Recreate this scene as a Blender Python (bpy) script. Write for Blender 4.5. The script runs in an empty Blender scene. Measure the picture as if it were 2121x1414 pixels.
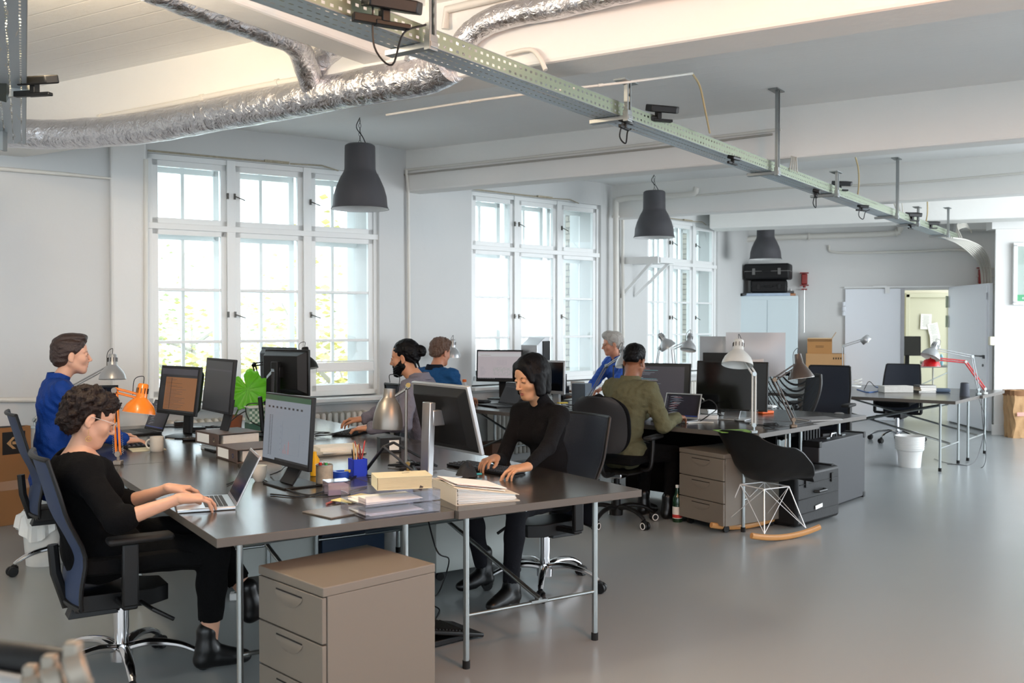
import bpy, math, random
import numpy as np
from mathutils import Matrix, Vector
from math import sin, cos, pi, radians as R, sqrt, atan2
random.seed(7)
SC = bpy.context.scene
COL = SC.collection
FPX, CX, CY, HC, PITCH = 2020.0, 1060.5, 707.0, 1.53, R(1.106)

def ray(x, y):
    a, b = (x-CX)/FPX, (CY-y)/FPX
    return Vector((a, cos(PITCH)+b*sin(PITCH), -sin(PITCH)+b*cos(PITCH)))
def W(x, y, Z=0.0):
    """real point at height Z on the sight line through a pixel of the photograph"""
    d = ray(x, y); t = (Z-HC)/d.z
    return Vector((d.x*t, d.y*t, Z))
def WD(x, y, Y):
    d = ray(x, y); t = Y/d.y
    return Vector((d.x*t, Y, HC+d.z*t))

# ------------------------------------------------------------------ materials
MATS = {}
def srgb(c):
    if isinstance(c, str):
        c = tuple(int(c[i:i+2], 16)/255 for i in (0, 2, 4))
    return tuple((v/12.92 if v <= .04045 else ((v+.055)/1.055)**2.4) for v in c)
def mat(name, col, rough=.5, metal=0., bump=0., bscale=60., var=0., vscale=6., spec=.5, trans=0., alpha=1., emit=None, estr=1., sheen=0., coat=0., stretch=None):
    if name in MATS: return MATS[name]
    m = bpy.data.materials.new(name); m.use_nodes = True
    nt = m.node_tree; N = nt.nodes; L = nt.links
    b = N['Principled BSDF']; c = srgb(col)
    b.inputs['Base Color'].default_value = (*c, 1)
    b.inputs['Roughness'].default_value = rough
    b.inputs['Metallic'].default_value = metal
    b.inputs['Specular IOR Level'].default_value = spec
    if trans: b.inputs['Transmission Weight'].default_value = trans
    if coat: b.inputs['Coat Weight'].default_value = coat
    if alpha < 1: b.inputs['Alpha'].default_value = alpha
    if sheen: b.inputs['Sheen Weight'].default_value = sheen
    if emit is not None:
        b.inputs['Emission Color'].default_value = (*srgb(emit), 1); b.inputs['Emission Strength'].default_value = estr
    if bump or var:
        tc = N.new('ShaderNodeTexCoord'); mp = N.new('ShaderNodeMapping')
        L.new(tc.outputs['Object'], mp.inputs[0])
        if stretch: mp.inputs['Scale'].default_value = stretch
    if var:
        n = N.new('ShaderNodeTexNoise'); n.inputs['Scale'].default_value = vscale; n.inputs['Detail'].default_value = 4
        L.new(mp.outputs[0], n.inputs['Vector'])
        mx = N.new('ShaderNodeMixRGB'); mx.blend_type = 'MIX'
        mx.inputs[1].default_value = (*[v*(1-var) for v in c], 1); mx.inputs[2].default_value = (*[min(1, v*(1+var)) for v in c], 1)
        L.new(n.outputs[0], mx.inputs[0]); L.new(mx.outputs[0], b.inputs['Base Color'])
    if bump:
        n2 = N.new('ShaderNodeTexNoise'); n2.inputs['Scale'].default_value = bscale; n2.inputs['Detail'].default_value = 5
        L.new(mp.outputs[0], n2.inputs['Vector'])
        bp = N.new('ShaderNodeBump'); bp.inputs['Strength'].default_value = bump; bp.inputs['Distance'].default_value = .01
        L.new(n2.outputs[0], bp.inputs['Height']); L.new(bp.outputs[0], b.inputs['Normal'])
    MATS[name] = m
    return m

# ------------------------------------------------------------------ mesh builder
class MB:
    def __init__(s): s.v = []; s.f = []; s.uv = None; s.mi = []; s.cur = 0
    def _add(s, vs, fs, M=None):
        o = len(s.v)
        if M is not None: vs = [M @ Vector(p) for p in vs]
        s.v += [tuple(p) for p in vs]; s.f += [tuple(i+o for i in f) for f in fs]; s.mi += [s.cur]*len(fs)
        return s
    def box(s, c, d, M=None, taper=1.0):
        x, y, z = c; a, b, h = d[0]/2, d[1]/2, d[2]/2; t = taper
        vs = [(x-a, y-b, z-h), (x+a, y-b, z-h), (x+a, y+b, z-h), (x-a, y+b, z-h), (x-a*t, y-b*t, z+h), (x+a*t, y-b*t, z+h), (x+a*t, y+b*t, z+h), (x-a*t, y+b*t, z+h)]
        return s._add(vs, [(3, 2, 1, 0), (4, 5, 6, 7), (0, 1, 5, 4), (1, 2, 6, 5), (2, 3, 7, 6), (3, 0, 4, 7)], M)
    def beam(s, p, q, w, h, up=(0, 0, 1)):
        """square bar from p to q"""
        p, q = Vector(p), Vector(q); d = (q-p).normalized(); u = Vector(up)
        sd = d.cross(u)
        if sd.length < 1e-4: sd = d.cross(Vector((1, 0, 0)))
        sd.normalize(); u = sd.cross(d)
        vs = []
        for e in (p, q):
            for a, b in ((-1, -1), (1, -1), (1, 1), (-1, 1)): vs.append(e+sd*a*w/2+u*b*h/2)
        return s._add(vs, [(0, 1, 2, 3), (7, 6, 5, 4), (0, 4, 5, 1), (1, 5, 6, 2), (2, 6, 7, 3), (3, 7, 4, 0)])
    def tube(s, pts, r, seg=8, caps=True, M=None, flat=1.0, up=None):
        pts = [Vector(p) for p in pts]; n = len(pts)
        rs = r if isinstance(r, (list, tuple)) else [r]*n
        vs = []; prev = None
        for i, p in enumerate(pts):
            t = (pts[min(i+1, n-1)]-pts[max(i-1, 0)])
            t = t.normalized() if t.length > 1e-9 else Vector((0, 0, 1))
            if prev is None:
                a = Vector(up) if up else (Vector((0, 0, 1)) if abs(t.z) < .9 else Vector((1, 0, 0)))
                nx = (a-t*a.dot(t)).normalized()
            else:
                nx = prev-t*prev.dot(t)
                nx = nx.normalized() if nx.length > 1e-6 else prev
            prev = nx; ny = t.cross(nx)
            for k in range(seg):
                an = 2*pi*k/seg
                vs.append(p+(nx*cos(an)*flat+ny*sin(an))*rs[i])
        fs = []
        for i in range(n-1):
            for k in range(seg):
                k2 = (k+1) % seg
                fs.append((i*seg+k, i*seg+k2, (i+1)*seg+k2, (i+1)*seg+k))
        if caps: fs += [tuple(range(seg-1, -1, -1)), tuple((n-1)*seg+k for k in range(seg))]
        return s._add(vs, fs, M)
    def lathe(s, prof, seg=24, c=(0, 0, 0), M=None, close=False):
        vs = []; n = len(prof)
        for r, z in prof:
            for k in range(seg):
                a = 2*pi*k/seg; vs.append((c[0]+max(r, 1e-4)*cos(a), c[1]+max(r, 1e-4)*sin(a), c[2]+z))
        fs = []
        for i in range(n-1 if not close else n):
            j = (i+1) % n
            for k in range(seg):
                k2 = (k+1) % seg; fs.append((i*seg+k, i*seg+k2, j*seg+k2, j*seg+k))
        return s._add(vs, fs, M)
    def cyl(s, p, q, r, seg=16, r2=None): return s.tube([p, q], [r, r if r2 is None else r2], seg)
    def prism(s, poly, z0, z1, M=None):
        n = len(poly); vs = [(x, y, z0) for x, y in poly]+[(x, y, z1) for x, y in poly]
        fs = [tuple(range(n-1, -1, -1)), tuple(range(n, 2*n))]+[(i, (i+1) % n, n+(i+1) % n, n+i) for i in range(n)]
        return s._add(vs, fs, M)
    def grid(s, fn, nu, nv, th=0., M=None, closed=False):
        """surface fn(a,b)->xyz, a,b in 0..1, given thickness th along its normal"""
        P = [[Vector(fn(i/nu, j/nv)) for j in range(nv+1)] for i in range(nu+1)]
        vs = [p for row in P for p in row]; w = nv+1
        fs = [(i*w+j, (i+1)*w+j, (i+1)*w+j+1, i*w+j+1) for i in range(nu) for j in range(nv)]
        if th:
            o = len(vs)
            for i in range(nu+1):
                for j in range(nv+1):
                    du = P[min(i+1, nu)][j]-P[max(i-1, 0)][j]; dv = P[i][min(j+1, nv)]-P[i][max(j-1, 0)]
                    nn = du.cross(dv); nn = nn.normalized() if nn.length > 1e-12 else Vector((0, 0, 1))
                    vs.append(P[i][j]-nn*th)
            fs += [tuple(o+k for k in reversed(f)) for f in fs]
            for i in range(nu):
                fs += [(i*w, o+i*w, o+(i+1)*w, (i+1)*w), ((i+1)*w+nv, o+(i+1)*w+nv, o+i*w+nv, i*w+nv)]
            for j in range(nv):
                fs += [(j+1, o+j+1, o+j, j), (nu*w+j, o+nu*w+j, o+nu*w+j+1, nu*w+j+1)]
        return s._add(vs, fs, M)
    def ball(s, c, r, M=None, seg=14, ring=9):
        rr = r if isinstance(r, (tuple, list)) else (r, r, r)
        prof = [(sin(pi*i/ring), -cos(pi*i/ring)) for i in range(ring+1)]
        A = Matrix.Translation(c) @ Matrix.Diagonal((*rr, 1))
        if M is not None: A = M @ A
        return s.lathe(prof, seg, M=A)
    def build(s, name, m, parent=None, smooth=None, bevel=0., bseg=2, subsurf=0, label=None, loc=None, rot=None, solid=0.):
        me = bpy.data.meshes.new(name); me.from_pydata(s.v, [], s.f); 
        ms = m if isinstance(m, (list, tuple)) else [m]
        for k in ms: me.materials.append(k)
        if len(ms) > 1: me.polygons.foreach_set('material_index', s.mi)
        if s.uv:
            ul = me.uv_layers.new(name='UV')
            for li, l in enumerate(me.loops): ul.data[li].uv = s.uv[l.vertex_index]
        o = bpy.data.objects.new(name, me); COL.objects.link(o)
        if parent: o.parent = parent
        if loc is not None: o.location = loc
        if rot is not None: o.rotation_euler = rot
        if solid:
            md = o.modifiers.new('s', 'SOLIDIFY'); md.thickness = solid; md.offset = 0
        if bevel:
            md = o.modifiers.new('b', 'BEVEL'); md.width = bevel; md.segments = bseg; md.limit_method = 'ANGLE'; md.angle_limit = R(40)
        if subsurf:
            md = o.modifiers.new('u', 'SUBSURF'); md.levels = md.render_levels = subsurf
        if smooth is None: smooth = True
        if smooth:
            me.set_sharp_from_angle(angle=R(smooth if smooth is not True else 38)) if hasattr(me, 'set_sharp_from_angle') else None
            me.shade_smooth() if not hasattr(me, 'set_sharp_from_angle') else [setattr(p, 'use_smooth', True) for p in me.polygons]
        if label: o['label'] = label
        return o

def thing(name, label, cat, loc=(0, 0, 0), rz=0., group=None):
    o = bpy.data.objects.new(name, None); COL.objects.link(o); o.empty_display_size = .1
    o.location = loc; o.rotation_euler = (0, 0, R(rz)); o['label'] = label; o['category'] = cat
    if group: o['group'] = group
    return o
def tag(o, label, cat, group=None, kind=None):
    if label: o['label'] = label
    if cat: o['category'] = cat
    if group: o['group'] = group
    if kind: o['kind'] = kind
    return o
def struct(o, label=None):
    o['kind'] = 'structure'
    if label: o['label'] = label
    return o
def dup(root, loc, rz, label, group=None):
    def cp(o, par):
        c = o.copy(); COL.objects.link(c)
        if par: c.parent = par
        for ch in list(o.children): cp(ch, c)
        return c
    r = cp(root, None); r.location = loc; r.rotation_euler = (0, 0, R(rz)); r['label'] = label
    if group: r['group'] = group
    return r
def bez(pts, n=8):
    """smooth curve through points (Catmull-Rom)"""
    P = [Vector(p) for p in pts]; P = [P[0]*2-P[1]]+P+[P[-1]*2-P[-2]]; out = []
    for i in range(1, len(P)-2):
        a, b, c, d = P[i-1:i+3]
        for k in range(n):
            t = k/n
            out.append(.5*((2*b)+(c-a)*t+(2*a-5*b+4*c-d)*t*t+(3*b-a-3*c+d)*t*t*t))
    out.append(P[-2]); return out
def T(x, y, z): return Matrix.Translation((x, y, z))
def RX(a): return Matrix.Rotation(R(a), 4, 'X')
def RY(a): return Matrix.Rotation(R(a), 4, 'Y')
def RZ(a): return Matrix.Rotation(R(a), 4, 'Z')

# table frames of reference
class Frame:
    def __init__(s, ox, oy, ang): s.o = Vector((ox, oy, 0)); s.a = ang; s.u = Vector((cos(R(ang)), sin(R(ang)), 0)); s.w = Vector((-sin(R(ang)), cos(R(ang)), 0))
    def __call__(s, u, v, z=0.): p = s.o+s.u*u+s.w*v; return Vector((p.x, p.y, z))
    def uv(s, p): d = Vector((p[0], p[1], 0))-s.o; return d.dot(s.u), d.dot(s.w)
TH = .74
GA = Frame(-1.08, 3.546, 32.8)
GB = Frame(1.723, 6.88, 45.9)
GC = Frame(4.46, 9.79, 51.6)
# ------------------------------------------------------------------ camera, world
cam = bpy.data.objects.new('camera', bpy.data.cameras.new('camera')); COL.objects.link(cam)
cam.location = (0, 0, HC); cam.rotation_euler = (pi/2-PITCH, 0, 0)
cam.data.lens = 36*FPX/2121; cam.data.sensor_width = 36; cam.data.clip_start = .05; cam.data.clip_end = 300
cam.data.dof.use_dof = True; cam.data.dof.focus_distance = 5.6; cam.data.dof.aperture_fstop = 4.5
SC.camera = cam
SC.view_settings.view_transform = 'Standard'; SC.view_settings.look = 'None'; SC.view_settings.gamma = 1; SC.view_settings.exposure = .72
w = bpy.data.worlds.new('sky'); SC.world = w; w.use_nodes = True
w.node_tree.nodes['Background'].inputs[0].default_value = (.80, .91, 1, 1)
w.node_tree.nodes['Background'].inputs[1].default_value = 2.6

# ------------------------------------------------------------------ setting materials
def plaster(name, col, lines=None, bump=.25):
    m = mat(name, col, .75, bump=bump, bscale=9, var=.035, vscale=1.7)
    if lines is not None:
        nt = m.node_tree; N = nt.nodes; L = nt.links
        tc = N.new('ShaderNodeTexCoord'); mp = N.new('ShaderNodeMapping'); L.new(tc.outputs['Object'], mp.inputs[0])
        mp.inputs['Rotation'].default_value = (0, 0, R(lines)); mp.inputs['Scale'].default_value = (1, 1, 1)
        sx = N.new('ShaderNodeSeparateXYZ'); L.new(mp.outputs[0], sx.inputs[0])
        ns = N.new('ShaderNodeTexNoise'); ns.inputs['Scale'].default_value = 1.3; L.new(mp.outputs[0], ns.inputs['Vector'])
        a = N.new('ShaderNodeMath'); a.operation = 'MULTIPLY'; a.inputs[1].default_value = 6.5; L.new(sx.outputs['Y'], a.inputs[0])
        f = N.new('ShaderNodeMath'); f.operation = 'FRACT'; L.new(a.outputs[0], f.inputs[0])
        p = N.new('ShaderNodeMath'); p.operation = 'PINGPONG'; p.inputs[1].default_value = .5; L.new(f.outputs[0], p.inputs[0])
        s = N.new('ShaderNodeMath'); s.operation = 'SMOOTH_MIN'; s.inputs[1].default_value = .05; s.inputs[2].default_value = .02; L.new(p.outputs[0], s.inputs[0])
        k = N.new('ShaderNodeMath'); k.operation = 'MULTIPLY_ADD'; k.inputs[1].default_value = 6.; L.new(s.outputs[0], k.inputs[0]); L.new(ns.outputs[0], k.inputs[2])
        bp = [n for n in N if n.type == 'BUMP'][0]
        b2 = N.new('ShaderNodeBump'); b2.inputs['Strength'].default_value = .35; b2.inputs['Distance'].default_value = .012
        L.new(k.outputs[0], b2.inputs['Height']); L.new(bp.outputs[0], b2.inputs['Normal']); L.new(b2.outputs[0], N['Principled BSDF'].inputs['Normal'])
    return m
M_wall = plaster('white_plaster', 'dfdfdd')
M_ceil = plaster('white_board_ceiling', 'f4f4f2', lines=31)
M_beam = plaster('painted_concrete_beam', 'eeede9', bump=.4)
M_paint = mat('white_gloss_paint', 'e9ebea', .35, bump=.1, bscale=20)
M_pipe = mat('painted_pipe', 'dedbd3', .45)
M_floor = mat('grey_coated_floor', '94999b', .15, bump=.0, bscale=5, var=.02, vscale=.8, spec=.5)
def floor_nodes(m):
    nt = m.node_tree; N = nt.nodes; L = nt.links
    n = N.new('ShaderNodeTexNoise'); n.inputs['Scale'].default_value = 1.2; n.inputs['Detail'].default_value = 2
    tc = N.new('ShaderNodeTexCoord'); L.new(tc.outputs['Object'], n.inputs['Vector'])
    r = N.new('ShaderNodeMapRange'); r.inputs[3].default_value = .2; r.inputs[4].default_value = .3
    L.new(n.outputs[0], r.inputs[0]); L.new(r.outputs[0], N['Principled BSDF'].inputs['Roughness'])
floor_nodes(M_floor)
M_glass = None
def glass_mat():
    m = bpy.data.materials.new('window_glass'); m.use_nodes = True; nt = m.node_tree; N = nt.nodes; L = nt.links
    N.remove(N['Principled BSDF']); o = N['Material Output']
    t = N.new('ShaderNodeBsdfTransparent'); t.inputs[0].default_value = (.97, .985, .98, 1); g = N.new('ShaderNodeBsdfGlossy'); g.inputs['Roughness'].default_value = .02
    fr = N.new('ShaderNodeLayerWeight'); fr.inputs[0].default_value = .2; pw = N.new('ShaderNodeMath'); pw.operation = 'MULTIPLY_ADD'; pw.inputs[1].default_value = .12; pw.inputs[2].default_value = .02; mx = N.new('ShaderNodeMixShader')
    L.new(fr.outputs[1], pw.inputs[0]); L.new(pw.outputs[0], mx.inputs[0]); L.new(t.outputs[0], mx.inputs[1]); L.new(g.outputs[0], mx.inputs[2]); L.new(mx.outputs[0], o.inputs[0])
    return m
M_glass = glass_mat()

# ------------------------------------------------------------------ floor, ceiling
mb = MB(); mb.box((4, 8, -.05), (28, 30, .1)); struct(mb.build('floor', M_floor, smooth=False), 'grey polished coated floor')
mb = MB(); mb.prism([(-7.2, -3.5), (9.6, -3.5), (9.6, 20.6), (4.2, 20.6), (3.6, 16.1), (2.8, 14.5), (-.6, 10.6), (-1.4, 9.4), (-7.2, 5.6)], 3.2, 3.36)
struct(mb.build('ceiling', M_ceil, smooth=False), 'white board-marked ceiling')

# ------------------------------------------------------------------ facade
FAC = [(-6.9, 5.25), (-3.0, 8.05), (-1.25, 9.2), (-.43, 10.37), (1.064, 11.68), (1.785, 12.88), (2.99, 14.18), (3.85, 15.9)]
WTOP, SILL, WT = 2.93, .86, .42
ZT0, ZT1, ZB1, ZB2 = 2.40, 2.27, 1.81, 1.366
wall = MB()
def outn(p, q):
    d = Vector((q[0]-p[0], q[1]-p[1], 0)).normalized(); return d, Vector((-d.y, d.x, 0))
def wallseg(mbx, p, q, z0, z1, th=WT):
    d, n = outn(p, q); a, b = Vector((*p, 0)), Vector((*q, 0))
    P = [a, b, b+n*th, a+n*th]
    mbx.prism([(v.x, v.y) for v in P], z0, z1)
for i in range(7):
    p, q = FAC[i], FAC[i+1]
    if i in (1, 3, 5):
        wallseg(wall, p, q, 0, SILL-.02); wallseg(wall, p, q, WTOP, 3.2)
        # reveals on both sides, brick outside
    else: wallseg(wall, p, q, 0, 3.2)
struct(wall.build('wall_left', plaster('white_plaster_facade', 'cfd0cf'), smooth=False), 'white plastered window wall')

M_brick = bpy.data.materials.new('pale_brick'); M_brick.use_nodes = True
_n = M_brick.node_tree.nodes; _b = _n.new('ShaderNodeTexBrick'); _t = _n.new('ShaderNodeTexCoord'); _m = _n.new('ShaderNodeMapping')
_b.inputs['Color1'].default_value = (.30, .27, .22, 1); _b.inputs['Color2'].default_value = (.25, .23, .19, 1); _b.inputs['Mortar'].default_value = (.10, .09, .08, 1)
_b.inputs['Scale'].default_value = 1; _b.inputs['Brick Width'].default_value = .25; _b.inputs['Row Height'].default_value = .075; _b.inputs['Mortar Size'].default_value = .008
M_brick.node_tree.links.new(_t.outputs['UV'], _b.inputs['Vector']); M_brick.node_tree.links.new(_b.outputs[0], _n['Principled BSDF'].inputs['Base Color'])

def window(n, p, q):
    d, nrm = outn(p, q); L = (Vector(q)-Vector(p)).length; base = Vector((*p, 0)); ang = math.degrees(atan2(d.y, d.x))
    root = bpy.data.objects.new('window_%d' % n, None); COL.objects.link(root); root.location = base; root.rotation_euler = (0, 0, R(ang)); root['kind'] = 'structure'
    # local x along the wall, y outwards
    fr = MB(); y0 = .03; fw = .045; dp = .09; yc = y0+dp/2; cols = 3; post = .075
    fr.box((L/2, yc, WTOP-fw/2), (L, dp, fw)); fr.box((L/2, yc, SILL+fw/2), (L, dp, fw))
    for x in (fw/2, L-fw/2): fr.box((x, yc, (WTOP+SILL)/2), (fw, dp, WTOP-SILL))
    cw = (L-2*fw-2*post)/3; xs = [fw+i*(cw+post) for i in range(3)]
    for i in (1, 2): fr.box((xs[i]-post/2, yc, (WTOP+SILL)/2), (post, dp+.02, WTOP-SILL))
    fr.box((L/2, yc-.005, (ZT0+ZT1)/2), (L, dp+.02, .05))
    fr.build('window_frame', M_paint, root, bevel=.004, smooth=False)
    for i in range(3):
        x0, x1 = xs[i], xs[i]+cw
        for z0, z1, bars, nm in ((ZT0-.045, WTOP-fw, (), 'upper_sash'), (SILL+fw, ZT1+.045, (ZB1, ZB2), 'lower_sash')):
            sh = MB(); sw = .048; ys = y0+.035; t = .045
            sh.box(((x0+x1)/2, ys, z1-sw/2), (cw, t, sw)); sh.box(((x0+x1)/2, ys, z0+sw/2), (cw, t, sw*1.2))
            for x in (x0+sw/2, x1-sw/2): sh.box((x, ys, (z0+z1)/2), (sw, t, z1-z0))
            for b in bars: sh.box(((x0+x1)/2, ys, b), (cw, .032, .024))
            # outer casement of the double window
            yo = y0+.26
            sh.box(((x0+x1)/2, yo, z1-sw/2-.02), (cw, .04, sw)); sh.box(((x0+x1)/2, yo, z0+sw/2), (cw, .04, sw))
            for x in (x0+.02, x1-.02): sh.box((x, yo, (z0+z1)/2), (.05, .04, z1-z0))
            sh.box(((x0+x1)/2, yo, (z0+z1)/2), (.028, .035, z1-z0))
            for b in bars: sh.box(((x0+x1)/2, yo, b), (cw, .028, .02))
            s = sh.build(nm, M_paint, root, bevel=.003, smooth=False)
            g = MB(); g.box(((x0+x1)/2, ys, (z0+z1)/2), (cw-.06, .004, z1-z0-.06)); g.box(((x0+x1)/2, yo, (z0+z1)/2), (cw-.06, .004, z1-z0-.06))
            g.build('glass', M_glass, s, smooth=False)
        h = MB(); hx = x1+.005 if i == 0 else x0-.01
        for hz in (2.62, 1.6):
            h.box((hx, y0-.012, hz), (.016, .02, .05)); h.tube([(hx, y0-.03, hz), (hx+(.085 if i else -.01), y0-.035, hz-.03*(i > 0))], .005, 6)
        h.build('window_handle', mat('dark_steel', '5c5a56', .35, .9), root)
    # box lining between the two casements
    ln = MB(); ln.box((.012, .2, (WTOP+SILL)/2), (.024, .3, WTOP-SILL)); ln.box((L-.012, .2, (WTOP+SILL)/2), (.024, .3, WTOP-SILL)); ln.box((L/2, .2, WTOP-.012), (L, .3, .024)); ln.box((L/2, .2, SILL+.012), (L, .3, .024))
    ln.build('window_lining', M_paint, root, smooth=False)
    si = MB(); si.box((L/2, -.06, SILL-.03), (L+.16, .2, .035)); si.box((L/2, -.02, SILL-.06), (L+.06, .08, .03))
    si.build('window_sill', M_paint, root, bevel=.006, smooth=False)
    tp = MB(); tp.tube([(.0, -.02, WTOP+.012), (L*.55, -.02, WTOP+.012)], .008, 6); tp.box((L*.52, -.03, WTOP+.015), (.22, .03, .02)); tp.tube([(L*.58, -.03, WTOP+.01), (L*.72, -.04, WTOP+.02), (L*.8, -.02, WTOP-.01)], .006, 6)
    tp.build('opening_rod', mat('worn_rod', 'a9a08c', .6, .3, var=.4, vscale=40), root)
    # brick outer reveal
    br = MB(); br.box((L+.05, .54, 1.9), (.14, .22, 3.0)); o = br.build('brick_reveal', M_brick, root, smooth=False)
    me = o.data; ul = me.uv_layers.new(name='UV')
    for l in me.loops:
        c = me.vertices[l.vertex_index].co; ul.data[l.index].uv = (c.y+c.x, c.z)
    return root
wr1 = window(1, FAC[1], FAC[2]); wr2 = window(2, FAC[3], FAC[4]); wr3 = window(3, FAC[5], FAC[6])
L_ = (Vector(FAC[2])-Vector(FAC[1])).length
mb = MB(); mb.box((L_*.835, .005, 1.13), (L_*.27, .02, .07)); mb.tube([(L_*.70, -.005, 1.175), (L_*.97, -.005, 1.175)], .007, 6); mb.box((L_*.835, .0, 1.09), (L_*.27, .026, .02)); mb.build('folded_blind', mat('white_blind', 'f0f1f0', .6), wr1, bevel=.003, smooth=False)
# cracked joint strips and pilaster strip beside the first window
mb = MB(); d, n = outn(FAC[0], FAC[1]); a = Vector((*FAC[1], 0))
mb.prism([tuple((a-d*.30-n*.05).xy), tuple((a-d*.02-n*.05).xy), tuple((a-d*.02).xy), tuple((a-d*.30).xy)], 0, 3.2)
struct(mb.build('trim_1', M_wall, bevel=.02, smooth=False), 'plaster pilaster beside first window')

# ------------------------------------------------------------------ far wall with double door
FW0, FW1 = Vector((3.85, 15.9, 0)), Vector((7.6, 14.75, 0))
fd = (FW1-FW0).normalized(); fn = Vector((-fd.y, fd.x, 0))
def FWp(x):  # point of the far wall seen at pixel column x
    r = ray(x, 668); # solve FW0+fd*t = k*r
    den = fd.x*r.y-fd.y*r.x
    t = (FW0.y*r.x-FW0.x*r.y)/den
    return t
tD0, tD1 = FWp(1866), FWp(1968)
mb = MB()
def fseg(mbx, t0, t1, z0, z1, off=0., th=.25):
    a, b = FW0+fd*t0+fn*off, FW0+fd*t1+fn*off
    mbx.prism([(a.x, a.y), (b.x, b.y), ((b+fn*th).x, (b+fn*th).y), ((a+fn*th).x, (a+fn*th).y)], z0, z1)
fseg(mb, -.6, tD0, 0, 3.2); fseg(mb, tD1, 4.6, 0, 3.2); fseg(mb, tD0, tD1, 2.04, 3.2)
struct(mb.build('wall_far', M_wall, smooth=False), 'white far wall')
# left leaf closed in the wall, right leaf swung open towards the room
M_door = mat('bluish_white_steel_door', 'eff3f9', .45)
dr = bpy.data.objects.new('door_1', None); COL.objects.link(dr); dr.location = FW0+fd*FWp(1750); dr.rotation_euler = (0, 0, atan2(fd.y, fd.x)); dr['kind'] = 'structure'
lw = tD0-FWp(1750)
mb = MB(); mb.box((lw/2, -.03, 1.03), (lw, .05, 2.06)); mb.build('door_leaf', M_door, dr, bevel=.006, smooth=False)
mb = MB()
for z in (.35, 1.75):
    for k in (-.075, 0, .075): mb.cyl((-.02, -.07, z+k-.033), (-.02, -.07, z+k+.033), .022 if k else .03, 12)
mb.build('hinge', M_door, dr)
mb = MB(); mb.box((lw+.02, -.02, 1.03), (.05, .1, 2.06)); mb.build('door_frame', mat('grey_steel', '8e9094', .4, .6), dr, smooth=False)
mb = MB(); mb.box((lw*.95, -.06, 2.085), (1.6, .05, .022)); mb.box((lw*.75, -.07, 2.03), (.07, .05, .09)); mb.box((lw*.62, -.07, 2.09), (.2, .05, .03)); mb.build('door_closer_rail', M_paint, dr, smooth=False)
d2 = bpy.data.objects.new('door_2', None); COL.objects.link(d2); pR = FW0+fd*tD1; hR = W(2050, 895.5, 0)
d2.location = pR; d2.rotation_euler = (0, 0, atan2((hR-pR).y, (hR-pR).x)); d2['kind'] = 'structure'; lw2 = (hR-pR).length
mb = MB(); mb.box((lw2/2, 0, 1.05), (lw2, .055, 2.06)); mb.build('door_leaf', M_door, d2, bevel=.006, smooth=False)
mb = MB(); mb.box((lw2-.05, -.04, 1.05), (.03, .02, 2.0)); mb.box((lw2-.06, -.045, 1.6+.3), (.05, .03, .1)); mb.box((lw2-.05, -.045, .25), (.04, .03, .06)); mb.box((lw2-.05, -.045, 1.1), (.05, .02, .05)); mb.build('edge_strip', M_door, d2, smooth=False)
mb = MB(); mb.box((lw2-.12, -.045, 1.05), (.05, .02, .05)); mb.tube([(lw2-.12, -.05, 1.06), (lw2-.12, -.09, 1.06), (lw2-.3, -.095, 1.06)], .011, 8); mb.tube([(lw2-.12, -.05, .93), (lw2-.12, -.06, .93)], .02, 12); mb.build('door_handle', mat('dark_handle', '4a4c50', .35, .8), d2)
mb = MB()
for z in (.35, 1.55, 1.85): mb.cyl((0, -.05, z-.09), (0, -.05, z+.09), .02, 10)
mb.build('hinge', mat('greenish_hinge', 'a9b59b', .5), d2)
# right wall block with notice board
mb = MB(); a = W(2057, 900, 0); b = a+Vector((2.6, -.55, 0))
rd = (b-a).normalized(); rn = Vector((-rd.y, rd.x, 0))
mb.prism([(a.x, a.y), (b.x, b.y), ((b+rn*.5).x, (b+rn*.5).y), ((a+rn*.5+rd*.25).x, (a+rn*.5+rd*.25).y)], 0, 2.92)
struct(mb.build('wall_right', M_wall, bevel=.015, smooth=False), 'white wall block at right')
mb = MB(); c0 = a-rd*.05-rn*.05; e0 = b-rn*.05
mb.prism([(c0.x, c0.y), (e0.x, e0.y), ((e0+rn*.3).x, (e0+rn*.3).y), ((c0+rn*.3).x, (c0+rn*.3).y)], 2.80, 2.93)
struct(mb.build('trim_2', M_wall, smooth=False), 'plaster ledge on top of right wall')
mb = MB(); c0 = a-rd*.02-rn*.02; e0 = b-rn*.02
mb.prism([(c0.x, c0.y), (e0.x, e0.y), ((e0+rn*.03).x, (e0+rn*.03).y), ((c0+rn*.03).x, (c0+rn*.03).y)], 0, .14)
struct(mb.build('baseboard_right', M_wall, smooth=False))
# switch box on wall edge
# next room: rear wall and beige door
mb = MB(); mb.box((9.6, 19.9, 1.6), (8, .15, 3.2)); mb.box((6.2, 18.0, 1.6), (.15, 3.9, 3.2)); mb.box((12.6, 17.5, 1.6), (.15, 5, 3.2))
struct(mb.build('wall_back', mat('cream_wall', 'ded9c6', .7), smooth=False), 'cream wall of the next room')
d3 = bpy.data.objects.new('door_3', None); COL.objects.link(d3); d3['kind'] = 'structure'
dl, drr = WD(1880, 668, 19.8).x, WD(1964, 668, 19.8).x
mb = MB(); cx = (dl+drr)/2; ww = drr-dl
M_beige = mat('beige_painted_door', 'c6c4ac', .5)
mb.box((cx, 19.78, 1.02), (ww, .06, 2.04)); mb.build('door_leaf', M_beige, d3, smooth=False)
mb = MB(); mb.box((dl-.04, 19.76, 1.05), (.09, .12, 2.12)); mb.box((drr+.03, 19.76, 1.05), (.09, .12, 2.12)); mb.box((cx, 19.76, 2.08), (ww+.16, .12, .09)); mb.build('door_frame', M_beige, d3, bevel=.01, smooth=False)
M_paper = mat('paper', 'eeeeea', .8)
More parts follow.
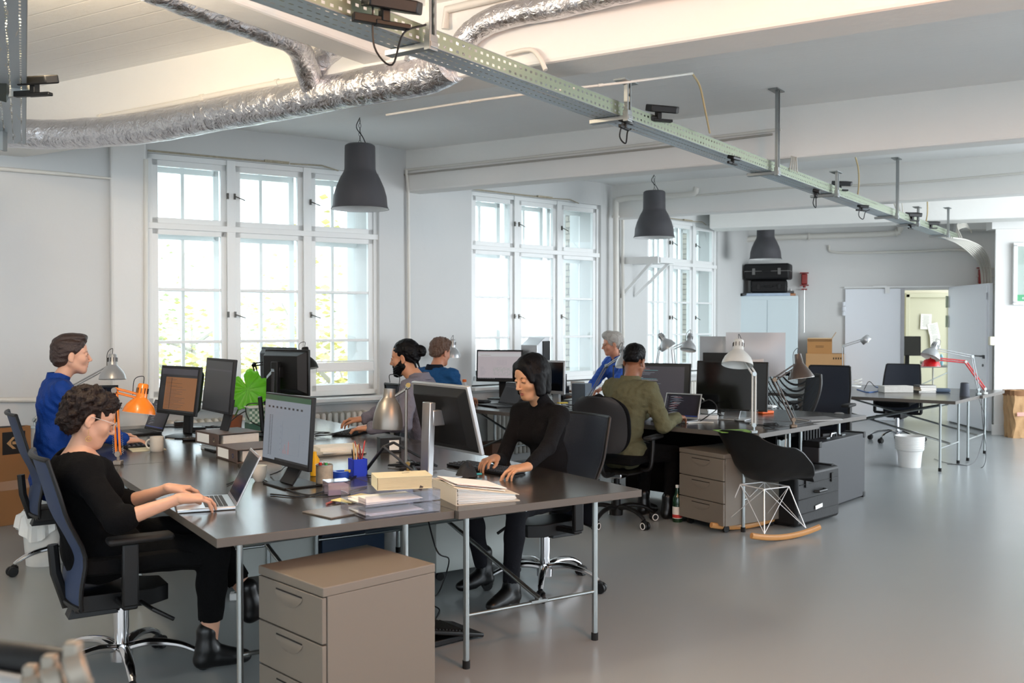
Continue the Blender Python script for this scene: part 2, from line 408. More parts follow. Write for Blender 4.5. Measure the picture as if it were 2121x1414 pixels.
for k, (x, y, r, wd, hg) in enumerate([(1918, 666, 2, .22, .31), (1934, 685, -12, .21, .31), (1937, 707, -4, .2, .29)]):
    p = WD(x, y, 19.72-.01*k)
    t = MB(); t.box((0, 0, 0), (wd, .006, hg))
    t.cur = 1
    for j in range(14): t.box((-.01+.01*((j*7) % 3), -.0045, hg*.4-j*hg*.055), (wd*(.72-.1*((j*5) % 3)), .002, .004))
    o = t.build('notice_sheet', [M_paper, mat('ink_grey', '8f8f8c', .8)], None, smooth=False, loc=p, rot=(0, R(r), 0))
    tag(o, ['white notice sheet at upper left on beige door', 'tilted white notice sheet in the middle on beige door', 'lowest white notice sheet on beige door'][k], 'paper', 'notice sheets on the beige door')

# ------------------------------------------------------------------ ceiling beams
BD = Vector((-.855, .519, 0)).normalized(); BN = Vector((.519, .855, 0)).normalized()
def cbeam(n, far_pt, tl, tr, z0, wdt, label):
    """beam along BD; far_pt = a point on its far bottom edge (or near edge + width)"""
    a, b = far_pt+BD*tl, far_pt-BD*tr
    mb = MB(); a2, b2 = a-BN*wdt, b-BN*wdt
    mb.prism([(a2.x, a2.y), (b2.x, b2.y), (b.x, b.y), (a.x, a.y)], z0, 3.22)
    return struct(mb.build('beam_%d' % n, M_beam, bevel=.018, smooth=False), label)
cbeam(1, Vector((-3.9, 7.62, 0)), .35, 12.5, 2.8, .30, 'nearest ceiling beam, warm lit')
cbeam(2, Vector((-1.015, 9.5, 0))+BN*.22, .35, 9.5, 2.8, .22, 'second ceiling beam')
cbeam(3, Vector((1.416, 11.82, 0))+BN*.22, .6, 7.5, 2.8, .22, 'third ceiling beam')
mb = MB(); a, b = Vector((2.75, 13.62, 0)), Vector((8.4, 11.4, 0)); nn = Vector((-(b-a).y, (b-a).x, 0)).normalized()
mb.prism([(a.x, a.y), (b.x, b.y), ((b+nn*.5).x, (b+nn*.5).y), ((a+nn*.5).x, (a+nn*.5).y)], 2.84, 3.22)
struct(mb.build('beam_4', M_beam, bevel=.018, smooth=False), 'farthest ceiling beam')
# longitudinal girder in the first bay
gd = BN; g0 = Vector((-1.5, 4.29, 0)); gs = Vector((.855, -.519, 0))
mb = MB(); a = g0-gd*4.5; b = g0+gd*1.42
mb.prism([(a.x, a.y), ((a+gs*.2).x, (a+gs*.2).y), ((b+gs*.2).x, (b+gs*.2).y), (b.x, b.y)], 2.95, 3.22)
struct(mb.build('beam_5', M_beam, bevel=.015, smooth=False), 'girder in the nearest ceiling bay')
# coved haunches where beams meet the ceiling at the far right
# enclosing walls out of view keep daylight coming only from openings
mb = MB(); mb.box((9.6, 14.2, 1.6), (.2, 2.2, 3.2))
for y in (-3., 1.4, 5.8, 11.8): mb.box((9.6, y, 1.6), (.2, .6, 3.2))
mb.box((9.6, 5, .3), (.2, 17, .6))
struct(mb.build('wall_side', M_wall, smooth=False), 'side wall with openings')
mb = MB(); mb.box((1, -3.5, .3), (17, .2, .6))
for x in (-7, -1.5, 4, 9.4): mb.box((x, -3.5, 1.6), (.6, .2, 3.2))
struct(mb.build('wall_rear', M_wall, smooth=False), 'rear wall with openings')
mb = MB(); mb.box((-7, 1, 1.6), (.2, 9.4, 3.2)); struct(mb.build('wall_near', M_wall, smooth=False), 'near left wall')
# ------------------------------------------------------------------ furniture materials
M_desk = mat('dark_linoleum_top', '35322f', .2, var=.06, vscale=3, spec=.5)
M_deskedge = mat('desk_edge_band', '57514b', .42)
M_chrome = mat('polished_chrome', 'd8d8da', .12, 1.)
M_zinc = mat('zinc_plated_tube', 'aab0b0', .28, .95)
M_galv = mat('galvanised_steel', '989c9c', .4, .85, var=.15, vscale=14)
M_black = mat('black_plastic', '101011', .45, spec=.35)
M_black2 = mat('soft_black_plastic', '0f0f10', .65)
M_rubber = mat('black_rubber', '0b0b0b', .8)
M_mesh = mat('dark_blue_chair_mesh', '161c2a', .65, bump=.3, bscale=300)
M_mesh_lit = mat('lit_chair_mesh', '2f3e5c', .6, bump=.3, bscale=300)  # dark chair mesh with window light painted in as paler blue
M_fabric = mat('black_upholstery', '0b0b0c', .95, bump=.3, bscale=250, spec=.15)
M_taupe = mat('taupe_sheet_metal', '746c62', .45)
M_grey = mat('grey_paint', '6d6c6a', .5)
M_white = mat('white_plastic', 'e4e4e2', .4)
M_silver = mat('silver_plastic', 'b9bbbd', .32, .6)
M_alu = mat('brushed_aluminium', 'c9cacc', .3, .9)

# ------------------------------------------------------------------ desks
def desktop(fr, u0, u1, v0, v1, label, group, cut=0.):
    t = thing('desk', label, 'desk', fr((u0+u1)/2, (v0+v1)/2, 0), fr.a, group)
    L, D = u1-u0-.004, v1-v0-.004
    mb = MB()
    if cut: mb.prism([(-L/2+cut, -D/2), (L/2, -D/2), (L/2, D/2), (-L/2, D/2), (-L/2, -D/2+cut)], TH-.034, TH)
    else: mb.box((0, 0, TH-.017), (L, D, .034))
    o = mb.build('tabletop', [M_desk, M_deskedge], t, bevel=.002, smooth=False)
    for p in o.data.polygons: p.material_index = 0 if p.normal.z > .5 else 1
    # cross-braced tubular trestle: two legs at each short end joined low by a rail, X brace between
    zt = TH-.036; lx = L/2-.14; ly = D/2-.18
    for sy in (-1, 1):
        for sx in (-1, 1):
            x, y = sx*lx, sy*ly
            l = MB(); l.cyl((x, y, .02), (x, y, zt), .0135, 12); lo = l.build('leg', M_zinc, t)
            f = MB(); f.cyl((x, y, 0), (x, y, .035), .017, 12); f.build('foot_cap', M_rubber, lo)
        f = MB(); f.cyl((-lx, sy*ly, .235), (lx, sy*ly, .235), .009, 10); f.box((.03, sy*ly, .24), (.09, .02, .012)); f.build('end_rail', M_zinc, t)
        f = MB(); f.beam((-lx, sy*ly, zt-.012), (lx, sy*ly, zt-.012), .02, .02); f.build('top_rail', M_zinc, t)
    for s in (-1, 1):
        f = MB(); f.cyl((.04*s, -ly*s, .245), (.04*s, ly*s, zt-.03), .011, 10); f.build('cross_brace', M_zinc, t)
    return t
G1 = 'desks of the nearest cluster'; G2 = 'desks of the middle cluster'; G3 = 'desks of the far cluster'
desktop(GA, 0, 1.0, 0, 2.14, 'dark desk with silver laptop and black woman-worn chair side, nearest front left of cluster', G1)['label'] = 'nearest dark desk, silver open laptop on its left front corner'
desktop(GA, 1.0, 2.0, -.03, 2.11, 'dark desk with white lever binder on its front edge, in front of short-haired woman', G1)
desktop(GA, 0, 1.0, 2.14, 4.28, 'dark desk by left window with two monitors and white mug', G1)
desktop(GA, 1.0, 2.0, 2.11, 4.25, 'dark desk with keyboard of bearded man, beside first window', G1)
desktop(GB, 0, .96, 0, 2.1, 'dark desk with green mouse pad and white lamp on its corner', G2, cut=.05)
desktop(GB, .98, 1.94, .06, 2.16, 'dark desk with grey tablet on its front end', G2)
desktop(GB, 0, .96, 2.1, 3.62, 'dark desk in front of the man in denim shirt', G2)
desktop(GB, .98, 1.94, 2.16, 3.7, 'dark desk in front of the grey-haired man by second window', G2)
desktop(GC, 0, 1.0, 0, 2.1, 'dark desk with black cylindrical speaker, near side of the far cluster', G3)
desktop(GC, 1.0, 2.05, -.03, 2.1, 'dark desk with books and white box, rear side of the far cluster', G3)

# ------------------------------------------------------------------ office chairs
def chair_base(t, zs, r=.32, mleg=M_chrome, rot=20., cast=M_black, ring=None, col=M_chrome):
    c = MB(); c.cyl((0, 0, .07), (0, 0, .20), .03, 16); c.cyl((0, 0, .2), (0, 0, zs), .022, 14); c.cyl((0, 0, .2), (0, 0, .3), .032, 16); c.build('gas_column', col, t)
    h = MB(); h.lathe([(.0, .06), (.045, .065), (.048, .12), (.03, .14), (0, .14)], 20); h.build('hub', mleg, t)
    for k in range(5):
        a = R(rot+72*k); d = Vector((cos(a), sin(a), 0)); s = Vector((-sin(a), cos(a), 0))
        l = MB(); pts = bez([(d.x*q*r, d.y*q*r, z) for q, z in ((.05, .118), (.35, .135), (.7, .12), (.92, .09), (1.0, .072))], 5)
        l.tube(pts, [.026-.012*i/(len(pts)-1) for i in range(len(pts))], 10, flat=.75)
        lo = l.build('leg', mleg, t)
        w = MB()
        for q in (-1, 1):
            cc = d*(r+.012)+s*q*.016; w.lathe([(.001, -.011), (.028, -.011), (.031, -.004), (.031, .004), (.028, .011), (.001, .011)], 16, M=T(cc.x, cc.y, .031) @ RZ(math.degrees(a)) @ RX(90))
        w.lathe([(0, .03), (.026, .03), (.024, .058), (.012, .07), (0, .07)], 12, c=(d.x*r, d.y*r, 0))
        w.build('caster', cast, lo)
        if ring:
            g = MB()
            for q in (-1, 1):
                cc = d*(r+.012)+s*q*.0285; g.lathe([(.02, -.001), (.026, -.001), (.026, .001), (.02, .001)], 16, M=T(cc.x, cc.y, .031) @ RZ(math.degrees(a)) @ RX(90), close=True)
            g.build('caster_ring', ring, lo)
def mesh_chair(label, loc, rz, rot=20., sh=.46, bh=.50, blue=False, tilt=8, group='high-backed mesh office chairs', r=.33):
    """chair facing +X"""
    t = thing('office_chair', label, 'chair', loc, rz, group)
    chair_base(t, sh-.1, r, rot=rot)
    m = MB(); m.prism([(-.2, -.1), (.1, -.13), (.18, -.08), (.18, .08), (.1, .13), (-.2, .1)], sh-.14, sh-.07); m.box((-.12, 0, sh-.15), (.2, .1, .05), taper=.8); m.tube([(.05, -.1, sh-.12), (.08, -.24, sh-.13), (.16, -.26, sh-.18)], .01, 6); m.build('tilt_mechanism', M_black, t, bevel=.012)
    s = MB()
    def seat(a, b):
        x = -.19+.49*a; y = (-1+2*b)*.245*(1-.12*a*a-.1*(1-a)**3)
        return (x, y, sh+.02-.05*max(0, a-.72)**1.3*6*.5-.012*cos((b-.5)*pi)*sin(a*pi)+.012*abs(b-.5)*2)
    s.grid(seat, 12, 10, -.075); s.build('seat', M_fabric, t, subsurf=1)
    B = MB(); th = R(tilt); z0 = sh-.10
    def bk(a, b):
        yy = (-1+2*b); h = a*(bh+.12); wdt = .205+.03*sin(a*pi*.9)-.01*a
        x = -.195-.035*(1-yy*yy)*.9+ -h*math.tan(th)*.75+.05*exp_(-((a-.36)/.2)**2)-.04*max(0, a-.75)*2
        return (x, yy*wdt, z0+h)
    B.grid(bk, 18, 10, .012); B.build('backrest', M_mesh_lit if blue else M_mesh, t, subsurf=1)  # blue picks the mesh colour with light painted in
    F = MB()
    for sd in (0, 1): F.tube([Vector(bk(i/14, sd)) for i in range(15)], .013, 8, flat=.7)
    F.tube([Vector(bk(1, j/8)) for j in range(9)], .011, 8); F.tube([Vector(bk(0, j/8)) for j in range(9)], .012, 8)
    F.tube([(-.12, 0, sh-.11), (-.22, 0, sh-.12), (-.26, 0, sh+.02), (-.27, 0, sh+.14)], .022, 8)
    F.build('back_frame', M_black, t)
    for sd in (-1, 1):
        A = MB(); A.beam((-.02, sd*.285, sh-.09), (-.02, sd*.285, sh+.17), .03, .065, up=(1, 0, 0)); A.beam((-.02, sd*.29, sh-.09), (-.02, sd*.12, sh-.1), .06, .03)
        ao = A.build('armrest', M_black, t, bevel=.008)
        P = MB(); P.box((.02, sd*.285, sh+.185), (.26, .085, .028)); P.build('arm_pad', M_black2, ao, bevel=.012)
    return t
def exp_(x): return math.exp(x)
# hubs on the floor
chA = mesh_chair('mesh office chair under the woman in black at the nearest desk', (-1.70, 4.22, 0), 33, rot=-22, tilt=12, blue=True)
chB = dup(chA, (-2.78, 6.10, 0), 33, 'mesh office chair with blue-lit back, under the woman in blue blouse')
chC = dup(chA, (.19, 5.63, 0), 214, 'mesh office chair on chrome base under the woman in black turtleneck')
chD = dup(chA, GA(2.28, 3.25), 214, 'mesh office chair under the bearded man')
chE = dup(chA, (3.12, 9.85, 0), 236, 'empty mesh office chair standing behind the brown lamp')
chE.scale = (1, 1, 1.1)
chF = dup(chA, W(1858, 914), 236, 'empty mesh office chair behind the far desks, in front of the white door')
chG = dup(chA, GB(-.30, 3.2), 47, 'mesh office chair under the man in denim shirt')
chH = dup(chA, GB(2.30, 3.05), 228, 'mesh office chair under the grey-haired man')
for r_ in (chC, chD, chE, chF, chG, chH):
    for c_ in r_.children:
        if c_.name.startswith('backrest'): c_.material_slots[0].link = 'OBJECT'; c_.material_slots[0].material = M_mesh
# padded task chair of the man in green
def task_chair():
    t = thing('task_chair', 'black padded task chair with rounded back under the man in olive shirt', 'chair', (.80, 7.42, 0), 60)
    sh = .47; chair_base(t, sh-.08, .3, M_black, 30, M_black, M_white, M_black)
    s = MB(); s.grid(lambda a, b: (-.22+.47*a, (2*b-1)*.24*(1-.15*abs(2*a-1)**3), sh+.01-.03*(2*b-1)**2*.4-.03*max(0, a-.7)), 10, 10, -.07); s.build('seat', M_fabric, t, subsurf=1)
    s = MB(); s.grid(lambda a, b: (-.22+.47*a, (2*b-1)*.225*(1-.15*abs(2*a-1)**3), sh-.062), 8, 8, -.012); s.build('seat_shell', M_black, t)
    def bk(a, b):
        z = a*.43; y = (2*b-1)
        w = .225*sqrt(max(.02, 1-abs((a-.47)/.56)**3.2))
        return (-.30+.05*y*y-.07*a+.03*sin(a*pi), y*w, sh+.10+z)
    B = MB(); B.grid(bk, 20, 14, .055); B.build('backrest', M_fabric, t, subsurf=1)
    B = MB(); B.grid(lambda a, b: (lambda p: (p[0]-.058, p[1]*.97, p[2]))(bk(.02+.96*a, b)), 20, 14, .012); B.build('back_shell', mat('charcoal_shell', '1d1d20', .6), t)
    U = MB(); pts = bez([(-.16, -.06, sh-.06), (-.36, -.065, sh-.05), (-.435, -.065, sh+.06), (-.465, -.065, sh+.31), (-.465, 0, sh+.33), (-.465, .065, sh+.31), (-.435, .065, sh+.06), (-.36, .065, sh-.05), (-.16, .06, sh-.06)], 5); U.tube(pts, .017, 8); U.build('back_bracket', M_black, t)
    m = MB(); m.box((0, 0, sh-.09), (.2, .16, .05)); m.build('tilt_mechanism', M_chrome, t, bevel=.01)
    for sd in (-1, 1):
        A = MB(); A.tube(bez([(.0, sd*.2, sh-.05), (.0, sd*.27, sh-.03), (.01, sd*.285, sh+.08), (.02, sd*.285, sh+.19)], 4), .016, 8); ao = A.build('armrest', M_black, t)
        P = MB(); P.box((.03, sd*.285, sh+.20), (.26, .075, .03)); P.build('arm_pad', M_black2, ao, bevel=.014)
task_chair()
# pellicle-backed chair
def net_chair():
    t = thing('ergonomic_chair', 'empty chair with curved black net back behind the large black screen', 'chair', GB(1.94+.42, 1.15), 223)
    sh = .46; chair_base(t, sh-.08, .32, M_black2, 0)
    s = MB(); s.grid(lambda a, b: (-.22+.46*a, (2*b-1)*.24, sh-.02*math.cos((2*b-1)*1.5)-.05*max(0, a-.75)), 8, 8, -.03); s.build('seat', M_fabric, t)
    def bk(a, b):
        y = 2*b-1; w = .16+.14*sin(min(1, a*1.15)*pi*.5)-.05*max(0, a-.8)
        return (-.28-.10*a+.06*y*y, y*w, sh+.04+.52*a)
    nm = M_perf_net
    B = MB(); B.grid(bk, 20, 20, 0); o = B.build('backrest', nm, t)
    F = MB(); ring = [bk(a/12, 0) for a in range(13)]+[bk(1, b/10) for b in range(1, 11)]+[bk(1-a/12, 1) for a in range(1, 13)]+[bk(0, 1-b/10) for b in range(1, 10)]
    F.tube(ring+[ring[0]], .02, 8, caps=False); F.tube([(-.1, 0, sh-.05), (-.3, 0, sh-.03), (-.38, 0, sh+.25)], .025, 8); F.build('back_frame', M_black, t)
    for sd in (-1, 1):
        A = MB(); A.tube([(-.25, sd*.2, sh-.03), (-.22, sd*.29, sh+.12), (.0, sd*.29, sh+.18)], .016, 8); ao = A.build('armrest', M_black, t); P = MB(); P.box((.05, sd*.29, sh+.2), (.22, .08, .03)); P.build('arm_pad', M_black2, ao, bevel=.01)
def perf_mat(name, col, sx, sy, hx, hy, metal=.85, rough=.4, axis='UV'):
    """sheet with a regular grid of real (see-through) perforations in UV metres"""
    m = bpy.data.materials.new(name); m.use_nodes = True; nt = m.node_tree; N = nt.nodes; L = nt.links
    b = N['Principled BSDF']; b.inputs['Base Color'].default_value = (*srgb(col), 1); b.inputs['Metallic'].default_value = metal; b.inputs['Roughness'].default_value = rough
    tc = N.new('ShaderNodeTexCoord'); sp = N.new('ShaderNodeSeparateXYZ'); L.new(tc.outputs[axis], sp.inputs[0])
    outs = []
    for k, (s, h) in enumerate(((sx, hx), (sy, hy))):
        a = N.new('ShaderNodeMath'); a.operation = 'DIVIDE'; a.inputs[1].default_value = s; L.new(sp.outputs[k], a.inputs[0])
        f = N.new('ShaderNodeMath'); f.operation = 'FRACT'; L.new(a.outputs[0], f.inputs[0])
        g = N.new('ShaderNodeMath'); g.operation = 'SUBTRACT'; g.inputs[1].default_value = .5; L.new(f.outputs[0], g.inputs[0])
        q = N.new('ShaderNodeMath'); q.operation = 'ABSOLUTE'; L.new(g.outputs[0], q.inputs[0])
        c = N.new('ShaderNodeMath'); c.operation = 'LESS_THAN'; c.inputs[1].default_value = h/s/2; L.new(q.outputs[0], c.inputs[0]); outs.append(c)
    mu = N.new('ShaderNodeMath'); mu.operation = 'MULTIPLY'; L.new(outs[0].outputs[0], mu.inputs[0]); L.new(outs[1].outputs[0], mu.inputs[1])
    inv = N.new('ShaderNodeMath'); inv.operation = 'SUBTRACT'; inv.inputs[0].default_value = 1; L.new(mu.outputs[0], inv.inputs[1]); L.new(inv.outputs[0], b.inputs['Alpha'])
    return m
M_perf_net = perf_mat('black_net', '141416', .012, .009, .008, .005, 0, .6, 'Object')
net_chair()
# moulded armchair on wire base with wooden rockers
def rocker():
    t = thing('rocking_armchair', 'black moulded shell rocking chair on white wire base and wooden rockers', 'rocking chair', (1.84, 7.03, 0), 30)
    sh = .40
    rows = [  # (x, z) spine from front lip to top of back ; half width ; side rise
        (.27, sh-.02, .20, .00), (.22, sh+.01, .235, .01), (.10, sh-.005, .275, .05), (-.02, sh-.02, .295, .15), (-.12, sh+.0, .305, .22), (-.19, sh+.07, .305, .19), (-.23, sh+.16, .285, .11), (-.255, sh+.25, .25, .05), (-.275, sh+.33, .21, .012), (-.285, sh+.365, .16, -.01)]
    def sf(a, b):
        i = a*(len(rows)-1); k = min(int(i), len(rows)-2); f = i-k; f = f*f*(3-2*f) if False else f
        p = [rows[k][j]*(1-f)+rows[k+1][j]*f for j in range(4)]; y = 2*b-1
        ry = abs(y)**2.6
        arm = max(0, min(1, (a-.12)/.2))*max(0, min(1, (.86-a)/.3))
        return (p[0]+ry*.16*arm*(1-a*.35)+.03*y*y*(a > .7)*0, y*p[2]*(1+.13*ry*arm), p[1]+p[3]*ry*1.05+.03*ry*(1-arm)*0)
    S = MB(); S.grid(sf, 27, 24, .008); S.build('shell', mat('black_moulded_plastic', '0a0a0b', .45), t, subsurf=1)
    wr = MB(); zt = sh-.045; C = {}
    for sx in (-1, 1):
        for sy in (-1, 1): C[sx, sy] = ((.12*sx-.02, .12*sy, zt), (.20*sx-.02, .205*sy, .065))
    q = [C[1, 1][0], C[1, -1][0], C[-1, -1][0], C[-1, 1][0], C[1, 1][0]]
    wr.tube(q, .005, 6)
    for k in C: wr.tube([C[k][0], C[k][1]], .004, 6)
    for sy in (-1, 1):
        wr.tube([C[1, sy][1], C[-1, sy][0]], .0025, 6); wr.tube([C[-1, sy][1], C[1, sy][0]], .0025, 6)
        wr.tube([C[1, sy][1], C[1, -sy][0]], .0025, 6); wr.tube([C[-1, sy][1], C[-1, -sy][0]], .0025, 6)
    wr.build('wire_base', mat('white_wire', 'e8e8e8', .3, .3), t)
    for sy in (-1, 1):
        rk = MB(); n = 18; pts = []
        for i in range(n+1):
            x = -.34+.66*i/n; pts.append((x, .205*sy, .022+.34*(x+.0)**2*1.1*(1 if x < 0 else .9)))
        rk.tube(pts, .017, 8, flat=1.25); rk.build('rocker', mat('light_birch', 'c08a50', .4, var=.12, vscale=30, stretch=(1, 8, 8)), t)
rocker()
# ------------------------------------------------------------------ drawer pedestals
def pedestal(label, loc, rz, w, d, h, nd=3):
    t = thing('drawer_pedestal', label, 'drawer cabinet', loc, rz, 'taupe drawer pedestals on casters')
    c = MB(); z0 = .055; c.box((-.01, 0, z0+(h-z0-.035)/2), (d-.02, w, h-z0-.035)); c.build('carcass', M_taupe, t, bevel=.003, smooth=False)
    c = MB(); c.box((0, 0, h-.0175), (d, w+.004, .034)); c.build('top_panel', M_taupe, t, bevel=.004, smooth=False)
    fh = (h-.035-z0)/nd
    for k in range(nd):
        zc = z0+fh*(k+.5); f = MB(); f.box((d/2-.008, 0, zc), (.018, w-.004, fh-.006)); fo = f.build('drawer_front', M_taupe, t, bevel=.003, smooth=False)
        g = MB(); g.grid(lambda a, b: (d/2+.0015+.004*sin(a*pi), (2*b-1)*w*.21*(1-.75*a*a), zc+fh*.33-.05*a), 6, 10, .004); g.build('grip', M_taupe, fo)
        g = MB(); g.box((d/2+.0022, 0, zc+fh*.34), (.002, w*.4, .005)); g.build('grip_slot', M_rubber, fo, smooth=False)
    for sx in (-1, 1):
        for sy in (-1, 1):
            w_ = MB(); w_.lathe([(.0, -.012), (.027, -.012), (.027, .012), (0, .012)], 14, M=T(sx*(d/2-.07), sy*(w/2-.05), .027) @ RX(90)); w_.build('caster', M_black, t)
# near pedestal: top corners seen at (640,1228) front, (560,1172) left, (880,1178) right, (820,1130) back
hA = .60
q0, q1, q2 = W(642, 1222, hA), W(560, 1166, hA), W(879, 1170, hA)
rzA = math.degrees(atan2((q0-q2).y, (q0-q2).x)); wA = (q0-q1).length; dA = (q2-q0).length
cA = (q1+q2)/2
pedestal('large taupe drawer pedestal in the foreground below the nearest desk', (cA.x, cA.y, 0), rzA, wA, dA, hA)
hB = .58
r0, r1 = W(1499, 941, hB), W(1407, 926, hB)
axw = (r0-r1).normalized(); rzB = math.degrees(atan2(axw.y, axw.x))-90
dpt = Vector((-axw.y, axw.x, 0)); wB = (r0-r1).length; cB = (r0+r1)/2+dpt*.30
pedestal('taupe three-drawer pedestal under the middle desk behind the rocking chair', (cB.x, cB.y, 0), rzB, wB, .60, hB)
#print('ped', wA, dA, rzA, wB, rzB)
# ------------------------------------------------------------------ foil wrapped duct
M_foil = bpy.data.materials.new('crumpled_foil'); M_foil.use_nodes = True
def _foil():
    nt = M_foil.node_tree; N = nt.nodes; L = nt.links; b = N['Principled BSDF']
    b.inputs['Base Color'].default_value = (.70, .70, .73, 1); b.inputs['Metallic'].default_value = 1; b.inputs['Roughness'].default_value = .27
    tc = N.new('ShaderNodeTexCoord'); n = N.new('ShaderNodeTexNoise'); n.inputs['Scale'].default_value = 24; n.inputs['Detail'].default_value = 8; n.inputs['Distortion'].default_value = 1.6
    v = N.new('ShaderNodeTexVoronoi'); v.inputs['Scale'].default_value = 12
    L.new(tc.outputs['Object'], n.inputs['Vector']); L.new(tc.outputs['Object'], v.inputs['Vector'])
    a = N.new('ShaderNodeMath'); a.operation = 'ADD'; L.new(n.outputs[0], a.inputs[0]); L.new(v.outputs[0], a.inputs[1])
    bp = N.new('ShaderNodeBump'); bp.inputs['Strength'].default_value = .6; bp.inputs['Distance'].default_value = .02
    L.new(a.outputs[0], bp.inputs['Height']); L.new(bp.outputs[0], b.inputs['Normal'])
_foil()
def rtube(mb, pts, r, seg=22, n=6, wob=.012):
    P = bez(pts, n); rs = [r+random.uniform(-wob, wob)*r*4 for _ in P]
    mb.tube(P, rs, seg)
duct = thing('ventilation_duct', 'silver foil-wrapped duct along the nearest ceiling beam with branches', 'duct', (0, 0, 0))
D0 = [WD(-160, 262, 6.9), WD(48, 277, 6.75), WD(158, 277, 6.66), WD(300, 264, 6.36), WD(450, 237, 6.0), WD(600, 209, 5.70), WD(760, 178, 5.40), WD(880, 156, 5.2), WD(935, 130, 5.06)]
mb = MB(); rtube(mb, D0, .102, wob=.006); mb.build('main_duct', M_foil, duct)
mb = MB(); rtube(mb, [WD(905, 150, 5.12), WD(950, 100, 5.0), WD(985, 62, 4.95), WD(1040, 35, 4.85), WD(1150, 12, 4.7), WD(1300, -22, 4.45), WD(1600, -90, 4.0)], .062); mb.build('branch_duct', M_foil, duct)
mb = MB(); rtube(mb, [WD(300, -30, 4.45), WD(430, 22, 4.75), WD(560, 68, 5.08), WD(612, 92, 5.25), WD(635, 140, 5.45), WD(655, 205, 5.6)], .068); mb.build('branch_duct', M_foil, duct)
mb = MB(); rtube(mb, [WD(700, 95, 5.5), WD(672, 120, 5.55), WD(655, 150, 5.6)], .075); mb.build('branch_duct', M_foil, duct)
mb = MB(); rtube(mb, [WD(862, 60, 5.2), WD(862, 110, 5.2), WD(852, 150, 5.25)], .058); mb.build('branch_duct', M_foil, duct)

# ------------------------------------------------------------------ perforated cable trays
M_side = perf_mat('perforated_tray_side', '9aa48f', .042, .034, .017, .011)
M_bot = perf_mat('perforated_tray_bottom', 'aab6be', .042, .045, .022, .007, metal=.35)  # same steel made paler and bluer: light from below put into the colour
def tray(name, label, p, q, w, h, zb):
    p, q = Vector((p[0], p[1], 0)), Vector((q[0], q[1], 0)); L = (q-p).length; ang = math.degrees(atan2((q-p).y, (q-p).x))
    t = thing(name, label, 'cable tray', (p.x, p.y, 0), ang)
    def strip(nm, mt, fn, wd):
        m = MB(); n = max(2, int(L/1.0)); vs = []; uv = []; fs = []
        for i in range(n+1):
            x = L*i/n
            for j in (0, 1): vs.append(fn(x, j)); uv.append((x, j*wd+(.0 if nm != 'tray_side' else 0)))
        for i in range(n): fs.append((2*i, 2*i+2, 2*i+3, 2*i+1))
        m._add(vs, fs); m.uv = uv; return m.build(nm, mt, t, smooth=False)
    strip('tray_bottom', M_bot, lambda x, j: (x, -w/2+w*j, zb), w)
    for s in (-1, 1): strip('tray_side', M_side, lambda x, j: (x, s*w/2, zb+h*j), h)
    m = MB()
    for s in (-1, 1): m.box((L/2, s*(w/2-.004), zb+h), (L, .01, .003)); m.box((L/2, s*w/2, zb+.001), (L, .003, .004))
    m.build('folded_lip', M_galv, t, smooth=False)
    m = MB()
    for k in range(4):
        y = -w*.3+w*.2*k; m.tube([(x*L/30, y+.012*sin(x*1.7+k), zb+.012+.008*sin(x+k*2)) for x in range(31)], .006, 6)
    m.build('cable', mat('grey_cable', 'b5b2aa', .5), t)
    return t
TD = Vector((.568, .823, 0)); TP = Vector((-.35, 3.83, 0)); TN = Vector((.823, -.568, 0))
zt = 2.62
tr = tray('cable_tray', 'long perforated galvanised cable tray running towards the far wall', tuple((TP-TD*3.2-TN*.075)[:2]), tuple((TP+TD*10.9-TN*.075)[:2]), .15, .072, zt)
tr2 = tray('cable_tray', 'short perforated cable tray seen from below at upper left corner', (-1.25, 2.35), (-3.05, 5.95), .17, .06, zt)
M_slot = perf_mat('slotted_channel', '8a8f8e', .03, .042, .018, .028)
def hanger(x, top, label, grp='slotted hangers of the long cable tray'):
    d = ray(x, 668); k = d.x/d.y; Y = (TP.x-TP.y*TD.x/TD.y-0)/(k-TD.x/TD.y)
    p = Vector((k*Y, Y, 0))+TN*.03
    t = thing('tray_hanger', label, 'hanger', p, math.degrees(atan2(TD.y, TD.x)), grp)
    m = MB(); hw = .021; hd = .02; z0 = zt-.035
    def wallq(a, b): 
        o = len(m.v); m.v += [(a[0], a[1], z0), (b[0], b[1], z0), (b[0], b[1], top), (a[0], a[1], top)]; m.f.append((o, o+1, o+2, o+3)); m.mi.append(0)
        L = (Vector(a)-Vector(b)).length; m.uv = (m.uv or [])+[(.0+(.03-L)/2, z0), (L+(.03-L)/2, z0), (L+(.03-L)/2, top), ((.03-L)/2, top)]
    wallq((-hw, 0), (hw, 0)); m.build('channel_web', M_slot, t, smooth=False)
    m = MB(); 
    for s in (-1, 1): m.box((s*hw, -hd/2, (z0+top)/2), (.003, hd, top-z0)); m.box((s*(hw-.006), -hd, (z0+top)/2), (.012, .003, top-z0))
    m.build('channel_flange', M_galv, t, smooth=False)
    m = MB(); m.box((0, .09, zt-.014), (.045, .24, .022)); m.box((0, -.01, zt-.005), (.05, .03, .06)); m.build('support_arm', M_galv, t, bevel=.002, smooth=False)
    m = MB(); m.box((0, 0, top-.005), (.15, .07, .008)); m.build('ceiling_plate', M_galv, t, smooth=False)
    return t
for x, top, lb in ((877, 3.2, 'slotted hanger nearest the camera, left of the foil duct bend'), (1285, 2.8, 'slotted tray hanger fixed under the nearest beam'), (1597, 3.2, 'long slotted tray hanger with top plate on the ceiling, above green-shirted man'), (1722, 2.8, 'slotted tray hanger under the second beam'), (1848, 3.2, 'long slotted hanger with top plate between second and third beam'), (1892, 2.8, 'slotted hanger under the third beam behind a black clamp'), (1955, 2.95, 'slotted tray hanger nearest the far wall')):
    hanger(x, top, lb)
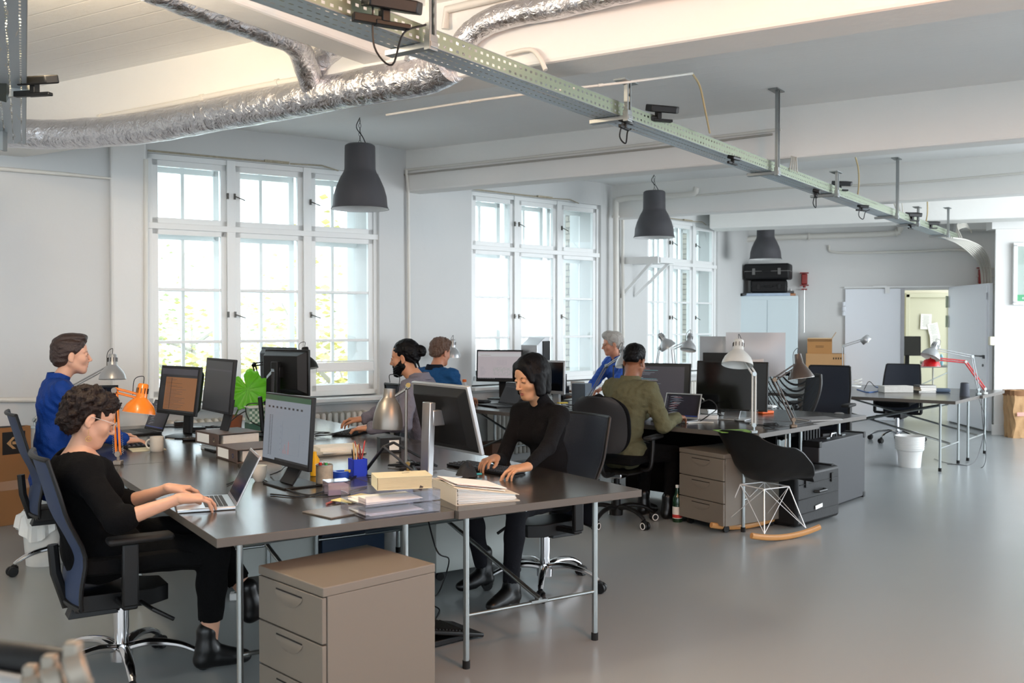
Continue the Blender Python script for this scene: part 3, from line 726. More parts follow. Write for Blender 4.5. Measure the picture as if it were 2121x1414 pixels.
# rail and post of the left tray
t = thing('tray_bracket', 'steel rail and bracket holding the short tray at upper left', 'bracket', (0, 0, 0))
m = MB(); m.beam(WD(9, -60, 4.1), WD(9, 205, 4.55), .04, .03, up=(1, 0, 0)); m.build('rail', mat('dark_steel_rail', '5f6460', .4, .8), t, smooth=False)
m = MB(); m.beam(WD(5, 192, 4.55), WD(62, 183, 4.6), .03, .05); m.build('arm', M_galv, t, smooth=False)
m = MB(); m.beam(WD(7, 205, 5.6), WD(7, 312, 5.6), .05, .02, up=(1, 0, 0)); m.build('post', M_galv, t, smooth=False)

def clamp(px, py, Y, rz, label, s=1.0, cable=True, flip=1):
    p = WD(px, py, Y); t = thing('clamp_light', label, 'clamp light', p, rz, 'black clamps on the cable trays')
    m = MB(); m.prism([(-.07*s, -.03*s), (.05*s, -.035*s), (.08*s, 0), (.05*s, .035*s), (-.07*s, .03*s)], .0, .03*s, M=RX(15*flip)); m.build('lamp_head', M_black, t, bevel=.006)
    m = MB(); m.box((-.06*s, 0, -.03*s), (.08*s, .02*s, .02*s)); m.box((-.02*s, 0, -.012*s), (.02*s, .03*s, .04*s)); m.box((0, 0, -.035*s), (.09*s, .025*s, .012*s)); m.build('clamp_jaw', M_black, t, bevel=.003)
    if cable:
        m = MB(); m.tube(bez([(-.05*s, 0, 0), (-.04*s, .02, -.09*s), (0, .0, -.13*s), (.03*s, 0, -.05*s), (.09*s, 0, -.02*s)], 6), .004, 6); m.build('cable', M_black, t)
    return t
clamp(812, 22, 3.55, 30, 'black clamp light with looping cable on tray, left of nearest hanger', 1.5)
clamp(1372, 233, 5.5, 20, 'black clamp light on tray right of the nearest-beam hanger', 1.3, False)
clamp(1296, 256, 5.2, 60, 'black clamp hanging under tray at the nearest-beam hanger', .8, True)
clamp(1520, 331, 6.4, 50, 'black clamp hanging below tray before the long hanger', .8, False)
clamp(1744, 384, 8.5, 10, 'black clamp light on tray at second-beam hanger', 1.2, False)
clamp(1690, 400, 7.95, 70, 'black clamp with dangling cable under tray left of second-beam hanger', .9)
clamp(1788, 430, 8.95, 20, 'black clamp with loop cable below tray middle', .8)
clamp(1893, 448, 10.6, 15, 'black clamp light at third-beam hanger', 1.3, False)
clamp(1888, 469, 10.55, 40, 'small black clamp under tray at third-beam hanger', .7, False)
clamp(1932, 465, 11.4, 10, 'farthest black clamp light on tray', 1.2, False)
clamp(82, 175, 4.5, -12, 'black clamp light on short tray at upper left', 1.3, False)

# cables from the ceiling to the tray
def cable(pts, r, label, m, cat='cable', name='ceiling_cable', n=8, group=None, seg=6):
    b = MB(); b.tube(bez(pts, n), r, seg); o = b.build(name, m); return tag(o, label, cat, group)
M_ocr = mat('ochre_cable', 'b9a57c', .5); M_wcab = mat('white_cable', 'd9d6cd', .45); M_bcab = mat('black_cable', '111113', .45)
cable([WD(1434, 152, 5.35), WD(1450, 180, 5.5), WD(1462, 235, 5.7), WD(1470, 275, 5.95)], .006, 'ochre cable dropping from nearest beam pipe to tray', M_ocr)
cable([WD(1772, 325, 8.6), WD(1778, 350, 8.7), WD(1779, 380, 8.8), WD(1777, 402, 8.9)], .007, 'ochre cable dropping between second and third beam', M_ocr)
cable([WD(1921, 416, 11.2), WD(1921, 440, 11.2), WD(1918, 460, 11.3)], .008, 'ochre cable dropping by the third beam', M_ocr)
for k in range(4):
    cable([WD(1618-3*k, 268+2*k, 7.9), WD(1634+4*k, 285, 7.8), WD(1640+3*k, 320, 7.6), WD(1636+5*k, 350+2*k, 7.35)], .006, 'white cables curving down from second beam to tray', M_wcab, group='white cables by the second beam', n=5)
for k in range(3):
    cable([WD(1866-2*k, 372, 10.6), WD(1850+6*k, 390, 10.5), WD(1852+8*k, 420, 10.4), WD(1860+5*k, 440, 10.3)], .007, 'white cables curving down from third beam to tray', M_wcab, group='white cables by the third beam', n=5)
for k in range(8):
    cable([WD(1945+4*k, 488+.6*k, 12.4), WD(1985+3*k, 505-k, 12.9), WD(2015+3.2*k, 530-2*k, 13.6), WD(2030+3*k, 552, 14.2), WD(2034+2.7*k, 600+(k*13) % 24, 14.4)], .009, 'bundled white cables from tray end down the far wall', M_wcab, group='white cables down the far wall', n=5)
for k in range(5):
    cable([WD(1976+4*k, 500-2*k, 12.9), WD(1982, 478-3*k, 13.1), WD(2000, 470-k*2, 13.5), WD(2012, 478+k, 13.9)], .008, 'white cables looping up to the duct box on far wall', M_wcab, group='white cables at the tray end', n=5)
# pipes on beams and walls
def pipe(pts, r, label, m=None, clips=(), n=6, grp='painted conduits on walls and beams'):
    b = MB(); P = bez(pts, n) if n > 1 else [Vector(p) for p in pts]; b.tube(P, r, 10)
    o = b.build('conduit', m or M_pipe); tag(o, label, 'pipe', grp)
    if clips:
        c = MB()
        for f in clips:
            i = min(len(P)-2, int(f*(len(P)-1))); d = (P[i+1]-P[i]).normalized(); c.tube([P[i]-d*.012, P[i]+d*.012], r*1.35, 10)
        co = c.build('pipe_clip', M_pipe, o)
    return o
bf1 = lambda x, y: WD(x, y, 0) 
def onbeam1(x, y, off=.03):
    """point on the camera-facing side of the nearest beam"""
    nb = Vector((-3.9, 7.62, 0))-BN*(.30+off); r = ray(x, y); t = nb.dot(BN)/(r.x*BN.x+r.y*BN.y); return Vector((r.x*t, r.y*t, HC+r.z*t))
pipe([onbeam1(208, 243), onbeam1(375, 211), onbeam1(545, 177), onbeam1(640, 160)], .017, 'white conduit with clips on nearest beam above the foil duct', clips=(.02, .42, .82), n=4)
pipe([WD(60, 165, 7.0), WD(115, 178, 6.95), WD(205, 185, 6.78), WD(209, 240, 6.75)], .016, 'white conduit with elbow at upper left ceiling corner', n=1)
pipe([onbeam1(922, 60), onbeam1(925, 20), onbeam1(1010, 0), onbeam1(1100, -22)], .02, 'pipe rising behind the foil duct at the nearest beam', n=1)
pipe([onbeam1(1050, 112), onbeam1(1098, 103), onbeam1(1118, 120), onbeam1(1130, 145)], .012, 'bent conduit end on nearest beam beside tray', n=4)
pipe([WD(800, 238, 5.6), WD(970, 211, 5.35), WD(1127, 190, 5.15), WD(1300, 170, 5.12), WD(1434, 152, 5.35)], .007, 'thin conduit running beneath the nearest beam', clips=(.3, .7), n=3)
def onbeam(n0, x, y, off=.02):
    r = ray(x, y); t = (n0.dot(BN)-off)/(r.x*BN.x+r.y*BN.y); return Vector((r.x*t, r.y*t, HC+r.z*t))
b2 = Vector((-1.015, 9.5, 0)); b3 = Vector((1.416, 11.82, 0))
pipe([onbeam(b2, 840, 352), onbeam(b2, 1100, 325), onbeam(b2, 1400, 292), onbeam(b2, 1618, 268)], .012, 'upper thin conduit on the second beam', n=3)
pipe([onbeam(b2, 835, 362), onbeam(b2, 1100, 334), onbeam(b2, 1400, 302), onbeam(b2, 1600, 278)], .009, 'lower thin conduit on the second beam', mat('grey_conduit', 'a8a49b', .5), n=3)
pipe([onbeam(b3, 1440, 405), onbeam(b3, 1640, 388), onbeam(b3, 1860, 380), onbeam(b3, 2121, 358), onbeam(b3, 2200, 352)], .012, 'thin conduit on the third beam', n=3)
pipe([onbeam(b3, 1276, 700, .1), onbeam(b3, 1276, 560, .1), onbeam(b3, 1276, 430, .1), onbeam(b3, 1285, 413, .1), onbeam(b3, 1340, 408, .1), onbeam(b3, 1430, 402, .1), onbeam(b3, 1443, 388, .1)], .035, 'thick white pipe with bends at the third beam pier', clips=(.3,), n=5)
fw_off = lambda x, y, o=.05: (lambda r, nn: (lambda t: Vector((r.x*t, r.y*t, HC+r.z*t)))((FW0.dot(nn)+o)/(r.x*nn.x+r.y*nn.y)))(ray(x, y), -fn)
pipe([fw_off(1531, 640, .06), fw_off(1531, 520, .06), fw_off(1545, 497, .06), fw_off(1640, 491, .06), fw_off(1840, 484, .06), fw_off(1862, 476, .06), fw_off(1866, 470, .06)], .045, 'thick white pipe along the far wall above cabinet', clips=(.55, .7), n=5)
pipe([fw_off(1716, 508, .03), fw_off(1735, 523, .03), fw_off(1900, 520, .03), fw_off(1990, 517, .03), fw_off(2022, 530, .03), fw_off(2033, 560, .03)], .018, 'thinner white pipe with clips on the far wall', clips=(.25, .45, .6, .75), n=5)
def onfac(i, x, y, off=.03):
    p = Vector((*FAC[i], 0)); d, nn = outn(FAC[i], FAC[i+1]); r = ray(x, y); t = (p.dot(nn)-off)/(r.x*nn.x+r.y*nn.y); return Vector((r.x*t, r.y*t, HC+r.z*t))
pipe([onfac(0, -5, 349), onfac(0, 130, 360), onfac(0, 262, 373), onfac(0, 262, 620), onfac(0, 262, 800)], .016, 'thin white conduit down the left wall', n=1)
pipe([onfac(0, -5, 828), onfac(0, 100, 828), onfac(0, 262, 826)], .02, 'low horizontal pipe on the left wall', n=1)
pipe([onfac(2, 842, 352), onfac(2, 845, 390), onfac(2, 847, 600), onfac(2, 848, 760)], .016, 'thin conduit down the pier between first and second window', n=1)
pipe([onfac(4, 1290, 425, .04), onfac(4, 1290, 560, .04), onfac(4, 1291, 700, .04)], .02, 'thin conduit down the pier between second and third window', n=1)
pipe([onfac(0, 302, 330, .05), onfac(0, 302, 600, .05), onfac(0, 302, 850, .05)], .02, 'white pipe at left jamb of the first window', n=1)

# ------------------------------------------------------------------ pendant lamps
M_shade = mat('dark_grey_enamel', '47464a', .5)
M_shin = mat('white_enamel', 'e6e6e4', .5)
def pendant(x, yr, dia_px, label):
    Y = .47*FPX/dia_px; p = WD(x, yr, Y); t = thing('pendant_lamp', label, 'pendant lamp', (p.x, p.y, 0), 0, 'dark grey pendant lamps'); z = p.z
    h = .525
    prof = [(.0, h), (.105, h), (.122, h-.012), (.124, h-.03), (.126, h-.2), (.134, h-.225), (.16, h-.27), (.195, h-.35), (.215, h-.42), (.222, h-.5), (.235, 0)]
    m = MB(); m.lathe(prof, 48, c=(0, 0, z)); m.build('lamp_shade', M_shade, t)
    m = MB(); m.lathe([(r-.004, max(0.001, q-.004)) for r, q in prof[3:]], 48, c=(0, 0, z)); m.build('shade_lining', M_shin, t)
    m = MB(); n = int((3.2-z-h)/.034)
    for i in range(n):
        M = T(0, 0, z+h+.017+i*.034) @ RZ(90*(i % 2)) @ RX(90)
        m.tube([(.009*cos(a*pi/4), .019*sin(a*pi/4), 0) for a in range(9)], .0022, 5, caps=False, M=M)
    m.build('chain', M_black, t)
    m = MB(); m.tube(bez([(0, 0, 3.2), (-.03, .01, z+h+(3.2-z-h)*.65), (.02, 0, z+h+(3.2-z-h)*.3), (.05, 0, z+h)], 6), .004, 6); m.build('cable', M_black, t)
pendant(746, 433, 119, 'nearest and largest dark grey pendant lamp, before the first window')
pendant(1355, 492, 86, 'middle dark grey pendant lamp, before the third window')
pendant(1585.5, 537, 67, 'farthest dark grey pendant lamp, above the white cabinet')
# ------------------------------------------------------------------ screens, keyboards, laptops
def emat(name, col, st=.5, rough=.25):
    m = mat(name, '141416', rough, emit=col, estr=st*.62); return m
E_blk = mat('screen_off', '0a0b0d', .12, spec=.6); E_dgrey = emat('screen_dark_grey', '2a2a2e', .25); E_org = emat('screen_amber', 'b5753f', .45); E_xl = emat('screen_sheet', 'aab4c0', .42); E_green = emat('screen_green_bar', '2f6f42', .35)
E_pale = emat('screen_pale', 'ddd2d6', .5); E_txt = emat('screen_text_grey', '8d94a0', .6); E_red = emat('screen_text_red', 'c07a7a', .7); E_cyan = emat('screen_text_cyan', '6ab0b8', .7); E_code = emat('screen_code_bg', '56525c', .35); E_purp = emat('screen_code_dark', '241c2c', .35); E_white = emat('screen_white', 'e8e8ea', .5); E_blue = emat('screen_blue', '2c4fb0', .5); E_grn = emat('screen_pale_green', 'a8ccb4', .45); E_dk = emat('screen_taskbar', '15161a', .2)
SCM = [E_blk, E_dgrey, E_org, E_xl, E_green, E_pale, E_txt, E_red, E_cyan, E_code, E_purp, E_white, E_blue, E_grn, E_dk]
def content(kind, w, h):
    """screen picture in the local y-z plane, facing +x, centred"""
    m = MB(); rg = random.Random(len(kind)*7)
    def rect(ci, y0, z0, y1, z1, k=1):
        m.cur = ci; m.box((.0004*k, ((y0+y1)/2-.5)*w, ((z0+z1)/2-.5)*h), (.0008, (y1-y0)*w, (z1-z0)*h))
    if kind == 'off': rect(0, 0, 0, 1, 1)
    elif kind == 'amber':
        rect(1, 0, 0, 1, 1); rect(9, .0, .86, 1, 1, 2); rect(2, .14, .04, 1, .8, 2)
        for i in range(26): rect(9 if i % 3 else 1, .17, .07+i*.028, .3+.45*rg.random(), .076+i*.028, 3)
        rect(1, .3, .05, .31, .78, 3)
    elif kind == 'grey': rect(1, 0, 0, 1, 1); rect(9, 0, .80, 1, .83, 2)
    elif kind == 'excel':
        rect(3, 0, 0, 1, 1); rect(4, 0, .92, 1, 1, 2); rect(3, 0, .74, 1, .92, 2); rect(6, 0, .735, 1, .74, 2); rect(14, .28, 0, 1, .035, 2)
        for i in range(9): rect(1, .08+i*.09, .80, .12+i*.09, .83, 3)
        for i in range(28): rect(1, .12, .07+i*.0225, .145, .078+i*.0225, 3); rect(1, .17, .07+i*.0225, .19, .078+i*.0225, 3)
        for a in ((.42, .12, .80, .125), (.42, .12, .423, .62), (.80, .12, .803, .46)): rect(6, *a, 3)
        for i in range(5): rect(6, .37, .16+i*.09, .39, .185+i*.09, 3)
        for x, hh in ((.46, .06), (.49, .14), (.52, .05), (.57, .2), (.575, .18)): rect(7, x, .125, x+.004, .125+hh, 3)
        for z in (.30, .34, .38): rect(6, .86, z, .9, z+.008, 3)
    elif kind == 'sheet':
        rect(5, 0, 0, 1, 1); rect(14, 0, 0, 1, .035, 2); rect(11, .0, .82, 1, .95, 2); rect(2, .06, .86, .3, .868, 3)
        for i in range(10): rect(11, .02+i*.04, .008, .035+i*.04, .026, 3)
        for i in range(14):
            for j in range(18):
                if rg.random() < .5: rect(13, .36+j*.03, .12+i*.022, .375+j*.03, .13+i*.022, 3)
        for i in range(12): rect(6, .06, .12+i*.028, .1+.1*rg.random(), .124+i*.028, 3)
        for j in range(8): rect(6, .45+j*.03, .5, .452+j*.03, .7, 3)
    elif kind in ('code', 'darkcode'):
        bg = 9 if kind == 'code' else 10; rect(bg, 0, 0, 1, 1); rect(14, 0, .95, 1, 1, 2)
        if kind == 'darkcode': rect(12, .0, .03, 1, .05, 2)
        else: rect(12, .0, 0, 1, .02, 2)
        for i in range(30):
            x = .12+.04*(i % 4); rect([6, 7, 8, 6, 11][rg.randrange(5)], x, .12+i*.027, x+.06+.3*rg.random()*(1 if i > 12 else .4), .127+i*.027, 3)
        for i in range(14): rect(6, .02, .3+i*.045, .04+.03*rg.random(), .307+i*.045, 3)
        rect(14, .93, .05, 1, .95, 2)
    return m
def monitor(label, loc, rz, w, h, zc, kind='off', tilt=6, frame=None, stand='round', bez=.016, depth=.05, base=(.24, .2), back=None, group='flat computer monitors', silver=None, lowbez=None):
    """screen faces +x; zc = height of the screen centre above the base"""
    t = thing('computer_monitor', label, 'monitor', loc, rz, group); fm = frame or M_black; M = T(.03, 0, zc) @ RY(-tilt); lb = lowbez or bez
    m = MB(); m.box((-.008, 0, 0), (.022, w, h), M); m.build('housing', fm, t, bevel=.004)
    m = MB(); bw, bh = w*.78, h*.72
    m.v = []; m._add([M @ Vector(p) for p in [(-.019, -w*.47, -h*.46), (-.019, w*.47, -h*.46), (-.019, w*.47, h*.46), (-.019, -w*.47, h*.46), (-.019-depth, -bw/2, -bh/2), (-.019-depth, bw/2, -bh/2), (-.019-depth, bw/2, bh/2), (-.019-depth, -bw/2, bh/2)]], [(0, 1, 5, 4), (1, 2, 6, 5), (2, 3, 7, 6), (3, 0, 4, 7), (4, 5, 6, 7)])
    m.build('back_cover', back or fm, t, bevel=.004)
    sc = content(kind, w-2*bez, h-bez-lb); o = sc.build('screen', SCM, t, smooth=False); o.location = M @ Vector((.0034, 0, (lb-bez)/2)); o.rotation_euler = (0, R(-tilt), 0)
    sm = silver or fm
    m = MB()
    if stand == 'column':
        m.beam((-.10, 0, .012), (-.085, 0, zc+.08), .035, .075, up=(0, 1, 0)); m.box((-.05, 0, zc), (.07, .08, .08)); m.build('stand_column', sm, t, bevel=.004)
        m = MB(); m.box((-.03, 0, .006), (base[1], base[0], .010)); m.build('stand_base', sm, t, bevel=.003)
    elif stand == 'round':
        m.beam((-.04, 0, .02), (-.06, 0, zc), .09, .03, up=(1, 0, 0)); m.build('stand_column', sm, t, bevel=.008)
        m = MB(); m.lathe([(0, .0), (base[0]*.5, 0), (base[0]*.5, .008), (base[0]*.3, .02), (0, .022)], 32, M=Matrix.Diagonal((.8, 1, 1, 1))); m.build('stand_base', sm, t)
    elif stand == 'foot':
        m.grid(lambda a, b: (-.02-.035*a+.05*(1-a)**2, (b-.5)*.13, .008+a*(zc-h/2+.07)), 8, 2, .01); m.build('stand_column', sm, t)
        m = MB(); m.box((0, 0, .005), (base[1], base[0], .009)); m.build('stand_base', sm, t, bevel=.003)
    return t
def keyboard(label, loc, rz, w=.44, d=.14, m1=None, km=None, tilt=0, group='computer keyboards', cat='keyboard'):
    t = thing('keyboard', label, cat, loc, rz, group); k = MB(); k.box((0, 0, .008), (d, w, .014), RY(tilt)); k.build('body', m1 or M_black, t, bevel=.003)
    k = MB(); rows = 5; n = int(w/.0195)
    for r in range(rows):
        for c in range(n):
            if r == 0 and n*.3 < c < n*.62:
                if c == int(n*.3)+1: k.box((-d*.38, 0, .018), (.015, w*.3, .006), RY(tilt))
                continue
            k.box((-d*.38+r*d*.19, (c-(n-1)/2)*.0192, .018), (.0155, .0155, .006), RY(tilt), taper=.85)
    k.build('keys', km or M_black2, t, smooth=False); return t
def laptop(label, loc, rz, w, d, ang, body, kind, lid=None, keys=None):
    """user sits on the +x side; hinge at -d/2"""
    t = thing('laptop', label, 'laptop', loc, rz, 'open laptops'); m = MB(); m.box((0, 0, .008), (d, w, .014)); m.build('base', body, t, bevel=.003)
    k = MB()
    for r in range(5):
        for c in range(14): k.box((-d*.34+r*.019, (c-6.5)*w*.062, .0157), (.016, w*.054, .0015))
    k.build('keys', keys or M_black2, t, smooth=False)
    k = MB(); k.box((d*.28, 0, .0155), (.075, w*.3, .001)); k.build('touchpad', body, t, smooth=False)
    h = d*.97; M = T(-d/2, 0, .016) @ RY(-(ang-90)) @ T(0, 0, h/2)
    m = MB(); m.box((-.003, 0, 0), (.006, w, h), M); m.build('lid', lid or body, t, bevel=.002)
    s = content(kind, w-.02, h-.025).build('screen', SCM, t, smooth=False); s.location = M @ Vector((.0002, 0, .002)); s.rotation_euler = (0, R(-(ang-90)), 0)
    return t
def at(x, y, z=TH): return W(x, y, z)
def shift(p, **k): return Vector((p.x+k.get('x', 0), p.y+k.get('y', 0), p.z+k.get('z', 0)))
# cluster A
laptop('silver laptop in front of the woman with glasses, seen from its left edge', at(422, 1046), 202, .315, .235, 116, M_alu, 'off', M_alu, mat('dark_keys', '2b2b2d', .6))
monitor('monitor showing green-topped spreadsheet, nearest screen', at(606, 1004), 219, .50, .345, .268, 'excel', 4, stand='foot', depth=.025, bez=.008, lowbez=.02, base=(.24, .2))
monitor('left monitor with amber window, in front of the first window', at(378, 905), 229, .50, .335, .325, 'amber', 8, base=(.27, .2), bez=.02)
monitor('tall dark monitor directly right of the amber screen', at(462, 930), 216, .50, .335, .40, 'grey', 6, stand='foot', bez=.016, depth=.018, base=(.25, .2))
pM4 = Vector((-1.70, 7.30, TH)); monitor('black monitor seen from behind with mounting plate, centre of nearest cluster', pM4, 52, .50, .34, .42, 'off', 0, stand='column', depth=.06)
monitor('black monitor edge-on, left of the one seen from behind', at(557, 900), 14, .46, .37, .27, 'off', -2, base=(.26, .2), depth=.03)
monitor('black monitor half hidden behind the one with mounting plate', Vector((-1.86, 7.72, TH)), 46, .48, .31, .44, 'off', 2, stand='column')
monitor('large black monitor on silver column stand, seen from behind, facing the turtleneck woman', at(918, 985), 37, .53, .36, .305, 'off', 14, stand='column', silver=M_alu, frame=M_silver, back=M_black, depth=.035, base=(.24, .22))
laptop('dark laptop with code in front of the blue-bloused woman', at(284, 897), 222, .33, .23, 112, M_black, 'darkcode', M_black)
keyboard('dark keyboard beside the white mug', at(276, 922), 213, .34, .15, M_black, mat('slate_keys', '3a4150', .5))
keyboard('black keyboard under the hands of the bearded man', at(735, 896), 345, .45, .15)
kc = keyboard('long black keyboard under the hands of the turtleneck woman', at(1005, 972), 42, .47, .16, M_black, mat('grey_blue_keys', '30353c', .5))
# small things on cluster A
M_cer = mat('glazed_ceramic', 'cfc8bb', .25)
def mug(label, p, s=1., rz=200):
    t = thing('mug', label, 'mug', p, rz, 'ceramic mugs'); m = MB(); r, h = .041*s, .09*s; m.lathe([(0, .0), (r*.85, 0), (r, .008), (r, h), (r-.004, h), (r-.004, .01), (0, .008)], 28); m.build('cup', M_cer, t)
    m = MB(); m.tube([(r-.002+.026*s*sin(a), 0, h*.5+.028*s*cos(a)) for a in [pi*k/8 for k in range(9)]], .005, 8); m.build('handle', M_cer, t)
mug('white mug standing on the desk left of the binders', at(325, 934), 1, 185)
t = thing('mug', 'rounded cream cup behind the laptop screen', 'mug', at(537, 996), 120, 'ceramic mugs'); m = MB(); m.lathe([(0, 0), (.02, 0), (.032, .02), (.038, .05), (.038, .078), (.034, .078), (.033, .05), (.02, .01), (0, .008)], 28); m.build('cup', M_cer, t); m = MB(); m.tube([(.036+.02*sin(a), 0, .048+.02*cos(a)) for a in [pi*k/8 for k in range(9)]], .004, 8); m.build('handle', M_cer, t)
M_bind = mat('brown_marbled_board', '564740', .6, var=.15, vscale=60); M_pages = mat('paper_edges', 'd8d2c8', .85, bump=.6, bscale=200, stretch=(.05, .05, 6))
def binder(label, p, rz, col=M_bind, L=.32, D=.285, H=.075, tilt=0, pages=M_pages, open_=0):
    """spine faces -x, lying flat"""
    t = thing('lever_arch_binder', label, 'binder', p, rz, 'lever arch binders'); Mx = RY(tilt)
    m = MB(); m.box((-D/2+.002, 0, H/2), (.004, L, H), Mx); m.box((0, 0, .002), (D, L, .004), Mx); m.box((0, 0, H-.002+open_*.0), (D, L, .004), Mx @ RY(-open_)); m.build('cover', col, t, bevel=.0015, smooth=False)
    m = MB(); m.box((.012, 0, H*.46), (D-.05, L-.02, H*.78), Mx); m.build('pages', pages, t, smooth=False)
    m = MB(); m.box((-D/2-.0008, .05, H/2), (.001, L*.52, H*.72), Mx); m.build('spine_label', M_paper, t, smooth=False)
    m = MB(); m.lathe([(.007, 0), (.0135, 0), (.0135, .002), (.007, .002)], 20, M=Mx @ T(-D/2-.001, -L*.33, H/2) @ RY(-90), close=True); m.build('finger_ring', M_chrome, t)
    m = MB(); m.box((0, 0, 0), (.0, .0, .0)) if 0 else None
    return t
b1 = at(444, 945); b2_ = at(497, 961); dv_ = (b2_-b1).normalized(); bz = math.degrees(atan2(dv_.y, dv_.x))+90
cb_ = (b1+b2_)/2+Vector((cos(R(bz)), sin(R(bz)), 0))*.14
binder('nearest brown lever arch binder, beside the mug and laptop', cb_, bz)
c2 = at(404, 926); c3 = at(448, 944); c2c = (c2+c3)/2+Vector((cos(R(bz+4)), sin(R(bz+4)), 0))*.15
t = thing('document_tray_pile', 'folded papers beneath the rear brown binder', 'papers', c2c+Vector((.03, .02, 0)), bz+8); m = MB()
for i in range(6): m.box((.0, 0, .004+i*.006), (.30-.01*(i % 3), .30, .0045), RZ((i*37) % 7-3))
m.build('sheets', M_paper, t, smooth=False)
binder('rear brown lever arch binder lying on papers', c2c+Vector((.0, .0, .042)), bz+5, tilt=0)
# cards / phone near the amber monitor
t = thing('telephone_handset', 'black handset on papers below the amber monitor', 'phone', at(405, 912), 20); m = MB(); m.box((0, 0, .012), (.17, .055, .022)); m.build('body', M_black, t, bevel=.008); m = MB(); [m.box((-.05+.018*i, -.014+.014*j, .0245), (.012, .009, .003)) for i in range(6) for j in range(3)]; m.build('keys', mat('mid_grey_keys', '6c6c70', .5), t, smooth=False)
def flat(name, label, cat, p, rz, w, d, h, m_, group=None, extra=None):
    t = thing(name, label, cat, p, rz, group); m = MB(); m.box((0, 0, h/2), (w, d, h)); m.build('body', m_, t, bevel=min(.002, h*.3), smooth=False); return t
flat('paper_sheet', 'loose sheets under the black handset', 'paper', shift(at(392, 905), z=-.0005), 10, .28, .2, .002, M_paper)
flat('notepad', 'pale notepad under the keyboard beside the mug', 'notepad', at(300, 927), 30, .2, .34, .004, mat('yellowed_paper', 'd9d2b4', .8))
def blockthing(name, label, cat, p, rz, dims, m_, bev=.004, group=None):
    t = thing(name, label, cat, p, rz, group); m = MB(); m.box((0, 0, dims[2]/2), dims); m.build('body', m_, t, bevel=bev); return t
blockthing('power_adapter', 'black power adapter behind the amber monitor', 'adapter', at(380, 882), 30, (.13, .06, .035), M_black, group='power adapters'); blockthing('power_adapter', 'black power adapter between the two left monitors', 'adapter', at(408, 893), 10, (.12, .06, .032), M_black, group='power adapters')
def tangle(label, c, r, n, rad=.003, m_=None, seed=1, z=TH):
    rg = random.Random(seed); pts = []
    for i in range(n): a = i*2.4+rg.uniform(-.5, .5); q = r*rg.uniform(.35, 1); pts.append((c[0]+q*cos(a), c[1]+q*sin(a)*.8, z+.006+rg.uniform(0, .03)))
    return cable(pts, rad, label, m_ or M_bcab, name='cable_tangle', n=6, cat='cable')
tangle('tangle of black cables behind the two left monitors', at(438, 890), .12, 16, seed=4)
tangle('tangle of black cables at the foot of the silver column stand', at(850, 968), .14, 22, seed=8); tangle('small black cable coil right of the spreadsheet monitor', at(672, 905), .1, 10, seed=3)
def onz(pts, z=TH+.005): return [W(x, y, z) for x, y in pts]
cable(onz([(245, 893), (280, 890), (330, 884), (385, 884)]), .004, 'black cable along the rear of the left desk', M_bcab, n=6, name='desk_cable')
cable(onz([(470, 1003), (520, 985), (560, 1000), (600, 1015), (640, 1025), (700, 1022), (760, 1008)]), .0035, 'black cable looping from the laptop past the spreadsheet monitor', M_bcab, n=6, name='desk_cable')
cable(onz([(560, 1023), (630, 1027), (690, 1010), (740, 985), (790, 985), (850, 975)]), .0035, 'black cable running along behind the clear trays', M_bcab, n=6, name='desk_cable')
cable([W(560, 983, TH+.006), WD(580, 975, 4.9), W(595, 965, TH+.006), W(620, 980, TH+.006)], .0035, 'short black cable bent before the spreadsheet monitor', M_bcab, n=6, name='desk_cable')
cable([WD(553, 830, 7.2), WD(520, 845, 7.2), WD(490, 862, 7.0), W(465, 885, TH+.005)], .004, 'black cable drooping in front of the gingham box', M_bcab, n=6, name='desk_cable'); cable([WD(552, 835, 7.1), WD(512, 838, 7.1), WD(515, 868, 7.0), WD(545, 885, 6.95), W(556, 890, TH+.005)], .004, 'second black cable curling over the gingham box', M_bcab, n=6, name='desk_cable')
# gingham box and plant
M_ging = bpy.data.materials.new('green_gingham'); M_ging.use_nodes = True
def _g():
    nt = M_ging.node_tree; N = nt.nodes; L = nt.links; c = N.new('ShaderNodeTexChecker'); c.inputs['Scale'].default_value = 52; c.inputs[1].default_value = (*srgb('d8e6dc'), 1); c.inputs[2].default_value = (*srgb('6f9583'), 1)
    tc = N.new('ShaderNodeTexCoord'); L.new(tc.outputs['Object'], c.inputs[0]); L.new(c.outputs[0], N['Principled BSDF'].inputs[0])
_g()
t = thing('gift_box', 'green gingham box with dark green base behind the monitors', 'box', at(534, 893), 28); m = MB(); m.box((0, 0, .12), (.15, .15, .11)); m.build('lid', M_ging, t, bevel=.003, smooth=False); m = MB(); m.box((0, 0, .032), (.155, .155, .062)); m.build('base', mat('dark_green_card', '3d6655', .6), t, smooth=False)
m = MB(); m.box((0, 0, .179), (.16, .17, .006)); m.build('papers_on_lid', M_paper, t, smooth=False)
t = thing('potted_plant', 'potted plant with one big bright green lobed leaf before the window', 'plant', at(486, 884), 0)
m = MB(); m.lathe([(0, 0), (.05, 0), (.06, .09), (.053, .09), (.045, .01), (0, .01)], 20); m.build('pot', mat('terracotta', '8d5238', .7), t)
m = MB(); m.lathe([(0, .078), (.053, .08)], 20); m.build('soil', mat('soil', '2b211a', .9), t)
M_leaf = mat('bright_leaf', '59b821', .4, bump=.2, bscale=60, var=.15, vscale=14); M_leaf.node_tree.nodes['Principled BSDF'].inputs['Transmission Weight'].default_value = .0
_b = M_leaf.node_tree.nodes['Principled BSDF']; _b.inputs['Subsurface Weight'].default_value = .25; _b.inputs['Subsurface Radius'].default_value = (.1, .2, .02); _b.inputs['Subsurface Scale'].default_value = .1
lc = WD(513, 806, 7.35)-t.location
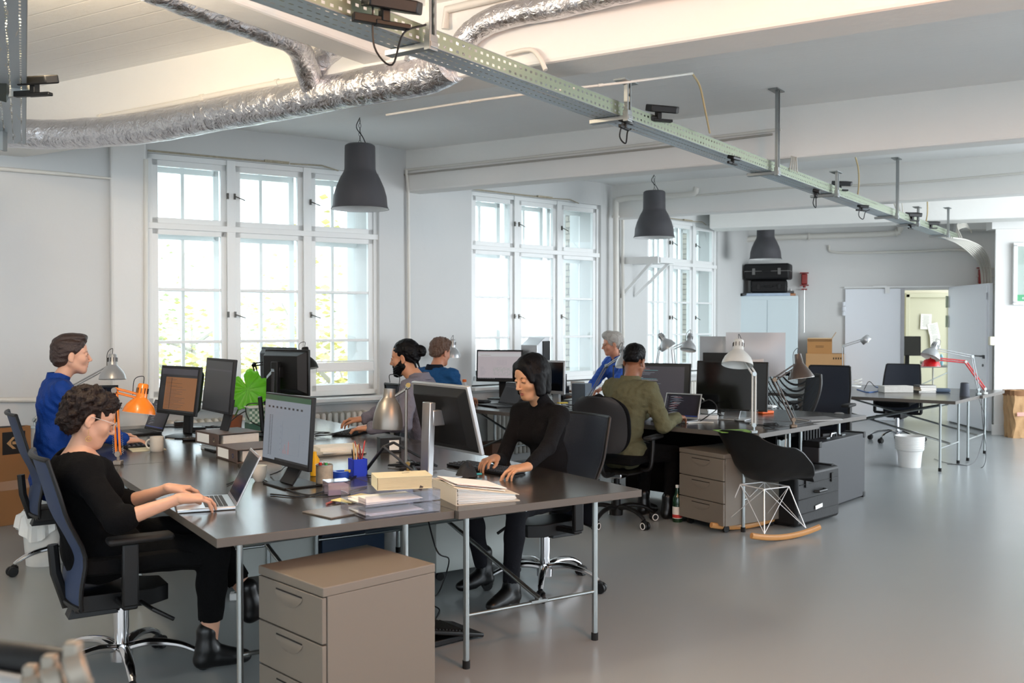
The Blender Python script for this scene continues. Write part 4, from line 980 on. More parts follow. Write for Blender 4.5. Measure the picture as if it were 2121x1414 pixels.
m = MB(); m.tube(bez([(0, 0, .08), (lc.x*.2, 0, .12), (lc.x*.7, lc.y*.6, lc.z*.8), (lc.x, lc.y, lc.z)], 6), .0055, 8); m.build('stem', mat('leaf_stem', '4d7a2c', .5), t)
m = MB(); n = 120; vs = [(0, 0, 0)]; rg = random.Random(2)
for q in range(1, 8):
    for k in range(n):
        a = 2*pi*k/n; lob = 1+.10*sin(5*a+.6)+.05*sin(13*a)+.03*sin(23*a); notch = 1-.75*exp_(-((((a-R(118)+pi) % (2*pi))-pi)/.10)**2)*(q/7)
        r = .15*q/7*(lob if q > 3 else 1)*notch*(1.05+.15*cos(a+.9)); x, z = r*cos(a), r*sin(a)*.98
        vs.append((x, -.03*(r/.15)**2+.007*sin(9*a)*q/7, z))
fs = [(0, 1+k, 1+(k+1) % n) for k in range(n)]+[(1+(q-1)*n+k, 1+q*n+k, 1+q*n+(k+1) % n, 1+(q-1)*n+(k+1) % n) for q in range(1, 7) for k in range(n)]
m._add(vs, fs); lf = m.build('leaf', M_leaf, t, loc=lc, rot=(R(-8), R(5), R(10)), solid=.0015)
m = MB()
for a in (-150, -100, -60, -20, 20, 60, 95, 140, 175): m.tube([(0, -.002, 0), (.07*cos(R(a)), -.010, .07*sin(R(a))), (.13*cos(R(a)), -.028, .13*sin(R(a)))], [.003, .002, .001], 5)
m.build('leaf_veins', mat('leaf_vein', '7ccf4a', .5), lf)

# ------------------------------------------------------------------ jointed desk lamps
def lamp(label, base, elbow, neck, aim, col, metal, shade_r=.085, shade_h=.15, style='bell', arm=.0055, dbl=True, clampc=None, cable_=True, inner=None, joint=None):
    """base, elbow, neck: world points; aim: direction the opening points to"""
    base, elbow, neck, aim = Vector(base), Vector(elbow), Vector(neck), Vector(aim).normalized()
    t = thing('desk_lamp', label, 'desk lamp', base, 0, 'jointed desk lamps'); o = base; L = lambda p: Vector(p)-o
    m = MB(); m.box((0, 0, .012), (.045, .045, .024)); m.box((0, 0, -.03), (.05, .04, .008)) if 0 else None; m.cyl((0, 0, .02), (0, 0, .06), .009, 10); m.build('clamp', clampc or metal, t, bevel=.004)
    sd = (L(elbow)-Vector((0, 0, .06))).cross(L(neck)-L(elbow))
    if sd.length < 1e-5: sd = Vector((0, 1, 0))
    sd = sd.normalized(); vw = (L(elbow)).normalized(); pr = sd.cross(vw).normalized()
    def arm_(nm, p, q, off):
        a = MB(); a.tube([p+off*.011, q+off*.011], arm, 6)
        if dbl: a.tube([p-off*.011, q-off*.011], arm, 6)
        return a.build(nm, col if style != 'bell_metal' else metal, t)
    lo_ = arm_('lower_arm', Vector((0, 0, .055)), L(elbow), pr)
    d2 = (L(neck)-L(elbow)).normalized(); arm_('upper_arm', L(elbow), L(neck), sd.cross(d2).normalized())
    a = MB(); 
    for off in (-1, 1):
        if dbl: p0 = Vector((0, 0, .06))+pr*.026*off; p1 = p0+vw*.11; a.tube([p0.lerp(p1, k/30)+Vector((.004*cos(k*1.9), .004*sin(k*1.9), 0)) for k in range(31)], .0014, 4)
    if dbl: a.build('spring', M_zinc, t)
    for p in (L(elbow), L(neck), Vector((0, 0, .06))): j = MB(); j.tube([p-sd*.014, p+sd*.014], .016 if dbl else .012, 12); j.build('joint', joint or metal, t)
    zx = aim.cross(Vector((0, 0, 1))); zx = zx.normalized() if zx.length > .01 else Vector((1, 0, 0)); yx = (-aim).cross(zx)
    nk = L(neck); c = nk+aim*.0
    Ms = Matrix(((zx.x, yx.x, -aim.x, c.x), (zx.y, yx.y, -aim.y, c.y), (zx.z, yx.z, -aim.z, c.z), (0, 0, 0, 1)))
    r, h = shade_r, shade_h
    if style in ('bell', 'bell_metal'): prof = [(0, .075), (r*.26, .075), (r*.32, .068), (r*.34, .0), (r*.36, -.005), (r*.62, -h*.18), (r*.82, -h*.33), (r*.94, -h*.5), (r, -h*.66)]
    elif style == 'cone': prof = [(0, .07), (r*.26, .07), (r*.34, .0), (r*.40, -.01), (r*.72, -h*.35), (r, -h*.64), (r, -h*.67)]
    elif style == 'long': prof = [(0, .045), (r*.40, .043), (r*.42, .0), (r*.48, -.006), (r*.74, -h*.17), (r*.93, -h*.42), (r*1.02, -h*.68), (r*1.0, -h*.82)]
    elif style == 'dome': prof = [(0, .06), (r*.3, .06), (r*.36, .0), (r*.7, -h*.12), (r*.93, -h*.35), (r, -h*.6)]
    elif style == 'spot': prof = [(0, .035), (r*.8, .03), (r, .01), (r, -.035), (r*.95, -.04)]
    s = MB(); s.lathe(prof, 32, M=Ms); so = s.build('lamp_shade', col, t)
    s = MB(); s.lathe([(max(q-.002, .0005), z-.002) for q, z in prof[(3 if len(prof) > 6 else 1):]], 32, M=Ms); s.build('shade_lining', inner or mat('lamp_inside_white', 'dcdcd8', .4), so)
    if style in ('bell', 'bell_metal', 'dome'):
        s = MB()
        for k in range(10): a_ = 2*pi*k/10; s.box((0, 0, 0), (.004, .003, .03), Ms @ RZ(math.degrees(a_)) @ T(r*.345, 0, .035))
        s.build('vent_slot', M_rubber, so)
    s = MB(); s.ball((0, 0, -h*.4), .022, M=Ms); s.build('bulb', mat('frosted_bulb', 'e9e6dc', .3), so)
    if cable_:
        s = MB(); top = Ms @ Vector((0, 0, .075)); s.tube(bez([top, top+Vector((.0, 0, .04)), top+(L(elbow)-top).normalized()*.05+Vector((0, 0, .035)), L(neck)+(L(elbow)-L(neck)).normalized()*.05], 6), .0022, 6); s.build('cable', M_black, t)
    return t
M_orange = mat('orange_enamel', 'e07a10', .25, coat=.4); M_pewter = mat('pewter_metal', '86827c', .38, .7); M_brass = mat('aged_brass', '9a7c48', .35, .8); M_lsil = mat('silver_paint', 'aeb0b2', .3, .5); M_lwhite = mat('light_grey_enamel', 'c9cac6', .35); M_lbrown = mat('dark_brown_enamel', '4a3d35', .3, coat=.3); M_lred = mat('red_enamel', 'c8141c', .25, coat=.4)
bo = at(245, 962); yo = bo.y
lamp('orange jointed desk lamp clamped between the left desks', bo, WD(238, 808, yo), WD(293, 822, yo), (-.12, -.12, -1), M_orange, mat('rusty_grey_joint', '8b7f74', .4, .6), .088, .135, 'bell', arm=.007)
lamp('silver jointed lamp behind the blue-bloused woman', Vector((-3.42, 6.98, .77)), WD(150, 800, 6.98), WD(233, 755, 6.9), (.03, -.1, -1), M_lsil, M_zinc, .092, .155, 'bell')
bp = at(845, 984); lamp('pewter bell desk lamp on thin pole near the silver column stand', bp, WD(846, 797, bp.y), WD(806, 822, bp.y), (-.05, -.05, -1), M_pewter, M_brass, .077, .2, 'long', arm=.008, dbl=False, cable_=True, inner=mat('pewter_inside', '6d675c', .5))
lamp('black jointed lamp behind the big leaf plant and monitors', at(552, 868), WD(526, 755, 7.75), WD(634, 738, 7.7), (.15, -.1, -1), M_black, M_black, .085, .15, 'bell')
lamp('silver lamp behind the man in denim shirt', Vector((-.62, 9.78, .74)), WD(905, 760, 9.75), WD(938, 718, 9.7), (-.05, .1, -1), M_lsil, M_zinc, .08, .15, 'bell')
lamp('left silver lamp of the pair before the third window', GB(1.85, 1.9+.35, TH), WD(1366, 722, 9.9), WD(1374, 703, 9.9), (.62, -.1, -1), M_lsil, M_zinc, .085, .15, 'bell')
lamp('right silver lamp of the pair before the third window', GB(1.88, 1.95, TH), WD(1393, 722, 9.6), WD(1428, 706, 9.6), (-.2, -.3, -1), M_lsil, M_zinc, .08, .14, 'bell')
lamp('silver lamp partly hidden behind the head of the olive-shirted man', GB(.97, 2.35, TH), WD(1256, 758, 8.8), WD(1291, 735, 8.7), (.1, -.3, -1), M_lsil, M_zinc, .085, .15, 'bell')
bq = GB(.05, .045, TH); lamp('light grey jointed lamp on the front corner of the middle desks', bq, WD(1562, 774, bq.y), WD(1529, 724, bq.y), (-.12, -.3, -1), M_lwhite, M_zinc, .112, .17, 'bell', arm=.0075)
bw_ = GB(.60, .03, TH); lamp('dark brown cone lamp clamped on the middle desk edge', bw_, WD(1604, 786, bw_.y), WD(1655, 752, bw_.y), (.12, -.1, -1), M_lbrown, mat('bronze_arm', '7c6a5a', .35, .7), .098, .17, 'cone', arm=.006)
lamp('slim silver lamp with short round head on the far desks', Vector((3.95, 11.60, TH)), WD(1747, 716, 11.6), WD(1792, 702, 11.5), (.55, -.2, -.7), M_lsil, M_zinc, .06, .08, 'spot', cable_=False)
bc = Vector((5.10, 10.65, TH)); lamp('silver jointed lamp above the red one on the far desk edge', bc, WD(2014, 738, bc.y), WD(1934, 722, bc.y), (-.5, -.2, -1), M_lsil, M_zinc, .105, .16, 'bell')
bc2 = Vector((5.22, 10.75, TH)); lamp('red jointed lamp on the far desk edge', bc2, WD(2000, 749, bc2.y), WD(1928, 742, bc2.y), (0, -.05, -1), M_lred, M_lwhite, .1, .15, 'dome', arm=.008)
# ------------------------------------------------------------------ near cluster: trays, books, cups
M_clear = bpy.data.materials.new('clear_acrylic'); M_clear.use_nodes = True
def _c():
    nt = M_clear.node_tree; N = nt.nodes; L = nt.links; N.remove(N['Principled BSDF']); t = N.new('ShaderNodeBsdfTransparent'); t.inputs[0].default_value = (.90, .89, .94, 1); g = N.new('ShaderNodeBsdfGlossy'); g.inputs['Roughness'].default_value = .06
    lw_ = N.new('ShaderNodeLayerWeight'); lw_.inputs[0].default_value = .35; k = N.new('ShaderNodeMath'); k.operation = 'MULTIPLY_ADD'; k.inputs[1].default_value = .5; k.inputs[2].default_value = .06; L.new(lw_.outputs[1], k.inputs[0])
    mx = N.new('ShaderNodeMixShader'); L.new(k.outputs[0], mx.inputs[0]); L.new(t.outputs[0], mx.inputs[1]); L.new(g.outputs[0], mx.inputs[2]); L.new(mx.outputs[0], N['Material Output'].inputs[0])
_c()
tw0, tw1 = W(737, 1079, TH), W(930, 1056, TH)
ta = math.degrees(atan2((tw1-tw0).y, (tw1-tw0).x)); tc_ = (tw0+tw1)/2+Vector((-sin(R(ta)), cos(R(ta)), 0))*.125
for k in range(2):
    t = thing('letter_tray', ['clear acrylic letter tray at the desk edge, lower of two', 'clear acrylic letter tray carrying the thick cream book, upper of two'][k], 'letter tray', tc_+Vector((0, 0, k*.048)), ta, 'clear letter trays')
    m = MB(); m.box((0, 0, .003), (.34, .25, .003)); m.box((0, -.124, .023), (.34, .003, .042)); m.box((0, .124, .023), (.34, .003, .042)); m.box((.169, 0, .023), (.003, .25, .042)); m.box((-.169, .09, .02), (.003, .07, .03)); m.box((-.169, -.09, .02), (.003, .07, .03)); m.build('tray', M_clear, t, smooth=False)
    m = MB(); rg = random.Random(k)
    for i in range(3-k): m.box((-.02+rg.uniform(-.02, .01), 0, .007+i*.0035), (.25, .18, .0018), RZ(rg.uniform(-5, 5)))
    m.build('paper_stack', [M_paper, mat('dark_print', '4a4a52', .6)][0], t, smooth=False)
o = flat('magazine', 'dark magazine sticking out from the lower clear tray', 'magazine', tc_+Vector((-.20, -.02, .0)), ta+14, .26, .2, .006, mat('magazine_cover', '6a6158', .3, var=.4, vscale=12))
o = flat('envelope', 'pale yellow envelope sticking out left of the clear trays', 'envelope', W(738, 1037, TH)+Vector((0, 0, .010)), ta+25, .2, .12, .004, mat('pale_yellow_paper', 'd9d08e', .8))
t = thing('thick_book', 'thick cream paperback lying on the upper clear tray', 'book', tc_+Vector((.045, .03, .096)), ta-16); m = MB(); m.box((0, 0, .0015), (.235, .15, .002)); m.box((0, 0, .0525), (.235, .15, .002)); m.box((-.117, 0, .027), (.002, .15, .053)); m.build('cover', mat('cream_cover', 'd8cfae', .6), t, bevel=.001); m = MB(); m.box((.001, 0, .027), (.228, .144, .049)); m.build('page_block', mat('cream_pages', 'd6c6a0', .85, bump=.6, bscale=150, stretch=(.05, .05, 8)), t, smooth=False)
m = MB(); m.box((.03, .02, .0538), (.035, .006, .0006), RZ(20)); m.build('cover_motif', mat('motif_dark', '3a2c28', .7), t, smooth=False); m = MB(); m.box((.06, -.0725, .03), (.014, .0008, .02), RY(25)); m.build('edge_motif', mat('motif_dark', '3a2c28', .7), t, smooth=False)
# white binder with fanned contents
bw0 = W(960, 1047, TH); t = thing('lever_arch_binder', 'white lever arch binder fanned open with papers at the front desk edge', 'binder', W(985, 1030, TH), 24, 'lever arch binders'); M_cream = mat('cream_binder', 'd3cbbb', .6)
m = MB(); m.box((0, 0, .002), (.30, .31, .003)); m.box((-.15, 0, .036), (.003, .31, .072)); m.build('cover', M_cream, t, smooth=False)
m = MB(); m.box((-.0, 0, .0), (.30, .31, .003), T(-.15, 0, .075) @ RY(9) @ T(.15, 0, 0)); m.build('cover_lid', M_cream, t, smooth=False)
m = MB(); rg = random.Random(4)
for i in range(26): m.box((.14, rg.uniform(-.006, .006), 0), (.275+rg.uniform(-.01, .01), .295, .0014), T(-.145, 0, .006+i*.0026) @ RY(i*.33))
m.build('pages', M_paper, t, smooth=False)
for i, (cc, a_) in enumerate(((M_paper, -4), (mat('red_white_cover', 'c9b4ae', .5, var=.2), 6), (M_paper, 1))):
    o = flat('document_folder', ['plain sheet lowest of three', 'printed brochure in the middle of three', 'topmost of three brochures'][i]+' lying on the white binder', 'papers', t.location+Vector((cos(R(24))*-.02, sin(R(24))*-.02, .060+i*.005)), 24+a_, .25, .22, .003, cc); o.rotation_euler = (0, R(9), R(24+a_))
# cups and stationery
t = thing('pen_holder', 'square blue pen holder full of pencils', 'pen holder', at(741, 985), 30); m = MB()
for a, b, c, d in ((-.036, 0, .004, .076), (.036, 0, .004, .076), (0, -.036, .076, .004), (0, .036, .076, .004)): m.box((a, b, .045), (c, d, .09))
m.box((0, 0, .003), (.074, .074, .006)); m.build('cup', mat('cobalt_plastic', '1436c4', .35), t, smooth=False)
pcs = ['7a2a30', 'c59048', 'b0503a', 'd8b070', '222226', 'c03a3a', '8a4a3a', 'd9c8a0']; pos_ = (741, 985)
for i, pc in enumerate(pcs):
    rg = random.Random(i); bx_, by_ = rg.uniform(-.025, .025), rg.uniform(-.025, .025); tx, ty = rg.uniform(-.05, .05), rg.uniform(-.04, .04)
    m = MB(); b0 = at(741, 985); p0 = b0+Vector((bx_, by_, .01)); p1 = b0+Vector((bx_+tx*.8, by_+ty*.8, .15+rg.uniform(-.02, .03))); m.cyl(tuple(p0), tuple(p1), .0035, 8); m.tube([p1, p1+(p1-p0).normalized()*.012], [.0035, .0008], 8)
    o = m.build('pencil', mat('pencil_'+'abcdefgh'[i], pc, .45)); tag(o, ['dark red', 'ochre', 'rust', 'tan', 'black', 'red', 'brown', 'cream'][i]+' pencil standing in the blue holder', 'pencil', 'pencils in the blue holder')
t = thing('tin_cup', 'round tin cup with map-like pattern holding markers', 'cup', at(672, 1003), 0); m = MB(); m.lathe([(0, 0), (.041, 0), (.041, .098), (.039, .098), (.039, .004), (0, .004)], 28)
M_tin = mat('patterned_tin', 'b3a690', .4, var=.55, vscale=26); m.build('cup', M_tin, t); m = MB(); m.lathe([(.040, .0955), (.0425, .0965), (.0425, .099), (.040, .099)], 28, close=True); m.build('rim', M_zinc, t)
for i, (pc, x, y) in enumerate((('d8302c', -.02, 0), ('3aa852', .01, -.01), ('e8e4da', .0, .02))):
    b0 = at(672, 1003)+Vector((x, y, .0)); m = MB(); m.cyl(tuple(b0+Vector((0, 0, .01))), tuple(b0+Vector((0, 0, .108))), .008, 12); o = m.build('marker', mat('marker_'+'abc'[i], pc, .4)); tag(o, ['red', 'green', 'white'][i]+' capped marker in the patterned tin cup', 'marker', 'markers in the tin cup')
t = thing('glue_bottle', 'yellow bottle behind the patterned tin cup', 'bottle', at(652, 985), 0); m = MB(); m.lathe([(0, 0), (.024, .002), (.025, .085), (.012, .105), (.009, .125), (0, .127)], 20); m.build('body', mat('yellow_plastic', 'f0bb10', .4), t)
t = thing('tape_dispenser', 'blue tape ring beside the pen holder', 'tape', at(706, 988), 0); m = MB(); m.lathe([(.026, 0), (.042, 0), (.042, .032), (.026, .032)], 28, close=True); m.build('ring', mat('blue_plastic', '2450c8', .35), t); m = MB(); m.box((.035, 0, .032), (.03, .02, .012)); m.build('cutter', mat('yellow_cutter', 'c9b040', .4), t)
t = thing('card_box', 'clear box filled with cards in front of the tin cup', 'box', at(697, 1024), 28); m = MB()
for a, b, c, d in ((-.052, 0, .003, .08), (.052, 0, .003, .08), (0, -.04, .107, .003), (0, .04, .107, .003)): m.box((a, b, .032), (c, d, .064))
m.box((0, 0, .066), (.11, .083, .004)); m.build('case', M_clear, t, smooth=False); m = MB(); m.box((0, 0, .026), (.094, .068, .045)); m.build('cards', mat('cards_pink', 'cbbcc0', .7), t, smooth=False)
t = thing('pencil_stub', 'short pink pen lying at the front left of the clear trays', 'pen', at(686, 1042), 70); m = MB(); m.cyl((-.04, 0, .005), (.03, 0, .005), .0045, 8); m.cyl((.03, 0, .005), (.04, 0, .005), .0045, 8, .001); m.build('barrel', mat('pink_barrel', 'b0615a', .4), t)
t = thing('pouch', 'crumpled black pouch with teal tag before the long keyboard', 'pouch', at(966, 987), 20); m = MB(); m.grid(lambda a, b: (lambda an, q: (.062*q*cos(an), .04*q*sin(an), .066*max(0, 1-q**2.2)*(1+.18*sin(3*an+1))+.002))(2*pi*a, max(.001, b)), 28, 10, 0); m.build('body', mat('black_nylon', '17171a', .7, bump=.6, bscale=60), t, subsurf=1); m = MB(); m.box((.065, -.01, .012), (.03, .012, .01)); m.build('zip_tag', mat('teal', '2fa0a8', .4), t, bevel=.003)
for i, (a_, sz, cc) in enumerate(((3, (.3, .22, .006), '6f6a62'), (-6, (.31, .21, .008), 'b9b2a6'), (8, (.26, .2, .012), 'd8d2c6'), (0, (.25, .18, .02), 'e2ddd2'))):
    o = flat('book' if i == 3 else 'folder', ['grey folder lowest in the pile', 'buff folder in the pile', 'cream booklet in the pile', 'white book topmost on the pile'][i]+' right of the spreadsheet monitor', 'book' if i == 3 else 'papers', at(698, 938)+Vector((0, 0, [0, .006, .014, .026][i])), 25+a_, *sz, mat('pile_'+'abcd'[i], cc, .75))
t = thing('label_box', 'small black box with white label behind the laptop riser', 'box', at(806, 935), 20); m = MB(); m.box((0, 0, .045), (.13, .1, .09)); m.build('body', M_black, t, bevel=.002); m = MB(); m.box((.02, -.0505, .045), (.06, .001, .06)); m.box((.0655, 0, .045), (.001, .05, .06)); m.build('label', M_paper, t, smooth=False)
t = thing('laptop_riser', 'dark folding frame riser in front of the bearded man', 'riser', at(800, 950), 0); o_ = t.location; m = MB(); K = lambda x, y, z: Vector(W(x, y, z))-o_
for p, q in (((757, 975, TH+.008), (795, 903+22, TH+.17)), ((795, 925, TH+.17), (815, 916, TH+.175)), ((815, 916, TH+.175), (905, 965, TH+.03)), ((795, 925, TH+.17), (868, 985, TH+.02)), ((842, 942, TH+.008), (868, 985, TH+.02))): m.beam(K(*p), K(*q), .016, .012)
m.build('frame', mat('charcoal_metal', '37393b', .5, .4), t, bevel=.003, smooth=False)
# under the near cluster
M_lgrey = mat('light_grey_cabinet', 'b9bdb8', .45)
def cab(label, x, y, rz, w, d, h, col, group=None, name='under_desk_cabinet', cat='cabinet'):
    p = W(x, y, 0); t = thing(name, label, cat, p, rz, group); m = MB(); m.box((0, 0, h/2+.03), (d, w, h-.06)); m.build('carcass', col, t, bevel=.004, smooth=False); m = MB(); m.box((-d/2-.004, 0, h/2+.03), (.008, w-.02, h-.09)); m.build('front_panel', col, t, bevel=.003, smooth=False)
    for a in (-1, 1):
        for b in (-1, 1): m = MB(); m.lathe([(0, -.01), (.025, -.01), (.025, .01), (0, .01)], 12, M=T(a*(d/2-.05), b*(w/2-.05), .025) @ RX(90)); m.build('caster', M_black, t)
    return t
cab('light grey cabinet under the desks behind the front pedestal', 960, 1178, 212, .42, .60, .56, M_lgrey, 'light grey cabinets under the near desks')
cab('pale grey cabinet under the left desks near the seated woman in black', 530, 1195, 212, .42, .58, .56, M_lgrey, 'light grey cabinets under the near desks')
t = thing('computer_tower', 'dark blue computer tower under the near desks', 'computer', W(720, 1170, 0), 212); m = MB(); m.box((0, 0, .22), (.42, .2, .44)); m.build('case', mat('dark_blue_case', '17304a', .45), t, bevel=.006); m = MB(); m.box((-.212, 0, .3), (.004, .15, .12)); m.build('drive_panel', M_black, t, smooth=False)
t = thing('footrest', 'black keyboard-like footrest leaning behind the front pedestal', 'footrest', W(905, 1325, 0), 40); m = MB(); m.box((0, 0, .06), (.36, .26, .02), RY(14)); m.box((0, 0, .02), (.30, .2, .03)); m.build('platform', M_black, t, bevel=.006); m = MB(); [m.box((-.14+.02*i, 0, .072), (.008, .22, .006), RY(14)) for i in range(12)]; m.build('ridges', M_black2, t, smooth=False)
cable([W(880, 1050, .6), W(905, 1140, .45), W(930, 1160, .2), W(912, 1220, .02), W(895, 1240, .006)], .004, 'black cable hanging under the near desks', M_bcab, name='hanging_cable'); cable([W(884, 1250, .01), W(910, 1262, .01), W(900, 1290, .01), W(912, 1330, .01)], .004, 'black cable on floor beside the footrest', M_bcab, name='floor_cable')
cable([W(480, 1210, .01), W(505, 1222, .012), W(530, 1232, .01), W(556, 1238, .01), W(580, 1236, .01)], .005, 'white cable on the floor under the near desks', M_wcab, name='floor_cable'); cable([W(745, 1140, .5), W(725, 1150, .4), W(735, 1175, .3), W(760, 1185, .35)], .005, 'white looped cable beside the blue tower', M_wcab, name='hanging_cable')
t = thing('power_strip', 'white power strip on the floor behind the crossed boots', 'power strip', W(515, 1240, 0), 10); m = MB(); m.box((0, 0, .02), (.2, .055, .04)); m.build('body', M_white, t, bevel=.006); m = MB(); [m.lathe([(0, .0402), (.018, .0402), (.018, .041)], 16, c=(x, 0, 0)) for x in (-.06, 0, .06)]; m.build('socket', M_grey, t)
# left wall: boxes, bin, side desk with monitor, leaning frame
M_kraft = mat('kraft_cardboard', '9c6b40', .85, bump=.15, bscale=30, var=.08, vscale=4); M_kraft2 = mat('light_cardboard', 'b98f62', .85, var=.06, vscale=5)
kb0, kb1 = W(66, 1080, 0), W(-60, 1100, 0); ka = math.degrees(atan2((kb0-kb1).y, (kb0-kb1).x)); kc_ = (kb0+kb1)/2+Vector((-sin(R(ka)), cos(R(ka)), 0))*.2
t = thing('cardboard_box', 'tall brown cardboard box with black arrow label at the left wall', 'box', kc_, ka); kw = (kb0-kb1).length; m = MB(); m.box((0, 0, .37), (kw, .4, .74)); m.build('carton', M_kraft, t, bevel=.003, smooth=False)
m = MB(); m.box((0, -.2015, .30), (kw, .001, .07)); m.build('packing_tape', mat('clear_tape', 'a87c5a', .2), t, smooth=False)
m = MB(); m.box((kw/2-.13, -.202, .62), (.17, .002, .17)); m.box((kw/2-.13, -.10, .741), (.17, .2, .002)); lb_ = m.build('black_label', mat('black_print', '141212', .7), t, smooth=False)
m = MB(); ax_ = kw/2-.13; m.box((ax_+.025, -.2035, .62), (.075, .001, .022)); m.box((ax_-.005, -.2035, .645), (.055, .001, .018), T(ax_, 0, .62) @ RY(-42) @ T(-ax_, 0, -.62)) if 0 else None
m._add([(ax_-.055, -.2035, .62), (ax_-.01, -.2035, .665), (ax_+.015, -.2035, .665), (ax_-.02, -.2035, .63), (ax_-.02, -.2035, .61), (ax_+.015, -.2035, .575), (ax_-.01, -.2035, .575)], [(0, 1, 2, 3), (0, 3, 4), (0, 4, 5, 6)]); m.build('arrow_mark', M_kraft2, lb_, smooth=False)
t = thing('leaning_panel', 'aluminium-framed dark panel leaning at the left edge', 'frame', W(8, 845, .745), 0); m = MB(); Mx = RY(-6) @ RZ(60); m.box((0, 0, .28), (.5, .02, .56), Mx); m.build('panel', mat('dark_glass_panel', '3c3b3f', .15), t, smooth=False); m = MB()
for a, b, c, d in ((-.25, .28, .03, .6), (.25, .28, .03, .6), (0, .0, .53, .03), (0, .56, .53, .03)): m.box((a, 0, b), (c, .035, d), Mx)
m.build('frame_border', M_alu, t, bevel=.003, smooth=False)
flat('flyer', 'small colourful flyer on top of the cardboard box', 'flyer', W(20, 842, .742), 20, .2, .12, .004, mat('flyer_pink', 'c98a80', .5, var=.4, vscale=30))
t = thing('waste_bin', 'white waste bin with white bag beside the left chair', 'bin', W(95, 1165, 0), 0, 'white waste bins'); m = MB(); m.lathe([(0, 0), (.115, 0), (.14, .32), (.136, .32), (.112, .006), (0, .006)], 32); m.build('bucket', mat('white_bin', 'dcd9d2', .5), t)
m = MB(); m.grid(lambda a, b: ((.15-.03*b+.012*sin(14*2*pi*a)*(1-b*.3)+(.05*sin(2*pi*a-2.4) if b < .6 else 0)*.6)*cos(2*pi*a), (.15-.03*b+.012*sin(14*2*pi*a)*(1-b*.3))*sin(2*pi*a), .345-.02*b*0-.14*(1-b)**2*(1+.3*sin(3*2*pi*a))), 80, 8, 0); m.build('bin_bag', mat('white_bag', 'e4e2dc', .35, bump=.5, bscale=30), t)
monitor('black widescreen monitor behind the woman in blue, at the left wall', Vector((-3.10, 7.08, .74)), 285, .45, .27, .20, 'off', 4, base=(.2, .16))
# radiators below the windows
def radiator(i, x0, x1, label):
    p, q = FAC[i], FAC[i+1]; d, nn = outn(p, q); t = thing('radiator', label, 'radiator', Vector((*p, 0))+d*x0-nn*.1, math.degrees(atan2(d.y, d.x)), 'ribbed white radiators'); n = int((x1-x0)/.06)
    for z in (.14, .68): m = MB(); m.cyl((0, 0, z), ((n-1)*.06, 0, z), .022, 10); m.build('header_pipe', M_pipe, t)
    for k in range(n): m = MB(); m.box((k*.06, 0, .41), (.042, .13, .62)); m.build('rib', M_pipe, t, bevel=.018, bseg=3)
    m = MB()
    for k in (1, n-2): m.box((k*.06, 0, .05), (.03, .1, .1))
    m.build('foot', M_pipe, t, smooth=False)
radiator(1, .15, 1.95, 'white ribbed radiator under the first window'); radiator(3, .2, 1.8, 'white ribbed radiator under the second window'); radiator(5, .2, 1.6, 'white ribbed radiator under the third window')
# outdoor trees and ground seen through the windows
M_fol = mat('autumn_leaves', 'ddd288', .7, var=.25, vscale=2.5); M_fol2 = mat('green_leaves', 'c3cc98', .7, var=.25, vscale=2.5); M_bark = mat('bark', 'b5aca0', .9)
for m_ in (M_fol, M_fol2): m_.node_tree.nodes['Principled BSDF'].inputs['Subsurface Weight'].default_value = 0
def tree(x, y, h, r, fm, label, seed, n=1500):
    rg = random.Random(seed); t = thing('autumn_tree', label, 'tree', (x, y, -6), 0, 'trees outside the windows'); m = MB(); m.tube(bez([(0, 0, 0), (.1, .1, h*.4), (.0, .2, h*.85)], 5), [.22-.018*i for i in range(11)], 8); br = []
    for k in range(16):
        a = rg.uniform(0, 6.28); z = h*rg.uniform(.35, .8); q = r*rg.uniform(.5, .95); e = (q*cos(a), q*sin(a), z+rg.uniform(.3, 1.6)); m.tube(bez([(0, .1, z), (e[0]*.5, e[1]*.5, z+.5), e], 4), [.06-.006*i for i in range(9)], 5)
    m.build('trunk', M_bark, t); m = MB()
    cl = [(rg.gauss(0, r*.45), rg.gauss(0, r*.45), h*.68+rg.gauss(0, h*.15)) for _ in range(34)]
    for i in range(n):
        c = cl[rg.randrange(34)]; p = Vector((c[0]+rg.gauss(0, .42), c[1]+rg.gauss(0, .42), c[2]+rg.gauss(0, .38))); s_ = rg.uniform(.05, .11); M = Matrix.Translation(p) @ RZ(rg.uniform(0, 360)) @ RX(rg.uniform(-70, 70)); m._add([(-s_, 0, 0), (0, -s_*.6, .01), (s_, 0, 0), (0, s_*.6, .01)], [(0, 1, 2, 3)], M)
    m.build('foliage', fm, t, smooth=False)
for k, (x, y, h, r, fm, lb, n) in enumerate(((-5.9, 17.0, 7.6, 2.1, M_fol, 'yellow-leaved tree outside the left pane of the first window', 1900), (-4.6, 19.5, 8.4, 2.2, M_fol, 'autumn tree outside the middle of the first window', 2200), (-2.3, 14.6, 8.2, 1.5, M_fol, 'close golden tree outside the right pane of the first window', 2500), (-7.6, 23.0, 9.0, 2.8, M_fol2, 'greener tree farther outside the first window', 1500))):
    tree(x, y, h, r, fm, lb, 20+k, n)
mb = MB(); mb.box((-10, 22, -6.1), (60, 60, .1)); struct(mb.build('ground_outside', mat('asphalt', '6c6a66', .9), smooth=False))
